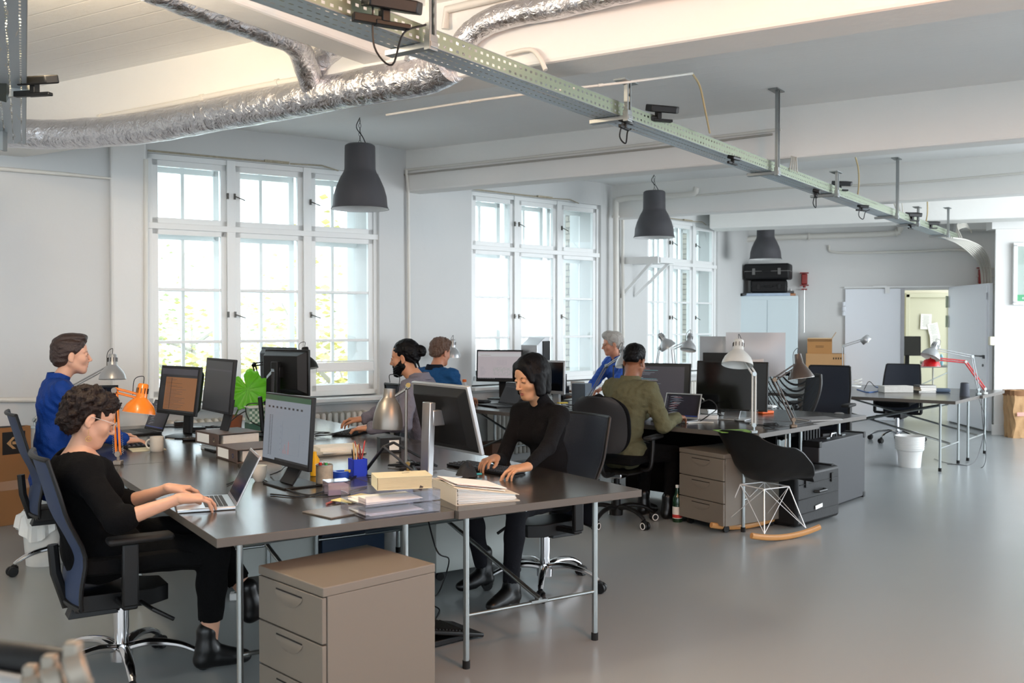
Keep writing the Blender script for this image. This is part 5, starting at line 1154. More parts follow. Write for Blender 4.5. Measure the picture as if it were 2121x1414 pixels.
# ------------------------------------------------------------------ middle cluster
monitor('wide monitor with pale spreadsheet before the man in denim', at(1036, 826), 254, .50, .33, .345, 'sheet', 3, stand='column', bez=.018, lowbez=.03, silver=M_black, base=(.24, .2))
laptop('black laptop half hidden behind the black-haired woman, grey screen', at(1030, 841), 214, .33, .23, 118, M_black, 'grey')
keyboard('black keyboard before the pale spreadsheet monitor', W(975, 832, TH), 240, .40, .13)
monitor('silver-framed black monitor right of the black-haired woman', at(1140, 838), 228, .40, .32, .27, 'off', 2, stand='column', frame=M_silver, bez=.018, lowbez=.03, back=M_black)
t = thing('projector_case', 'silver and black slanted device on a stand behind the turtleneck woman', 'device', GB(1.30, 3.32, TH), 235); m = MB(); m.prism([(-.12, .0), (.12, 0), (.12, .16), (-.03, .24), (-.12, .24)], -.1, .1, M=T(0, 0, .40) @ RX(90)); m.build('housing', M_alu, t, bevel=.004, smooth=False); m = MB(); m.box((0, 0, .2), (.12, .1, .4)); m.build('stand', M_black, t, bevel=.004); m = MB(); m.box((-.05, .105, .50), (.13, .006, .2)); m.build('side_panel', M_black, t, smooth=False)
t = thing('steel_bottle', 'steel drinking bottle with orange cap on the middle desks', 'bottle', at(962, 826), 0); m = MB(); m.lathe([(0, 0), (.034, 0), (.036, .01), (.036, .13), (.03, .155), (.02, .172), (.02, .18), (0, .18)], 24); m.build('body', M_alu, t); m = MB(); m.lathe([(0, .176), (.021, .176), (.022, .182), (.022, .2), (.016, .205), (0, .205)], 20); m.build('cap', mat('orange_cap', 'e06a1c', .4), t)
for k in range(4):
    p = W(972+10*k, 818-1.2*k, TH); t = thing('magazine_file', ['first', 'second', 'third', 'rightmost'][k]+' grey magazine file from the steel bottle', 'file box', p, 50, 'grey magazine files'); m = MB(); m.box((0, 0, .13), (.2, .042, .26)); m.build('box', mat('dark_file', '4b4e52', .6), t, bevel=.002, smooth=False); m = MB(); m.box((-.1008, 0, .15), (.001, .034, .18)); m.build('front_label', mat('label_pattern', 'c8ccd0', .6, var=.3, vscale=90), t, smooth=False)
blockthing('speaker', 'grey box speaker on the middle desks before the grey-haired man', 'speaker', at(1205, 836), 236, (.13, .15, .2), mat('slate_box', '596470', .5), .003)
t = thing('carry_handle_box', 'black case with upright handle by the second window', 'case', GB(1.62, 3.25, TH), 240); m = MB(); m.box((0, 0, .06), (.15, .13, .12)); m.build('body', M_black, t, bevel=.006); m = MB(); m.tube([(0, -.055, .1), (0, -.055, .24), (0, .055, .24), (0, .055, .1)], .017, 8); m.build('handle', M_black, t)
for i, (x, y, a, sz, cc) in enumerate(((1172, 822, 10, (.24, .16, .02), '5b4232'), (1180, 815, -20, (.22, .15, .02), '6e5240'), (1166, 826, 35, (.2, .14, .015), '2a2624'))):
    p = at(x, y)+Vector((0, 0, .0)); t = thing('leather_notebook', ['brown notebook', 'tan notebook stacked crosswise', 'black notebook'][i]+' left of the grey speaker', 'notebook', p+Vector((0, 0, [0, .021, .042][i])), a, 'notebooks by the grey speaker'); m = MB(); m.box((0, 0, sz[2]/2), sz); m.build('cover', mat('leather_'+'abc'[i], cc, .5), t, bevel=.002)
blockthing('yellow_ruler', 'yellow tape measure left of the grey speaker', 'tape measure', at(1165, 837), 30, (.1, .05, .02), mat('yellow_tape', 'd8c020', .4))
tangle('cable tangle before the grey speaker', at(1180, 845), .11, 12, seed=12); tangle('black cables under the pale spreadsheet monitor', GB(.8, 3.05, TH), .14, 14, seed=5)
t = thing('paper_sheet', 'white sheets leaning before the grey-haired man', 'paper', GB(1.45, 2.85, TH), 60); m = MB(); m.box((0, 0, .10), (.004, .16, .2), RY(-12)); m.box((.06, 0, .004), (.22, .3, .004)); m.build('sheets', M_paper, t, smooth=False)
flat('paper_sheet', 'white documents under the black laptop of the middle desks', 'paper', GB(.62, 2.92, TH), 40, .3, .22, .003, M_paper)
# code monitor, laptop of the man in olive
monitor('wide monitor with grey code window before the man in olive', GB(.93, 1.52, TH), 242, .63, .38, .245, 'code', 6, stand='column', bez=.012, base=(.25, .2), depth=.03)
laptop('silver laptop with dark code screen beside the man in olive', Vector((1.30, 7.80, TH)), 236, .315, .22, 112, M_alu, 'darkcode', M_alu)
monitor('large switched-off black monitor beside the light grey lamp', GB(.84, .70, TH), 238, .60, .40, .275, 'off', 4, stand='foot', bez=.012, silver=M_alu, base=(.28, .22), depth=.03)
def imac(label, loc, rz, w, h, zc):
    t = thing('desktop_computer', label, 'computer', loc, rz, 'silver all-in-one computers'); m = MB(); M = T(0, 0, zc)
    m.grid(lambda a, b: (-.012-.035*sin(pi*a)*sin(pi*b), (b-.5)*w, (a-.5)*h), 12, 12, 0, M=M); m.build('back_shell', mat('satin_silver', 'b4b5b8', .45, .35), t)
    m = MB(); m.box((-.004, 0, 0), (.014, w, h), M); m.build('housing', M_alu, t, bevel=.005); s = content('off', w-.02, h-.02).build('screen', SCM, t, smooth=False); s.location = (.0035, 0, zc)
    m = MB(); m.beam((-.15, 0, .006), (-.03, 0, zc), .15, .006, up=(1, 0, 0)); m.build('stand_column', M_alu, t, bevel=.002, smooth=False); m = MB(); m.box((-.06, 0, .004), (.2, .19, .006)); m.build('stand_base', M_alu, t, bevel=.002, smooth=False); return t
M_alu2 = mat('satin_silver', 'b4b5b8', .45, .35)
imac('larger silver all-in-one computer seen from behind, before the white cabinet', GB(1.82, 1.06, TH), 74, .53, .40, .50)
imac('smaller silver all-in-one computer seen from behind, near the third window', GB(1.86, 1.52, TH), 50, .30, .32, .50)
t = thing('tablet_stand', 'dark framed tablet before the larger silver computer', 'tablet', GB(1.45, 1.22, TH), 245); m = MB(); m.box((0, 0, .42), (.012, .28, .2)); m.build('tablet', M_black, t, bevel=.004); m = MB(); m.box((-.01, 0, .16), (.02, .05, .32)); m.box((0, 0, .004), (.16, .16, .008)); m.build('stand', M_black, t)
t = thing('wire_frame', 'thin black wire frame behind the code monitor', 'frame', GB(1.5, 2.2, TH), 50); m = MB(); m.tube([(0, -.24, 0), (0, -.24, .36), (0, .24, .36), (0, .24, 0)], .009, 6); m.build('frame', M_black, t)

blockthing('hard_drive', 'orange rugged hard drive on the middle desks', 'hard drive', at(1583, 856), 30, (.14, .1, .026), mat('orange_rubber', 'e8641c', .5), .008)
t = thing('mouse_pad', 'green patterned mouse pad at the front corner of middle desks', 'mouse pad', at(1520, 893), 8); m = MB(); m.box((0, 0, .002), (.25, .19, .003)); m.build('pad', mat('green_pad', '7fa84a', .7, var=.25, vscale=16), t, smooth=False); m = MB(); m.lathe([(0, .0037), (.03, .0037), (.03, .004)], 14, c=(.04, -.01, 0)); m.lathe([(0, .0037), (.018, .0037), (.018, .004)], 12, c=(-.02, .04, 0)); m.build('dark_motif', mat('motif_green', '33502a', .7), t, smooth=False)
t = thing('closed_tablet', 'flat grey closed tablet on the right end of middle desks', 'tablet', at(1693, 868), 20); m = MB(); m.box((0, 0, .006), (.32, .22, .010)); m.build('body', mat('grey_device', '6e6c6c', .4), t, bevel=.003); m = MB(); m.box((0, 0, .0015), (.325, .225, .003)); m.build('edge', M_white, t, bevel=.001)
t = thing('puck', 'small dark disc on the far right end of middle desks', 'disc', at(1738, 857), 0); m = MB(); m.lathe([(0, 0), (.04, 0), (.045, .004), (.03, .012), (0, .013)], 20); m.build('body', M_grey, t)
blockthing('power_block', 'white multi-socket block with plugs left of the black monitor', 'power block', at(1468, 856), 40, (.13, .09, .07), M_white, .006); blockthing('power_strip', 'white power strip lying behind the silver laptop', 'power strip', at(1462, 868), -20, (.2, .06, .035), M_white, .005)
cable([at(1440, 840), WD(1450, 822, 8.2), WD(1462, 835, 8.1), at(1465, 855)], .006, 'white plug cable arching over the socket block', M_wcab, name='desk_cable'); cable([WD(1445, 838, 7.9), WD(1470, 828, 7.8), WD(1485, 845, 7.8), WD(1465, 862, 7.7), W(1450, 872, TH+.004)], .005, 'black cable looping over the socket block', M_bcab, name='desk_cable')
cable(onz([(1488, 856), (1530, 872), (1600, 882), (1650, 878), (1680, 872)]), .004, 'black cable along the desk to the lamp clamps', M_bcab, name='desk_cable'); cable(onz([(1425, 876), (1450, 874), (1478, 875)]), .005, 'short white stylus cable before the silver laptop', M_wcab, name='desk_cable')
tangle('tangle of black cables at the foot of the large black monitor', at(1520, 850), .15, 18, seed=15); tangle('black cable coil between the two lamp clamps', at(1595, 885), .09, 12, seed=16)
keyboard('white keyboard behind the orange hard drive', at(1560, 842), 236, .42, .12, M_white, M_white); 
cable([at(1569, 900)+Vector((0, 0, -.03)), WD(1573, 930, 6.9), WD(1578, 960, 6.95), WD(1600, 985, 7.1)], .004, 'cable hanging from the light grey lamp clamp', M_bcab, name='hanging_cable'); cable([WD(1628, 893, 7.32), WD(1626, 930, 7.35), WD(1622, 960, 7.4), WD(1640, 940, 7.5)], .005, 'cable hanging from the brown lamp clamp', M_wcab, name='hanging_cable')
# items under / beside the middle cluster
M_case = mat('hard_case_black', '101012', .5, bump=.1, bscale=40, spec=.3)
fc0, fc1 = W(1700, 1062, 0), W(1790, 1030, 0); fa = math.degrees(atan2((fc1-fc0).y, (fc1-fc0).x)); fcc = (fc0+fc1)/2
t = thing('flight_case', 'large dark flat flight case standing on edge at the desk end', 'case', fcc+Vector((-sin(R(fa)), cos(R(fa)), 0))*.09, fa); fl = (fc1-fc0).length+.05; m = MB(); m.box((0, 0, .29), (fl, .17, .55)); m.build('shell', mat('charcoal_panel', '2f3034', .5), t, bevel=.008); m = MB()
for a in (-1, 1):
    for z in (.03, .55): m.box((a*(fl/2-.02), 0, z), (.05, .18, .05))
m.build('corner_guard', M_black, t, bevel=.006); m = MB(); m.tube([(-.06, 0, .57), (-.05, 0, .595), (.05, 0, .595), (.06, 0, .57)], .009, 8); m.box((.16, 0, .572), (.07, .05, .01)); m.box((-.16, 0, .572), (.07, .05, .01)); m.build('handle', M_zinc, t)
t = thing('upright_case', 'tall narrow black case left of the big flight case', 'case', W(1668, 1000, 0)+Vector((0, 0, 0)), fa-8); m = MB(); m.box((0, 0, .28), (.28, .15, .56)); m.build('shell', M_case, t, bevel=.012); m = MB(); [m.box((-.1+.05*i, -.08, .28), (.012, .012, .5)) for i in range(5)]; m.build('ribs', M_case, t, bevel=.003)
hb0, hb1 = W(1660, 1094, 0), W(1735, 1072, 0); ha = math.degrees(atan2((hb1-hb0).y, (hb1-hb0).x)); hcc = (hb0+hb1)/2+Vector((-sin(R(ha)), cos(R(ha)), 0))*.14
t = thing('equipment_case', 'black ribbed hard equipment case with small white label on the floor', 'case', hcc, ha); hw_ = (hb1-hb0).length+.1; m = MB(); m.box((0, 0, .21), (hw_, .26, .40)); m.build('shell', M_case, t, bevel=.025, bseg=3); m = MB()
for z in (.1, .21, .32): m.box((0, -.132, z), (hw_*.9, .008, .006))
for a in (-1, 1): m.box((a*hw_*.3, -.134, .33), (.04, .014, .07)); m.box((a*hw_*.42, 0, .40), (.05, .2, .035))
m.build('ribs_and_latches', M_case, t, bevel=.003); m = MB(); m.box((-.0, -.1375, .13), (.11, .001, .03), RY(-5)); m.build('white_label', M_paper, t, smooth=False); m = MB(); m.tube([(-.07, -.13, .25), (-.06, -.16, .25), (.06, -.16, .25), (.07, -.13, .25)], .011, 8); m.build('handle', M_black, t)
cab('light grey box between pedestal and equipment case', 1610, 1080, 226, .18, .3, .42, mat('warm_grey_box', '8f8b84', .5), name='storage_box', cat='box')
t = thing('glass_bottle', 'green glass bottle with red and white label left of the pedestal', 'bottle', W(1403, 1080, 0), 0); m = MB(); m.lathe([(0, 0), (.036, 0), (.038, .01), (.038, .17), (.03, .2), (.015, .235), (.0135, .28), (0, .28)], 24); m.build('body', mat('dark_green_glass', '12331d', .12, spec=.7), t); m = MB(); m.lathe([(.0385, .03), (.0385, .12)], 24); m.build('label', mat('bottle_label', 'd8d0c8', .6), t); m = MB(); m.lathe([(.0388, .035), (.0388, .06)], 24); m.build('label_stripe', mat('red_stripe', 'b02a24', .6), t); m = MB(); m.lathe([(.0145, .262), (.0155, .283), (0, .286)], 14); m.build('cap', M_white, t)
# dark panel under the middle desks
t = thing('modesty_panel', 'black fabric screen standing under the middle desks', 'panel', GB(.93, .75, 0), 45.9); m = MB(); m.box((0, .35, .34), (.03, 1.5, .6)); m.box((0, .35, .02), (.2, .08, .03)); m.build('screen', M_fabric, t, smooth=False)
tangle('dark cables on the floor under the middle desks', GB(.5, 2.9, .0), .3, 20, .006, seed=9, z=.0)
blockthing('waste_box', 'brown box with white papers under the desk of the man in denim', 'box', W(1023, 985, 0), 40, (.22, .22, .34), mat('brown_box', '5c4334', .7)); 
# ------------------------------------------------------------------ far cluster and far wall
pcab = fw_off(1590, 668, .28); pcab.z = 0; fwa = math.degrees(atan2(fd.y, fd.x))
t = thing('metal_cabinet', 'tall white double-door metal cabinet against the far wall', 'cabinet', pcab, fwa); M_cab = mat('bluish_white_cabinet', 'd2e0e4', .4); cwid = .93
m = MB(); m.box((0, 0, .975), (cwid, .42, 1.95)); m.build('carcass', M_cab, t, bevel=.004, smooth=False)
for s in (-1, 1):
    m = MB(); m.box((s*cwid*.245, -.215, .96), (cwid*.48, .014, 1.86)); o = m.build('door', M_cab, t, bevel=.002, smooth=False)
m = MB(); m.box((.02, -.225, 1.05), (.012, .012, .12)); m.build('handle', M_zinc, t)
def hardcase(label, p, rz, d, group):
    t = thing('hard_case', label, 'case', p, rz, group); m = MB(); m.box((0, 0, d[2]/2), d); m.build('shell', M_case, t, bevel=.03, bseg=2); m = MB(); m.tube([(-.06, -d[1]/2, d[2]*.5), (-.055, -d[1]/2-.03, d[2]*.5), (.055, -d[1]/2-.03, d[2]*.5), (.06, -d[1]/2, d[2]*.5)], .012, 8); m.build('handle', M_black2, t); m = MB()
    for s in (-1, 1): m.box((s*d[0]*.28, -d[1]/2-.004, d[2]*.5), (.045, .02, d[2]*.4))
    m.box((0, 0, d[2]*.52), (d[0]+.006, d[1]+.006, .012)); m.build('latch', M_grey if d[0] > .6 else M_black2, t, bevel=.004)
hardcase('smaller black hard case stacked on the white cabinet, lower', pcab+Vector((.02, 0, 1.995)), fwa, (.56, .36, .21), 'black hard cases on the cabinet'); hardcase('larger black hard case, topmost on the white cabinet', pcab+Vector((-.0, -.02, 2.21)), fwa-6, (.70, .40, .25), 'black hard cases on the cabinet')
flat('flat_tray', 'white and blue tray beneath the hard cases', 'tray', pcab+Vector((-.03, -.05, 1.951)), fwa, .72, .34, .042, mat('tray_blue_white', 'aebfd2', .5, var=.2, vscale=12))
t = thing('clamp_tool', 'black clamp tool at the left top edge of the cabinet', 'tool', pcab+Vector((-.36, -.1, 1.952)), 20); m = MB(); m.box((0, 0, .03), (.2, .04, .03), RY(-12)); m.box((-.08, 0, .02), (.04, .06, .04)); m.build('body', M_black, t, bevel=.005)
t = thing('leather_camera_bag', 'small brown and black pouch on the right top of the cabinet', 'pouch', pcab+Vector((.29, -.12, 1.952)), 10); m = MB(); m.box((0, 0, .02), (.2, .12, .04)); m.build('wood_base', mat('tan_leather', 'a0622c', .5), t, bevel=.004); m = MB(); m.box((0, 0, .06), (.16, .09, .04)); m.build('pouch_top', M_black, t, bevel=.008)
t = thing('white_vial', 'small white bottle on the cabinet top', 'bottle', pcab+Vector((.37, .02, 1.951)), 0); m = MB(); m.lathe([(0, 0), (.022, 0), (.022, .1), (.012, .12), (0, .13)], 14); m.build('body', M_white, t)
# cardboard boxes
pb_ = fw_off(1705, 668, .30); pb_.z = 0
t = thing('cardboard_box', 'wide closed cardboard box beneath the open one near the far wall', 'box', pb_+Vector((0.02, -.05, 0)), fwa, 'cardboard boxes by the cabinet'); m = MB(); m.box((0, 0, .525), (.58, .4, 1.05)); m.build('carton', M_kraft2, t, bevel=.004, smooth=False); m = MB(); [m.box((.12+.035*i, -.201, .98), (.018, .001, .03)) for i in range(4)]; m.build('printed_marks', mat('box_print', '2c241c', .8), t, smooth=False)
t = thing('cardboard_box', 'open cardboard box with raised flap on top of the wide box', 'box', pb_+Vector((-.07, -.05, 1.05)), fwa, 'cardboard boxes by the cabinet'); m = MB()
for a, b, c, d in ((-.18, 0, .006, .3), (.18, 0, .006, .3), (0, -.15, .366, .006), (0, .15, .366, .006)): m.box((a, b, .115), (c, d, .23))
m.box((0, 0, .003), (.36, .3, .006)); m.build('carton', mat('cardboard_mid', 'b07f4c', .85), t, smooth=False); m = MB(); m.box((.0, 0, .06), (.006, .28, .12), T(.18, 0, .23) @ RY(32)); m.box((0, 0, -.02), (.35, .006, .06), T(0, -.15, .235)); m.build('flap', mat('cardboard_flap', 'd3b48c', .85), t, smooth=False); m = MB(); [m.box((.0, -.1535, .12-.02*i), (.12, .001, .006)) for i in range(2)]; m.build('printed_marks', mat('box_print', '2c241c', .8), t, smooth=False)
# desk items far
t = thing('charging_dock', 'white round charger with coiled cable below the slim silver lamp', 'charger', at(1768, 800), 0); m = MB(); m.lathe([(0, 0), (.09, 0), (.09, .01), (.02, .02), (0, .02)], 24); m.build('plate', M_white, t); m = MB(); m.tube([(.05*cos(a)+.05, .04*sin(a), .02+.006*a) for a in [k*.6 for k in range(22)]], .005, 6); m.build('coil', M_wcab, t)
cable(onz([(1775, 806), (1800, 812), (1830, 806), (1812, 800)]), .005, 'blue cable on the far desk', mat('blue_cable', '3a6ab0', .5), name='desk_cable'); cable([W(1790, 806, TH+.005), WD(1800, 790, 11.3), WD(1812, 800, 11.3), W(1820, 804, TH+.005)], .004, 'black cable arching on the far desk', M_bcab, name='desk_cable')
blockthing('white_carton', 'crumpled long white box on the far desk', 'box', at(1855, 812), 4, (.34, .16, .075), mat('crumpled_white', 'c9c6c0', .7, bump=.5, bscale=20), .006)
for i in range(4):
    t = thing('book', ['lowest', 'second', 'third', 'topmost'][i]+' pale book in the small stack on the far desk', 'book', at(1916, 812)+Vector((0, 0, i*.021)), 8+(i*13) % 17-8, 'book stack on the far desk'); m = MB(); m.box((0, 0, .001), (.2, .14, .002)); m.box((0, 0, .019), (.2, .14, .002)); m.box((-.1, 0, .01), (.002, .14, .018)); m.build('cover', mat('book_cover_'+'abcd'[i], ['3a3430', 'c9bda8', '8a7a68', '3f3c3a'][i], .6), t, smooth=False); m = MB(); m.box((0, 0, .01), (.19, .135, .016)); m.build('page_block', M_paper, t, smooth=False)
blockthing('zip_pouch', 'blue-grey pouch right of the book stack', 'pouch', at(1948, 812), -5, (.2, .1, .045), mat('blue_grey_cloth', '4b5a6c', .8), .018)
t = thing('cylinder_speaker', 'dark grey cylindrical speaker on the far desk edge', 'speaker', at(1998, 820), 0); m = MB(); m.lathe([(0, 0), (.05, 0), (.051, .01), (.043, .12), (.042, .14), (0, .142)], 28); m.build('body', mat('grey_mesh_speaker', '3e434e', .6, bump=.4, bscale=300), t); m = MB(); m.lathe([(0, .1425), (.036, .1425), (.036, .145), (0, .146)], 24); m.build('top_panel', M_black, t)
t = thing('waste_bin', 'ribbed white waste bin under the far desk', 'bin', W(1884, 966, 0), 0, 'white waste bins'); m = MB(); m.lathe([(0, 0), (.11, 0), (.125, .17), (.14, .18), (.15, .33), (.146, .33), (.13, .18), (.1, .008), (0, .008)], 32); m.build('bucket', mat('translucent_white_bin', 'e2e4e2', .4), t); m = MB()
for k in range(5): m.tube([((.143+.001*k)*cos(a), (.143+.001*k)*sin(a), .2+.024*k+.006*sin(3*a)) for a in [2*pi*q/40 for q in range(41)]], .003, 5, caps=False)
m.build('embossed_waves', mat('translucent_white_bin', 'e2e4e2', .4), t)
cable([WD(2028, 826, 10.5), WD(2040, 870, 10.6), WD(2030, 930, 10.9), W(2010, 962, .006), W(1960, 958, .006), W(1935, 950, .006)], .003, 'grey lamp cable hanging from the far desk to the floor', mat('grey_cord', '55565a', .5), name='lamp_cord'); cable([WD(2032, 826, 10.5), WD(2036, 880, 10.4), WD(2042, 930, 10.1), W(2034, 968, .006), W(1990, 962, .006), W(1962, 961, .006)], .003, 'black lamp cable hanging from the far desk to the floor', M_bcab, name='lamp_cord')
t = thing('paper_bag', 'brown paper sack standing at the right wall', 'paper bag', W(2112, 905, 0), 6); m = MB(); rg = random.Random(3)
def bag(a, b):
    an = 2*pi*a; r_ = 1/max(abs(cos(an)), abs(sin(an)))**.8; w_ = .17*r_*(1-.06*sin(b*5)); return (w_*cos(an)+.012*sin(11*an+b*9), w_*.75*sin(an)+.012*sin(7*an-b*13), .62*b+.006*sin(9*an))
m.grid(bag, 48, 16, 0); m.build('sack', mat('kraft_paper', 'b08c64', .85, bump=.8, bscale=14, var=.12, vscale=8), t); m = MB(); m.grid(lambda a, b: (lambda p: (p[0]*1.03, p[1]*1.03, .56+.07*b))(bag(a, .97)), 48, 3, 0); m.build('rolled_rim', mat('kraft_paper_dark', '7c5738', .85), t)
m = MB(); m.box((-.07, -.145, .32), (.13, .002, .05)); m.build('pink_print', mat('pink_print', 'cf9a90', .8), t, smooth=False)
# notice board with green strip
nb = a_wall = W(2057, 900, 0)+rd*.22-rn*.03
def rwp(x, z): 
    r = ray(x, 668); p0 = W(2057, 900, 0)-rn*.02; t_ = p0.dot(rn)/(r.x*rn.x+r.y*rn.y); return Vector((r.x*t_, r.y*t_, z))
p0 = rwp(2097, 1.0); t = thing('display_case', 'white framed glass notice case on the right wall', 'notice case', p0+rd*.4, math.degrees(atan2(rd.y, rd.x))); z0_, z1_ = HC+(668-782)/155., HC+(668-660)/155.; m = MB(); zc_ = (z0_+z1_)/2; hh = z1_-z0_
for a, b, c, d in ((-.38, zc_, .05, hh), (.38, zc_, .05, hh), (0, z0_, .81, .05), (0, z1_, .81, .05)): m.box((a, -.02, b), (c, .06, d))
m.build('frame', M_paint, t, bevel=.004, smooth=False); m = MB(); m.box((0, .005, zc_), (.74, .01, hh-.04)); m.build('back_panel', mat('grey_green_board', 'a9b3ad', .5), t, smooth=False); m = MB(); m.box((-.1, -.012, z0_+.07), (.5, .02, .085)); m.build('green_strip', mat('green_strip', '1c9a5c', .4), t, smooth=False)
tx = bpy.data.curves.new('strip_lettering', 'FONT'); tx.body = 'ers'; tx.size = .06; tx.extrude = .001; tob = bpy.data.objects.new('strip_lettering', tx); COL.objects.link(tob); bpy.context.view_layer.update(); tme = bpy.data.meshes.new_from_object(tob.evaluated_get(bpy.context.evaluated_depsgraph_get())); bpy.data.objects.remove(tob); tob = bpy.data.objects.new('strip_lettering', tme); COL.objects.link(tob); tob.parent = t; tob.location = (-.29, -.024, z0_+.052); tob.rotation_euler = (pi/2, 0, 0); tme.materials.clear(); tme.materials.append(M_white)
m = MB(); m.box((0, -.045, zc_), (.72, .004, hh-.05)); m.build('glass', M_glass, t, smooth=False)
m = MB(); m.box((0, 0, 0), (.08, .06, .12)); o = m.build('light_switch', mat('ivory_plastic', 'dcd6c0', .4), None, bevel=.01, loc=W(2057, 900, 0)+Vector((-.02, .02, HC+(668-706)/152.))); tag(o, 'ivory switch box on the edge of the right wall', 'switch')
# red wall devices
M_redd = mat('oxide_red_paint', '8e1f1c', .4)
def redbox(label, x, y, s, rod):
    p = fw_off(x, y, .08); t = thing('alarm_horn', label, 'wall device', p, fwa, 'red wall devices'); m = MB(); m.box((0, 0, 0), (.11*s, .1, .2*s)); m.build('housing', M_redd, t, bevel=.015)
    m = MB(); m.box((0, 0, .115*s), (.16*s, .12, .015)); m.box((0, 0, -.115*s), (.16*s, .12, .015)); m.lathe([(0, -.16*s), (.02, -.16*s), (.02, -.11*s)], 10); m.box((0, 0, -.19*s), (.1*s, .06, .02)); m.build('bracket', M_redd, t, bevel=.003)
    if rod: m = MB(); m.cyl((0, 0, -.19*s), (0, 0, -.85), .008, 8); m.build('rod', M_zinc, t)
redbox('small red wall device with thin rod, right of the cabinet', 1666, 578, .85, True); redbox('red wall device above the open white door', 2036, 573, 1.15, False)
mb = MB(); p = fw_off(2060, 470, .2); mb.box((p.x+.0, p.y, p.z+.05), (1.1, .3, .2)); struct(mb.build('trim_3', M_wall, smooth=False), 'white boxed duct at the far right ceiling')
for k in range(4):
    p = fw_off(2052, 556+16*k, .02); mb = MB(); mb.cyl((p.x-.22, p.y, p.z), (p.x+.25, p.y-.05, p.z), .012, 8); tag(mb.build('cable_rung', M_pipe), 'short white rung behind the white cable bundle', 'rail', 'rungs behind the cable bundle')
# next room table
t = thing('trestle_table', 'grey trestle table in the next room seen through the doorway', 'table', (7.55, 18.1, 0), 12); m = MB(); m.box((0, 0, .725), (1.3, .7, .03)); m.build('tabletop', M_grey, t, smooth=False)
for a in (-1, 1):
    for b in (-1, 1): m = MB(); m.cyl((a*.5, b*.28, 0), (a*.5, b*.28, .71), .016, 10); m.build('leg', M_lwhite, t)
m = MB(); m.cyl((-.5, -.28, .25), (.5, -.28, .65), .01, 8); m.build('cross_brace', M_zinc, t)
monitor('black monitor on the trestle table in the next room', Vector((7.32, 18.0, .74)), 262, .42, .36, .36, 'off', 2, stand='column', silver=M_black)
for k in range(3): o = flat('folder_stack', ['lowest', 'middle', 'topmost'][k]+' white folder beside the monitor in next room', 'folder', Vector((7.72, 18.0, .74+k*.03)), 5*k, .28, .2, .028, [M_white, M_grey, M_paper][k], 'folders in the next room')
t = thing('blue_bottle', 'small blue bottle on the trestle table in the next room', 'bottle', (7.95, 18.05, .74), 0); m = MB(); m.lathe([(0, 0), (.035, 0), (.035, .16), (.015, .2), (0, .21)], 14); m.build('body', mat('light_blue_bottle', '7fb4c8', .3), t)
l = bpy.data.lights.new('next_room_fill', 'AREA'); l.shape = 'RECTANGLE'; l.size, l.size_y = 2.5, 1.8; l.energy = 45; l.color = (1, .97, .88); o = bpy.data.objects.new('next_room_fill', l); COL.objects.link(o); o.location = (10.8, 17.8, 1.8); o.rotation_euler = (0, R(90), 0)  # added area fill inside the next room, brightens it in place of daylight
# wall bracket by the third window
t = thing('wall_bracket', 'white steel wall bracket with diagonal struts before the third window', 'bracket', onfac(4, 1292, 540, .02), 0); o_ = t.location; e1 = WD(1365, 538, t.location.y-.35)-o_; e2 = WD(1395, 540, t.location.y+.15)-o_
m = MB(); m.beam((0, 0, 0), e1, .05, .085); m.beam((0, .35, 0), e2, .05, .075); m.beam(e1, e2, .04, .07); m.build('arm', M_paint, t, smooth=False)
m = MB(); m.beam(e1*.85, WD(1284, 618, t.location.y+.0)-o_, .035, .035); m.beam(e2*.95, WD(1316, 613, t.location.y+.3)-o_, .035, .035); m.build('strut', M_paint, t, smooth=False)
# blurred rack in the very foreground
t = thing('steel_rail_rack', 'out-of-focus rail with cast clamps at the bottom left corner', 'rack', WD(60, 1400, 1.30), 0); o_ = t.location; Q = lambda x, y, Y: WD(x, y, Y)-o_
m = MB(); m.tube([Q(-60, 1352, 1.33), Q(70, 1368, 1.27), Q(150, 1380, 1.25)], .022, 12); m.build('rail', M_black, t); m = MB(); m.tube([Q(-60, 1400, 1.28), Q(80, 1428, 1.22)], .015, 10); m.build('lower_rail', M_alu, t)
M_cast = mat('cast_metal', '8f877b', .55, .5, var=.1)
for k, (x, y, s) in enumerate(((72, 1428, .85), (112, 1412, .9), (160, 1392, 1.0))):
    m = MB(); c = Q(x, y, 1.22-.02*k); m.lathe([(.012*s, -.012), (.026*s, -.012), (.026*s, .012), (.012*s, .012)], 18, M=T(*c) @ RZ(25) @ RY(75), close=True); m.box(tuple(c+Vector((0, 0, -.035))), (.03*s, .03*s, .05)); m.box(tuple(c+Vector((-.005, 0, .028*s))), (.02*s, .02*s, .02*s)); m.build('clamp', M_cast, t, bevel=.004)
t2 = thing('rack_post', 'hidden foot post carrying the blurred rail', 'post', (t.location.x, t.location.y, 0), 0)
bpy.data.objects.remove(t2)
m = MB(); m.beam((.0, .02, -t.location.z), (.0, .02, -.03), .03, .03, up=(1, 0, 0)); m.build('post', M_alu, t, smooth=False)
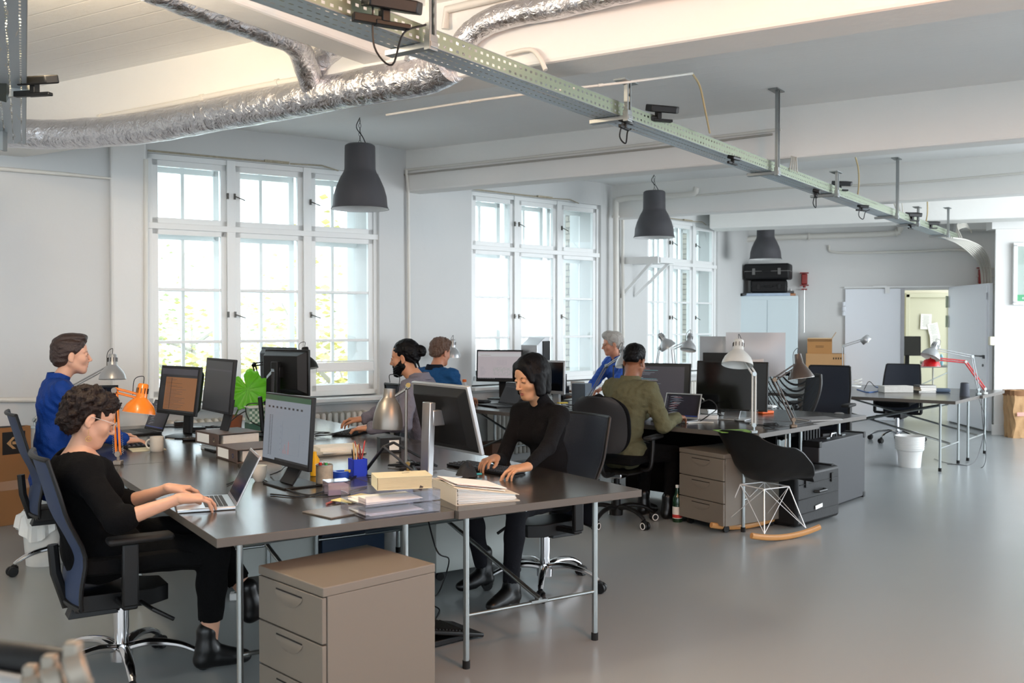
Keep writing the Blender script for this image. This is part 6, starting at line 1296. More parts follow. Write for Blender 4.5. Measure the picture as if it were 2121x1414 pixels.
# ------------------------------------------------------------------ people: smooth-blended volumes turned into one skin
def V(*a): return np.array(a, dtype=np.float32)
class Vol:
    def __init__(s, lo, hi, h):
        s.lo = np.array(lo, np.float32); s.h = h; n = np.ceil((np.array(hi)-s.lo)/h).astype(int)+1; s.n = n
        s.f = np.full(n, .08, np.float32)
    def sub(s, lo, hi):
        a = np.clip(np.floor((np.array(lo)-s.lo)/s.h).astype(int), 0, s.n); b = np.clip(np.ceil((np.array(hi)-s.lo)/s.h).astype(int)+1, 0, s.n)
        if (b-a).min() <= 0: return None, None
        sl = tuple(slice(i, j) for i, j in zip(a, b))
        g = np.meshgrid(*[s.lo[k]+s.h*np.arange(a[k], b[k], dtype=np.float32) for k in range(3)], indexing='ij', sparse=True)
        return sl, g
    def put(s, sl, d, k, mode):
        f = s.f[sl]
        if mode == 'add':
            if k: hh = np.maximum(k-np.abs(f-d), 0)/k; s.f[sl] = np.minimum(f, d)-hh*hh*k*.25
            else: s.f[sl] = np.minimum(f, d)
        else:
            d = -d
            if k: hh = np.maximum(k-np.abs(f-d), 0)/k; s.f[sl] = np.maximum(f, d)+hh*hh*k*.25
            else: s.f[sl] = np.maximum(f, d)
    def cap(s, a, b, r1, r2=None, k=.02, flat=None, ff=1., mode='add'):
        """tapered capsule a-b; flat = direction in which the section is scaled by ff"""
        r2 = r1 if r2 is None else r2; a, b = np.array(a, np.float32), np.array(b, np.float32); m = max(r1, r2)*max(1, ff)+k+3*s.h
        sl, g = s.sub(np.minimum(a, b)-m, np.maximum(a, b)+m)
        if sl is None: return s
        p = [g[i]-a[i] for i in range(3)]; ba = b-a; L = max(float(ba@ba), 1e-9)
        t = np.clip((p[0]*ba[0]+p[1]*ba[1]+p[2]*ba[2])/L, 0, 1)
        q = [p[i]-ba[i]*t for i in range(3)]
        if flat is not None:
            n = np.array(flat, np.float32); n = n/np.linalg.norm(n); c = (q[0]*n[0]+q[1]*n[1]+q[2]*n[2])*(1/ff-1)
            q = [q[i]+n[i]*c for i in range(3)]
        d = np.sqrt(q[0]**2+q[1]**2+q[2]**2)-(r1+(r2-r1)*t)
        if flat is not None: d = d*min(1, ff)
        s.put(sl, d, k, mode); return s
    def ell(s, c, r, k=.02, rot=None, mode='add'):
        c = np.array(c, np.float32); r = np.array(r if hasattr(r, '__len__') else (r, r, r), np.float32); m = r.max()+k+3*s.h
        sl, g = s.sub(c-m, c+m)
        if sl is None: return s
        p = [g[i]-c[i] for i in range(3)]
        if rot is not None:
            Rm = np.array(rot.to_3x3(), np.float32); p = [Rm[0, i]*p[0]+Rm[1, i]*p[1]+Rm[2, i]*p[2] for i in range(3)]
        k0 = np.sqrt((p[0]/r[0])**2+(p[1]/r[1])**2+(p[2]/r[2])**2); k1 = np.sqrt((p[0]/r[0]**2)**2+(p[1]/r[1]**2)**2+(p[2]/r[2]**2)**2)+1e-6
        s.put(sl, k0*(k0-1)/k1, k, mode); return s
    def grid(s): return np.meshgrid(*[s.lo[k]+s.h*np.arange(s.n[k], dtype=np.float32) for k in range(3)], indexing='ij', sparse=True)
    def noise(s, amp, fr, seed=0, aniso=(1, 1, 1)):
        rg = np.random.RandomState(seed); g = s.grid(); acc = 0
        for i in range(6):
            d = rg.normal(size=3)*np.array(aniso)*fr*(1+.35*i); ph = rg.uniform(0, 6.28)
            acc = acc+np.sin(g[0]*d[0]+g[1]*d[1]+g[2]*d[2]+ph+1.2*np.sin(g[1]*d[2]*.6+g[2]*d[0]*.5+ph))/(1+.3*i)
        s.f += (acc*amp/2.5).astype(np.float32); return s
    def mesh(s):
        f = s.f; ins = f < 0
        c = np.zeros(tuple(s.n-1), np.int8)
        for i in (0, 1):
            for j in (0, 1):
                for k in (0, 1): c += ins[i:s.n[0]-1+i, j:s.n[1]-1+j, k:s.n[2]-1+k]
        act = (c > 0) & (c < 8); idx = np.argwhere(act); m = len(idx)
        num = np.full(act.shape, -1, np.int32); num[act] = np.arange(m)
        pos = np.zeros((m, 3)); cnt = np.zeros(m)
        I = idx.T
        for ax in range(3):
            o = [x for x in range(3) if x != ax]
            for a in (0, 1):
                for b in (0, 1):
                    p = [I[0].copy(), I[1].copy(), I[2].copy()]; p[o[0]] += a; p[o[1]] += b
                    q = [x.copy() for x in p]; q[ax] += 1
                    f0, f1 = f[tuple(p)], f[tuple(q)]; cr = (f0 < 0) != (f1 < 0)
                    t = np.where(cr, f0/np.where(cr, f0-f1, 1), 0)
                    loc = np.stack([p[0], p[1], p[2]], 1).astype(float); loc[:, ax] += t
                    pos[cr] += loc[cr]; cnt[cr] += 1
        pos = pos/cnt[:, None]*s.h+s.lo
        quads = []
        for ax in range(3):
            o1, o2 = [(1, 2), (2, 0), (0, 1)][ax]
            a = ins.take(range(0, s.n[ax]-1), ax); b = ins.take(range(1, s.n[ax]), ax)
            for sgn, ch in ((0, a & ~b), (1, ~a & b)):
                e = np.argwhere(ch); e = e[(e[:, o1] > 0) & (e[:, o2] > 0) & (e[:, o1] < s.n[o1]-1) & (e[:, o2] < s.n[o2]-1)]
                def cell(d1, d2):
                    x = e.copy(); x[:, o1] -= d1; x[:, o2] -= d2; return num[x[:, 0], x[:, 1], x[:, 2]]
                q = np.stack([cell(1, 1), cell(0, 1), cell(0, 0), cell(1, 0)], 1)
                quads.append(q if sgn == 0 else q[:, ::-1])
        q = np.concatenate(quads); q = q[(q >= 0).all(1)]
        # light smoothing
        for it in range(2):
            acc = np.zeros_like(pos); cn = np.zeros(m)
            for i in range(4):
                np.add.at(acc, q[:, i], pos[q[:, (i+1) % 4]]); np.add.at(cn, q[:, i], 1)
                np.add.at(acc, q[:, i], pos[q[:, (i-1) % 4]]); np.add.at(cn, q[:, i], 1)
            cn[cn == 0] = 1
            pos = pos*.5+acc/cn[:, None]*.5
        return pos, q
def npmesh(name, parts, m, parent=None, label=None):
    """parts = [(verts, quads, Matrix|None), ...] joined in one mesh"""
    vs, fs, o = [], [], 0
    for v, q, M in parts:
        if M is not None:
            A = np.array(M); v = v@A[:3, :3].T+A[:3, 3]
        vs.append(v); fs.append(q+o); o += len(v)
    v = np.concatenate(vs).astype(np.float32); q = np.concatenate(fs).astype(np.int32)
    me = bpy.data.meshes.new(name); me.vertices.add(len(v)); me.vertices.foreach_set('co', v.ravel())
    me.loops.add(q.size); me.loops.foreach_set('vertex_index', q.ravel()); me.polygons.add(len(q)); me.polygons.foreach_set('loop_start', np.arange(0, q.size, 4, dtype=np.int32))
    try: me.polygons.foreach_set('loop_total', np.full(len(q), 4, np.int32))
    except Exception: pass
    me.polygons.foreach_set('use_smooth', np.ones(len(q), bool)); me.update(calc_edges=True); me.validate()
    me.materials.append(m); ob = bpy.data.objects.new(name, me); COL.objects.link(ob)
    if parent: ob.parent = parent
    if label: ob['label'] = label
    return ob
def skinmat(name, col):
    m = mat(name, col, .5, bump=.05, bscale=400, var=.06, vscale=22)
    b = m.node_tree.nodes['Principled BSDF']; b.inputs['Subsurface Weight'].default_value = .12; b.inputs['Subsurface Radius'].default_value = (.02, .008, .004); b.inputs['Subsurface Scale'].default_value = .3
    return m
def ik(a, t, l1, l2, hint):
    a, t = np.array(a, float), np.array(t, float); d = t-a; L = np.linalg.norm(d); Lm = min(L, (l1+l2)*.995); u = d/L
    x = (l1*l1-l2*l2+Lm*Lm)/(2*Lm); y = sqrt(max(l1*l1-x*x, 0)); h = np.array(hint, float); h = h-u*(h@u); h = h/np.linalg.norm(h)
    return a+u*x+h*y, a+u*Lm
def hand_vol(left, curl=1., seed=0, res=.0028):
    s = -1 if left else 1; v = Vol((-.06, -.075, -.085), (.2, .075, .05), res); rg = random.Random(seed)
    v.cap((-.006, 0, 0), (.02, 0, 0), .0225, .021, k=.012, flat=(0, 0, 1), ff=.8)
    for y0, y1, L, r in ((.014, .030, (.040, .025, .021), .0085), (.005, .0105, (.045, .028, .022), .0088), (-.005, -.009, (.041, .026, .021), .0083), (-.013, -.027, (.032, .021, .019), .0073)):
        b = V(.086-abs(y1-.01)*.25, s*y1, .004); v.cap((.0, s*y0, 0), b, .0145, .0115, k=.016)
        ang = R(14+rg.uniform(0, 16)*curl); p = b; spread = s*y1*2.4
        for i, l in enumerate(L):
            d = V(cos(ang), spread*.35*cos(ang), -sin(ang)); d = d/np.linalg.norm(d); q = p+d*l
            v.cap(p, q, r*(1-.09*i), r*(1-.09*(i+1)), k=.004); p = q; ang += R((30+rg.uniform(-6, 10))*curl*(1 if i == 0 else .6))
    v.cap((.012, s*.016, -.004), (.05, s*.042, -.014), .0145, .0115, k=.014); v.cap((.05, s*.042, -.014), (.078, s*.052, -.024), .0108, .0095, k=.004); v.cap((.078, s*.052, -.024), (.1, s*.05, -.034), .0093, .0075, k=.003)
    return v.mesh()
def head_vol(c, neck, res=.0027):
    """head-local: +X face, origin at eye level between the ears; neck = list of prims in head space"""
    v = Vol((-.15, -.105, -.24), (.135, .105, .145), res); jw = c.get('jaw', 1.); fem = c.get('fem', 0)
    v.ell((-.018, 0, .036), (.094, .0735, .083), k=0)
    v.ell((.022, 0, .03), (.068, .062, .07), k=.02)
    v.ell((.028, 0, -.035), (.06, .056, .078), k=.025)
    v.cap((-.012, .052*jw, -.05), (.055, .026*jw, -.098), .017, .015, k=.025); v.cap((-.012, -.052*jw, -.05), (.055, -.026*jw, -.098), .017, .015, k=.025)
    v.cap((.066, .01, -.102), (.066, -.01, -.102), .0175, k=.02)
    v.cap((.05, 0, -.08), (.055, 0, -.05), .035, k=.02)
    for s in (1, -1):
        v.ell((.055, s*.04, -.03), (.024, .022, .024), k=.022)
        v.cap((.078, s*.014, .021), (.066, s*.046, .022), .0085, .007, k=.014)
        v.ell((.0905, s*.031, .0), (.013, .018, .0125), k=.012, mode='sub')
    v.cap((.086, 0, .012), (.109, 0, -.032), .0068, .0095, k=.010); v.ell((.110, 0, -.036), (.0095, .010, .0085), k=.006)
    for s in (1, -1): v.ell((.100, s*.0115, -.040), (.0095, .0065, .0062), k=.005)
    v.cap((.089, .0, -.05), (.088, 0, -.06), .008, k=.012)
    v.cap((.0815, .018, -.067), (.0815, -.018, -.067), .0072, k=.006); v.cap((.079, .014, -.0775), (.079, -.014, -.0775), .0085, k=.006)
    v.ell((.094, 0, -.0722), (.01, .02, .0013), k=.002, mode='sub')
    for s in (1, -1):
        v.ell((.079, s*.031, .0), (.0125, .0135, .0118), k=.003)     # lids over the eyeball
        if not c.get('down'): v.ell((.0925, s*.031, -.001), (.006, .0115, .0045), k=.002, mode='sub')
        rt = RZ(-s*18) @ RY(12)
        v.ell((-.012, s*.077, -.012), (.019, .008, .031), k=.006, rot=rt); v.ell((-.008, s*.0865, -.008), (.010, .006, .017), k=.004, rot=rt, mode='sub')
        v.ell((-.008, s*.078, -.038), (.009, .006, .009), k=.004)
    for a, b, r1, r2 in neck: v.cap(a, b, r1, r2, k=.03)
    return v.mesh()
def hair_vol(c, res=.0035):
    st = c['style']; lo, hi = (-.2, -.14, -.2), (.15, .14, .19); v = Vol(lo, hi, res); sd = c.get('seed', 1)
    if st == 'short':      # cropped, side swept
        v.ell((-.02, 0, .045), (.105, .084, .091), k=0); v.ell((-.06, 0, -.01), (.068, .07, .07), k=.02); v.ell((.03, .0, .105), (.065, .06, .03), k=.02)
        v.noise(.0045, 75, sd, (.4, 1, .8)); v.ell((.1, 0, -.035), (.1, .12, .088), k=.012, mode='sub'); v.ell((.03, 0, -.12), (.09, .12, .08), k=.01, mode='sub')
        for s in (1, -1): v.ell((-.0, s*.085, -.02), (.028, .02, .042), k=.008, mode='sub')
    elif st == 'curly':    # thick wavy, pinned up
        v.ell((-.022, 0, .045), (.105, .085, .087), k=0); v.ell((-.065, 0, -.02), (.065, .07, .075), k=.02); v.ell((.04, .01, .085), (.055, .06, .036), k=.02)
        v.noise(.010, 62, sd); v.noise(.005, 150, sd+3); v.ell((.115, 0, -.035), (.1, .12, .088), k=.012, mode='sub'); v.ell((.035, 0, -.13), (.09, .14, .085), k=.01, mode='sub')
        for s in (1, -1): v.ell((.0, s*.09, -.03), (.026, .025, .042), k=.01, mode='sub')
    elif st == 'bob':      # straight chin length bob, centre-side parting
        v.ell((-.018, 0, .045), (.105, .088, .09), k=0)
        for s in (1, -1): v.cap((-.005, s*.07, .02), (.018, s*.082, -.085), .032, .022, k=.03, flat=(1, 0, 0), ff=1.5); v.cap((.05, s*.045, .075), (.06, s*.073, .0), .022, .014, k=.02)
        v.cap((-.06, 0, .0), (-.055, 0, -.085), .075, .06, k=.03)
        v.noise(.0014, 120, sd, (1, 1, .1)); v.ell((.125, 0, -.03), (.085, .066, .11), k=.01, mode='sub'); v.ell((.06, 0, -.12), (.08, .055, .07), k=.01, mode='sub'); v.ell((-.02, 0, -.15), (.07, .062, .075), k=.01, mode='sub')
        v.ell((0, .018, .15), (.09, .004, .02), k=.01, mode='sub')
    elif st == 'bun':
        v.ell((-.022, 0, .045), (.102, .081, .088), k=0); v.ell((-.055, 0, .0), (.065, .068, .06), k=.02); v.ell((-.135, 0, .03), (.036, .036, .042), k=.012)
        v.noise(.002, 120, sd, (.15, 1, 1)); v.noise(.003, 80, sd+2); v.ell((.122, 0, -.025), (.1, .12, .088), k=.01, mode='sub'); v.ell((.0, 0, -.13), (.12, .14, .095), k=.01, mode='sub')
        for s in (1, -1): v.ell((.01, s*.085, -.02), (.03, .02, .042), k=.008, mode='sub'); v.cap((-.075, s*.03, -.02), (-.09, s*.035, -.085), .012, .006, k=.01)
    elif st == 'fade':
        v.ell((-.018, 0, .05), (.1, .081, .088), k=0); v.ell((.02, 0, .09), (.07, .062, .045), k=.02); v.ell((-.06, 0, .02), (.06, .067, .06), k=.01)
        v.noise(.003, 110, sd); v.ell((.12, 0, -.035), (.1, .12, .09), k=.01, mode='sub'); v.ell((-.02, 0, -.105), (.2, .2, .085), k=.01, mode='sub')
    elif st == 'tousled':  # short, fuller on top
        v.ell((-.02, 0, .05), (.106, .084, .092), k=0); v.ell((.03, 0, .1), (.068, .064, .042), k=.02); v.ell((-.06, 0, -.005), (.064, .068, .06), k=.02)
        v.noise(.007, 95, sd, (.6, 1, 1)); v.ell((.12, 0, -.035), (.1, .12, .094), k=.01, mode='sub'); v.ell((.015, 0, -.13), (.12, .14, .095), k=.01, mode='sub')
        for s in (1, -1): v.ell((.0, s*.087, -.02), (.026, .022, .042), k=.008, mode='sub')
    return v.mesh()
def beard_vol(full=True):
    v = Vol((-.06, -.1, -.17), (.13, .1, .0), .0032)
    for s in (1, -1): v.cap((-.002, s*.062, -.02), (.004, s*.060, -.06), .015, k=.02); v.cap((.004, s*.056, -.062), (.062, s*.032, -.108), .026, .026, k=.02); v.cap((.02, s*.055, -.05), (.068, s*.038, -.078), .017, .017, k=.02)
    v.cap((.07, .012, -.112), (.07, -.012, -.112), .025, k=.02); v.cap((.086, .02, -.058), (.086, -.02, -.058), .0075, k=.006); v.cap((.084, .024, -.06), (.07, .03, -.09), .009, k=.01); v.cap((.084, -.024, -.06), (.07, -.03, -.09), .009, k=.01)
    v.noise(.003, 160, 5); v.ell((.1, 0, -.0725), (.022, .018, .0105), k=.003, mode='sub'); return v.mesh()

def person(c):
    pos = Vector((*c['pos'], 0)); rz = c['rz']; Mw = Matrix.Translation(pos) @ RZ(rz); Mi = Mw.inverted()
    loc = lambda p: np.array((Mi @ Vector(p))[:]) if p is not None else None
    fem = c.get('fem', 0); sw = c.get('sw', .155 if fem else .185); b = c.get('build', 1.)
    top = c['top']; tilt = c.get('hpitch', 0); yaw = c.get('hyaw', 0); tw = R(c.get('twist', 0))
    nx = c.get('lean', .05); nz = top-.118-.155+(-.02 if tilt > 15 else 0); P = V(0, 0, .555); N = V(nx, 0, nz)
    S1 = P*.62+N*.38+V(-.015, 0, 0); S2 = P*.28+N*.72+V(-.005, 0, 0)
    sho = {s: N+V(-sin(tw)*s*sw+.0, cos(tw)*s*sw, -.062) for s in (1, -1)}
    hc = N+V(.045+c.get('hfwd', .03), c.get('hside', 0), .155); HM = T(*map(float, hc)) @ RZ(yaw) @ RY(tilt) @ RX(c.get('hroll', 0)); HI = HM.inverted()
    arms = {}
    for s, key in ((1, 'lh'), (-1, 'rh')):
        t = c.get(key)
        if t is None: t = Mw @ Vector((.38, s*.14, .66))
        t = loc(t); hint = c.get('lhint' if s == 1 else 'rhint', (-.25, s*.55, -.8)); dvec = c.get('hd', (1, -s*.22, -.1)); dvec = c.get(key+'d', dvec); dv = np.array(dvec, float); dv /= np.linalg.norm(dv)
        wr = t-dv*.10; el, wr2 = ik(sho[s], wr, .285*c.get('al', 1), .25*c.get('al', 1), hint); arms[s] = (el, wr2, dv)
    kn, an, toe = {}, {}, {}
    for s, key in ((1, 'lf'), (-1, 'rf')):
        f = c.get(key); f = loc(f) if f is not None else np.array((.42, s*.12, .09)); hip = P+V(.02, s*.09, -.01)
        k_, a_ = ik(hip, f, .43, .42, c.get(key+'h', (.5, s*.12, .9))); kn[s] = k_; an[s] = a_
    neck = [(N+V(-.02, 0, -.04), hc+V(-.02, 0, -.075), .062 if not fem else .052, .057 if not fem else .047)]
    skin = c['skin']
    # --- clothes volumes
    def torso(v, g, top_cut=True):
        bw = b
        v.ell(P+V(-.0, 0, .01), (.115*bw+g, .165*bw+g, .12+g), k=0)
        v.ell(S1, (.095*bw+g, (.125 if fem else .145)*bw+g, .12+g), k=.05); v.ell(S2, (.10*bw+g, (.135 if fem else .165)*bw+g, .15+g), k=.05)
        v.cap(S2+V(0, .05, .03), sho[1]+V(0, -.02, -.005), .075+g, .052+g, k=.05); v.cap(S2+V(0, -.05, .03), sho[-1]+V(0, .02, -.005), .075+g, .052+g, k=.05)
        v.cap(N+V(-.02, 0, -.05), sho[1], .05+g, .045+g, k=.04); v.cap(N+V(-.02, 0, -.05), sho[-1], .05+g, .045+g, k=.04)
        if fem:
            for s in (1, -1): v.ell(S2+V(.075*bw, s*.065*bw, -.035), (.05+g, .055+g, .055+g), k=.04)
    def armp(v, g, s, t0=0., t1=2., wr_r=.024):
        el, wr, dv = arms[s]; a = sho[s]; r = c.get('ar', .044 if fem else .05)
        ue = a+(el-a)*min(1, t1); v.cap(a, ue, r+g, r*.84+g, k=.03)
        if t1 > 1: v.cap(el, el+(wr-el)*(t1-1), r*.84+g, (r*.84+(wr_r-r*.84)*(t1-1))+g, k=.02)
    def legp(v, g, s, k0=.03):
        hip = P+V(.0, s*.085, -.005); r = .082*b
        v.cap(hip, kn[s], r+g, .056*b+g, k=k0); v.cap(kn[s], kn[s]+(an[s]-kn[s])*.35, .054*b+g, .052*b+g, k=.02); v.cap(kn[s]+(an[s]-kn[s])*.35, an[s], .052*b+g, c.get('ankr', .036)+g, k=.02)
    lo, hi = (-.42, -.5, -.02), (.78, .5, 1.42)
    # skin body
    v = Vol(lo, hi, .0105); torso(v, -.008)
    for s in (1, -1):
        armp(v, -.002, s, t1=2); legp(v, -.006, s); e_, w_, d_ = arms[s]; v.cap(w_, w_+d_*.03, .0225, .021, k=.02, flat=(0, 0, 1), ff=.85)
    for a_, b_, r1, r2 in neck: v.cap(a_, b_, r1, r2, k=.03)
    parts = [(*v.mesh(), None)]
    hn = [(np.array((HI @ Vector(a_.tolist()))[:]), np.array((HI @ Vector(b_.tolist()))[:]), r1, r2) for a_, b_, r1, r2 in neck]
    parts.append((*head_vol(c, hn), HM))
    for s in (1, -1):
        el, wr, dv = arms[s]; x = Vector(dv.tolist()); up = Vector((0, 0, 1)); y = up.cross(x).normalized(); z = x.cross(y)
        hm = Matrix(((x.x, y.x, z.x, wr[0]), (x.y, y.y, z.y, wr[1]), (x.z, y.z, z.z, wr[2]), (0, 0, 0, 1))); hs = c.get('hscale', .97 if fem else 1.06)
        parts.append((*hand_vol(s == 1, seed=c.get('seed', 1)*3+s), hm @ RX(-s*8) @ Matrix.Scale(hs, 4)))
    body = npmesh('person', parts, skin); body.location = pos; body.rotation_euler = (0, 0, R(rz)); tag(body, c['label'], 'person')
    # hair, beard, brows, eyes, lips
    npmesh('hair', [(*hair_vol(c), HM)], c['hair'], body)
    if c.get('beard'): npmesh('beard', [(*beard_vol(), HM)], c['hair'], body)
    hm_ = c.get('brow', c['hair'])
    for s in (1, -1):
        e = MB(); e.tube([HM @ Vector(p) for p in ((.0885, s*.014, .0185), (.0845, s*.028, .0225), (.074, s*.044, .019))], [.0021, .0028, .0014], 6, flat=.9); e.build('eyebrow', hm_, body)
        if c.get('down'):
            e = MB(); e.tube([HM @ Vector((.079+.0128*cos(R(a))*1.0, s*.031+.0138*sin(R(a)), -.0052+.0022*cos(R(a*1.5)))) for a in (-62, -35, -10, 15, 40, 62)], .0016, 5); e.build('eyelash', M_lash, body)
        else:
            e = MB(); e.ball((0, 0, 0), .0115, M=HM @ T(.0795, s*.031, -.0005), seg=16, ring=10)
            e.cur = 1; e.lathe([(0, .0002), (.0052, 0), (.0054, -.001)], 14, M=HM @ T(.0795+.0117, s*.031, -.0005) @ RY(90))
            e.build('eye', [M_eye, M_iris], body)
            e = MB(); e.tube([HM @ Vector((.079+.0131*cos(R(a)), s*.031+.0138*sin(R(a)), .0022+.0022*cos(R(a*1.5)))) for a in (-62, -35, -10, 15, 40, 62)], .0016, 5); e.build('eyelash', M_lash, body)
    e = MB(); e.tube([HM @ Vector(p) for p in ((.0845, .021, -.0712), (.0905, .011, -.0678), (.092, 0, -.0682), (.0905, -.011, -.0678), (.0845, -.021, -.0712))], [.0009, .0032, .003, .0032, .0009], 8)
    e.tube([HM @ Vector(p) for p in ((.0845, .019, -.0735), (.0893, .010, -.0765), (.0905, 0, -.0772), (.0893, -.010, -.0765), (.0845, -.019, -.0735))], [.0009, .0036, .0042, .0036, .0009], 8)
    e.build('lips', c.get('lips', M_lips), body)
    # shirt
    v = Vol(lo, hi, .0085); torso(v, .008+c.get('loose', 0)); L_ = c.get('sleeve', 1.93)
    for s in (1, -1): armp(v, .006+c.get('loose', 0)*.7, s, t1=L_, wr_r=c.get('cuff', .028))
    for s in (1, -1):   # hem over the hips
        v.cap(P+V(-.02, s*.06, -.02), P+V(.08, s*.07, -.01), .105*b, .09*b, k=.04)
    nk = c.get('neck', 'crew')
    if nk == 'turtle': v.cap(N+V(-.02, 0, -.02), N*.42+hc*.58+V(-.022, 0, -.05), .062, .056, k=.02)
    v.noise(c.get('wr', .0035), c.get('wf', 26), c.get('seed', 1)+20, (1, 1, 1.4)); 
    if c.get('wr2'): v.noise(c['wr2'], 60, c.get('seed', 1)+40, (1, 1, 1.6))
    if nk == 'wide': v.ell(N+V(.06, 0, .03), (.13, .115, .075), k=.01, mode='sub'); v.cap(N+V(-.05, 0, .06), N+V(-.02, 0, .0), .055, k=.01, mode='sub')
    elif nk != 'turtle': v.cap(N+V(-.025, 0, .1), N+V(-.0, 0, -.005), .06 if not fem else .052, .066 if not fem else .057, k=.008, mode='sub')
    if nk == 'collar':
        pass
    sh = npmesh(c.get('shirt_name', 'shirt'), [(*v.mesh(), None)], c['shirt'], body)
    if nk in ('collar', 'stand'):
        cb = MB(); rn = .071 if not fem else .060; ax = (hc-N); cc = N+V(-.012, 0, -.004)
        def cf(a, q):
            an_ = R(-158+316*a) if nk == 'collar' else R(-165+330*a); r_ = rn+.002+(.012*(1-q) if nk == 'collar' else .002)
            x, y = -cos(an_), sin(an_); h = (q*.048+.002)+(-.012*max(0, -x*0+(-cos(an_))))
            return (cc[0]+x*r_*1.0+(.012*q if True else 0), cc[1]+y*r_, cc[2]+h+(-.02*max(0, x)))
        cb.grid(cf, 28, 5, .004); cb.build('collar', c.get('collar_mat', c['shirt']), sh)
    for fn_ in c.get('extra_shirt', ()): fn_(sh, c, N, S1, S2, sho, P)
    # trousers
    v = Vol(lo, hi, .0095); v.ell(P+V(-.01, 0, -.01), (.125*b, .172*b, .10), k=0)
    for s in (1, -1): legp(v, .006, s)
    v.noise(.003, 30, c.get('seed', 1)+60)
    cut = c.get('hem', .0)
    for s in (1, -1):
        d = an[s]-kn[s]; d /= np.linalg.norm(d); q = an[s]-d*cut; v.cap(q+d*.035, q+d*.16, .07, .09, k=.004, mode='sub')
    npmesh('trousers', [(*v.mesh(), None)], c['pants'], body)
    # shoes
    for s, key in ((1, 'lf'), (-1, 'rf')):
        a_ = an[s]; pd = c.get(key+'p', 0); yw = c.get(key+'y', s*6)
        v = Vol((-.1, -.075, -.13), (.23, .075, .17), .0045); heel = c.get('heel', .02)
        v.cap((-.028, 0, -.052), (.13, 0, -.062), .036, .030, k=0); v.cap((.04, 0, -.055), (.155, 0, -.066), .038, .030, k=.03, flat=(0, 0, 1), ff=.8); v.cap((.0, 0, -.01), (.085, 0, -.052), .040, .032, k=.03); v.cap((-.028, 0, -.05), (-.015, 0, .0), .037, .040, k=.03)
        if c.get('boot', 1): v.cap((-.012, 0, 0), (-.010, 0, c.get('booth', .075)), .043, .046, k=.02)
        if heel > .03: v.cap((-.035, 0, -.05), (-.042, 0, -.095), .030, .026, k=.006)
        v.ell((.05, 0, -.088-.1), (.3, .2, .1), k=.004, mode='sub')
        if heel > .03: v.ell((.035, 0, -.093), (.03, .1, .022), k=.006, mode='sub')
        shm = T(*map(float, a_)) @ RZ(yw) @ RY(pd); npmesh('shoe', [(*v.mesh(), shm)], c['shoe'], body)
    c['_HM'] = HM; c['_body'] = body; c['_N'] = N; c['_arms'] = arms; c['_sho'] = sho
    return c
M_lash = mat('eyelash_dark', '1c1210', .7); M_eye = mat('eye_white', 'dedad4', .25); M_iris = mat('iris_brown', '2a1a10', .2); M_lips = mat('lips_rose', 'a55a50', .4)
H_dark = mat('hair_dark_brown', '1d110d', .5, spec=.25, bump=.5, bscale=180, var=.35, vscale=60, stretch=(.4, 1, 1)); H_black = mat('hair_black', '050406', .5, spec=.15, bump=.3, bscale=200, var=.3, vscale=80, stretch=(1, 1, .15))
H_brown = mat('hair_mid_brown', '5b4030', .5, bump=.7, bscale=160, var=.4, vscale=70); H_grey = mat('hair_grey', 'a8a39c', .55, bump=.7, bscale=160, var=.3, vscale=80)
H_choc = mat('hair_brown_short', '33231f', .4, bump=.5, bscale=200, var=.35, vscale=70)
S_fair = skinmat('skin_fair', 'c99a80'); S_pale = skinmat('skin_pale', 'd0a088'); S_asian = skinmat('skin_warm', 'c08f6c'); S_tan = skinmat('skin_tan', 'b98465'); S_brown = skinmat('skin_brown', '8a5a40'); S_old = skinmat('skin_ruddy', 'c08468')
def cloth(name, col, rough=.95, b=.35, sc=120, sheen=0): return mat(name, col, rough, bump=b, bscale=sc, var=.08, vscale=9, spec=.15)
C_blk = cloth('black_jersey', '08080a'); C_blk2 = cloth('black_turtleneck_knit', '100f11', sheen=0); C_blue = cloth('cobalt_blouse', '143a86', .6); C_grey = cloth('grey_violet_chambray', '6f6c76', .8); C_den = cloth('denim_blue', '1d4a78', .8); C_roy = cloth('royal_blue_cotton', '2c4f9e', .8); C_olive = cloth('olive_linen', '5f5c45', .85)
C_pblk = cloth('black_trousers', '09090a'); C_pgry = cloth('charcoal_jeans', '1c1c20'); C_pjean = cloth('dark_blue_jeans', '141d2e'); M_boot = mat('black_leather', '0b0b0c', .35)

def placket(col, nb=5):
    def f(sh, c, N, S1, S2, sho, P): pass
    return f
hA1, hA2 = W(398, 1012, .80), W(425, 1033, .80)
PA = person(dict(pos=(-1.785, 4.20), rz=33, top=1.262, lean=-.085, hfwd=.01, hpitch=22, fem=1, build=1.12, skin=S_fair, hair=H_dark, style='curly', seed=3, down=1, neck='wide', loose=.012, sleeve=1.12, cuff=.045, ar=.047, shirt=C_blk, shirt_name='top', pants=C_pblk, hem=.10, ankr=.04, shoe=M_boot, boot=1, booth=.07, heel=.02,
    lh=hA1, rh=hA2, hd=(1, 0, -.12), al=1.0, rf=W(448, 1385, 0)+Vector((-.03, 0, .10)), lf=Vector((-1.20, 4.50, .24)), lfp=-14, rfy=-4, lfh=(.6, -.05, .9),
    label='woman with wavy dark hair in black top and clear glasses typing on silver laptop'))
PB = person(dict(pos=(-2.88, 6.10), rz=30, top=1.445, lean=.04, hfwd=.03, hpitch=0, fem=1, build=.95, skin=S_pale, hair=H_choc, style='short', seed=5, neck='stand', loose=.012, wr=.008, wr2=.003, shirt=C_blue, shirt_name='blouse', pants=C_pgry, shoe=M_boot,
    lh=W(275, 902, .78), rh=W(292, 912, .78), label='woman with cropped brown hair in cobalt blue blouse looking right at her screens'))
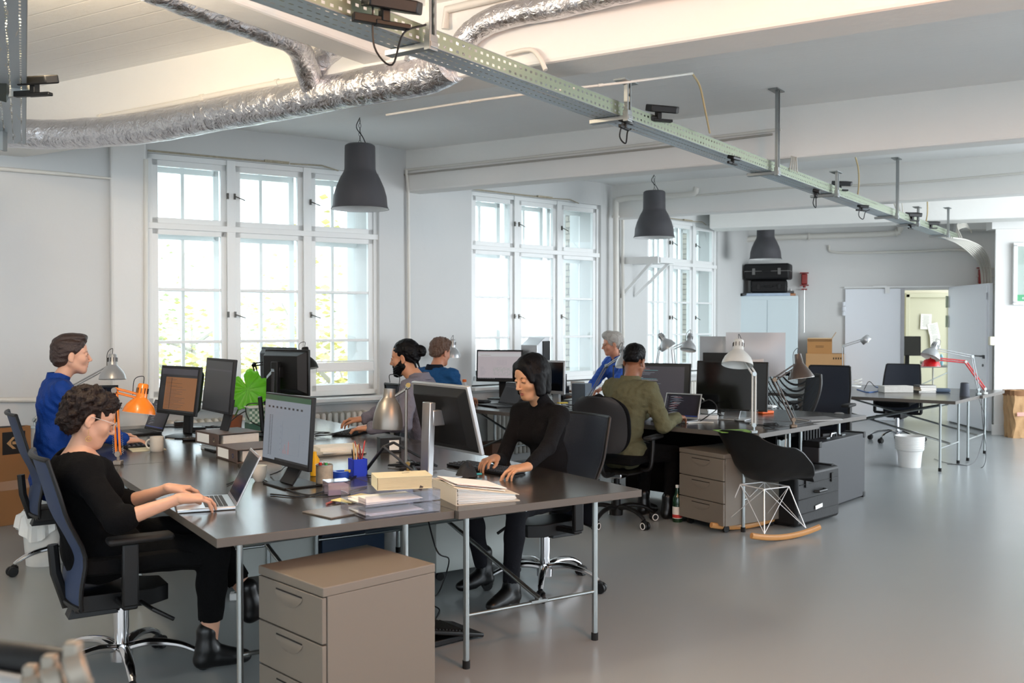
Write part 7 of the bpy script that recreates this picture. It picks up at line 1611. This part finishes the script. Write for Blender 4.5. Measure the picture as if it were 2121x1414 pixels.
PC = person(dict(lhint=(-.3, .5, -.8), rhint=(-.3, -.5, -.8), al=1.12, pos=(.23, 5.63), rz=225, top=1.362, lean=.10, hfwd=.03, hpitch=16, hyaw=-6, twist=0, fem=1, build=.93, skin=S_asian, hair=H_black, style='bob', seed=7, down=1, neck='turtle', loose=-.003, wr=.0015, cuff=.024, shirt=C_blk2, shirt_name='turtleneck', pants=C_pgry, shoe=M_boot, heel=.055, booth=.1,
    lh=W(1058, 974, .79), rh=W(1004, 957, .79), lf=W(1045, 1266, 0)+Vector((.03, .05, .115)), rf=W(985, 1228, 0)+Vector((.04, .06, .115)), label='woman with black bob in black turtleneck typing, seen from the front'))
PD = person(dict(pos=(-.62, 7.04), rz=166, top=1.397, lean=.06, hfwd=.06, hpitch=8, build=.98, skin=S_tan, hair=H_black, style='bun', beard=1, seed=9, neck='collar', loose=.010, wr=.009, wr2=.003, shirt=C_grey, pants=C_pgry, shoe=M_boot,
    lh=W(738, 888, .79), rh=W(712, 876, .79), hd=(1, .0, -.1), label='bearded man with hair bun in grey-violet shirt typing'))
PE = person(dict(rhint=(-.5, -.25, -.8), lhint=(-.5, .25, -.8), pos=(-.76, 8.95), rz=58, top=1.372, lean=.09, hfwd=.04, hpitch=10, hyaw=-8, skin=S_old, hair=H_brown, style='tousled', seed=11, neck='collar', collar_mat=cloth('dark_collar', '181c26'), loose=.012, wr=.009, wr2=.003, shirt=C_den, pants=C_pjean, shoe=M_boot,
    lh=Vector((-.50, 9.52, .79)), rh=Vector((-.37, 9.42, .79)), label='man in blue denim shirt seen from behind, before the pier'))
PF = person(dict(pos=(.84, 7.40), rz=44, top=1.352, lean=.10, hfwd=.0, hpitch=14, hyaw=12, skin=S_brown, hair=H_black, style='fade', seed=13, neck='collar', loose=.014, wr=.010, wr2=.004, shirt=C_olive, pants=C_pblk, shoe=M_boot,
    rh=Vector((1.33, 7.62, .79)), lh=Vector((1.16, 7.80, .79)), rhint=(-.4, -.35, -.8), label='man in olive green shirt seen from behind, typing on a laptop'))
PG = person(dict(pos=(1.20, 10.55), rz=206, top=1.418, lean=.06, hfwd=.03, hpitch=6, hyaw=-24, skin=S_old, hair=H_grey, style='tousled', seed=15, neck='collar', loose=.012, wr=.009, wr2=.003, shirt=C_roy, pants=C_pjean, shoe=M_boot,
    lh=W(1232, 818, .80), rh=W(1200, 812, .80), label='grey-haired man with glasses in royal blue shirt facing left, by the second window'))
# glasses and earrings rest on the wearer: parts of the person's dress
def glasses(c, frame, w=.0012, lens=None):
    HM, b = c['_HM'], c['_body']; g = MB()
    for s in (1, -1):
        g.tube([HM @ Vector((.1005-.004*abs(sin(a))*0-.006*max(0, s*(sin(a))) , s*.031+.0215*sin(a), -.004+.018*cos(a))) for a in [k*pi/9 for k in range(19)]], w, 6, caps=False)
        g.tube([HM @ Vector(p) for p in ((.094, s*.053, .004), (.05, s*.078, .006), (-.012, s*.083, .004), (-.025, s*.082, -.012))], w, 6)
    g.tube([HM @ Vector(p) for p in ((.1, .0095, 0), (.104, 0, .003), (.1, -.0095, 0))], w, 6)
    o = g.build('glasses', frame, b); return o
glasses(PA, mat('clear_acetate', 'b9b0a8', .1, spec=.8), .0014); glasses(PG, mat('thin_gold_frame', '8a6a4a', .3, .8), .0016)
def earring(c, s, kind):
    HM, b = c['_HM'], c['_body']; g = MB(); x, y, z = -.006, s*.082, -.048
    if kind == 'drop':
        g.tube([HM @ Vector((x, y, z)), HM @ Vector((x, y, z))+Vector((0, 0, -.03))], .0008, 5)
        p = HM @ Vector((x, y, z))+Vector((0, 0, -.042)); g.tube([p+Vector((.011*cos(a), 0, .011*sin(a))) for a in [k*pi/6 for k in range(13)]], .0016, 6, caps=False); g.ball(tuple(p), .0035)
    else:
        p = HM @ Vector((x, y, z-.008)); g.tube([p+Vector((.009*cos(a), .004*cos(a), .011*sin(a))) for a in [k*pi/6 for k in range(13)]], .0014, 6, caps=False)
    g.build('earring', mat('gold', 'c9a060', .25, .9), b)
earring(PA, -1, 'drop'); earring(PC, 1, 'hoop')
# ------------------------------------------------------------------ lamps of the place and area fills added at the unseen side openings
def area(name, loc, rot, size, power, col):
    l = bpy.data.lights.new(name, 'AREA'); l.shape = 'RECTANGLE'; l.size, l.size_y = size; l.energy = power; l.color = col
    o = bpy.data.objects.new(name, l); COL.objects.link(o); o.location = loc; o.rotation_euler = rot; return o
area('side_opening_fill', (9.4, 8.6, 1.9), (0, R(90), R(-38)), (2.0, 4.5), 190, (.93, .97, 1))  # added area fill, turned to brighten the far wall
area('side_opening_fill_near', (9.4, 3.2, 1.9), (0, R(90), 0), (2.0, 5.0), 22, (.95, .97, 1))  # weaker added fill for the near part of the room
def point(name, loc, e, c, r):
    l = bpy.data.lights.new(name, 'POINT'); l.energy = e; l.color = c; l.shadow_soft_size = r
    o = bpy.data.objects.new(name, l); COL.objects.link(o); o.location = loc
# warm ceiling-washing lamps of the first bay, just out of frame
point('warm_uplight', (-1.75, 3.6, 2.75), 48, (1, .82, .62), .12)
point('warm_ceiling_lamp', (-2.15, 4.25, 3.0), 26, (1, .76, .48), .06)
point('warm_uplight_right', (1.5, 2.2, 2.7), 80, (1, .44, .17), .15)
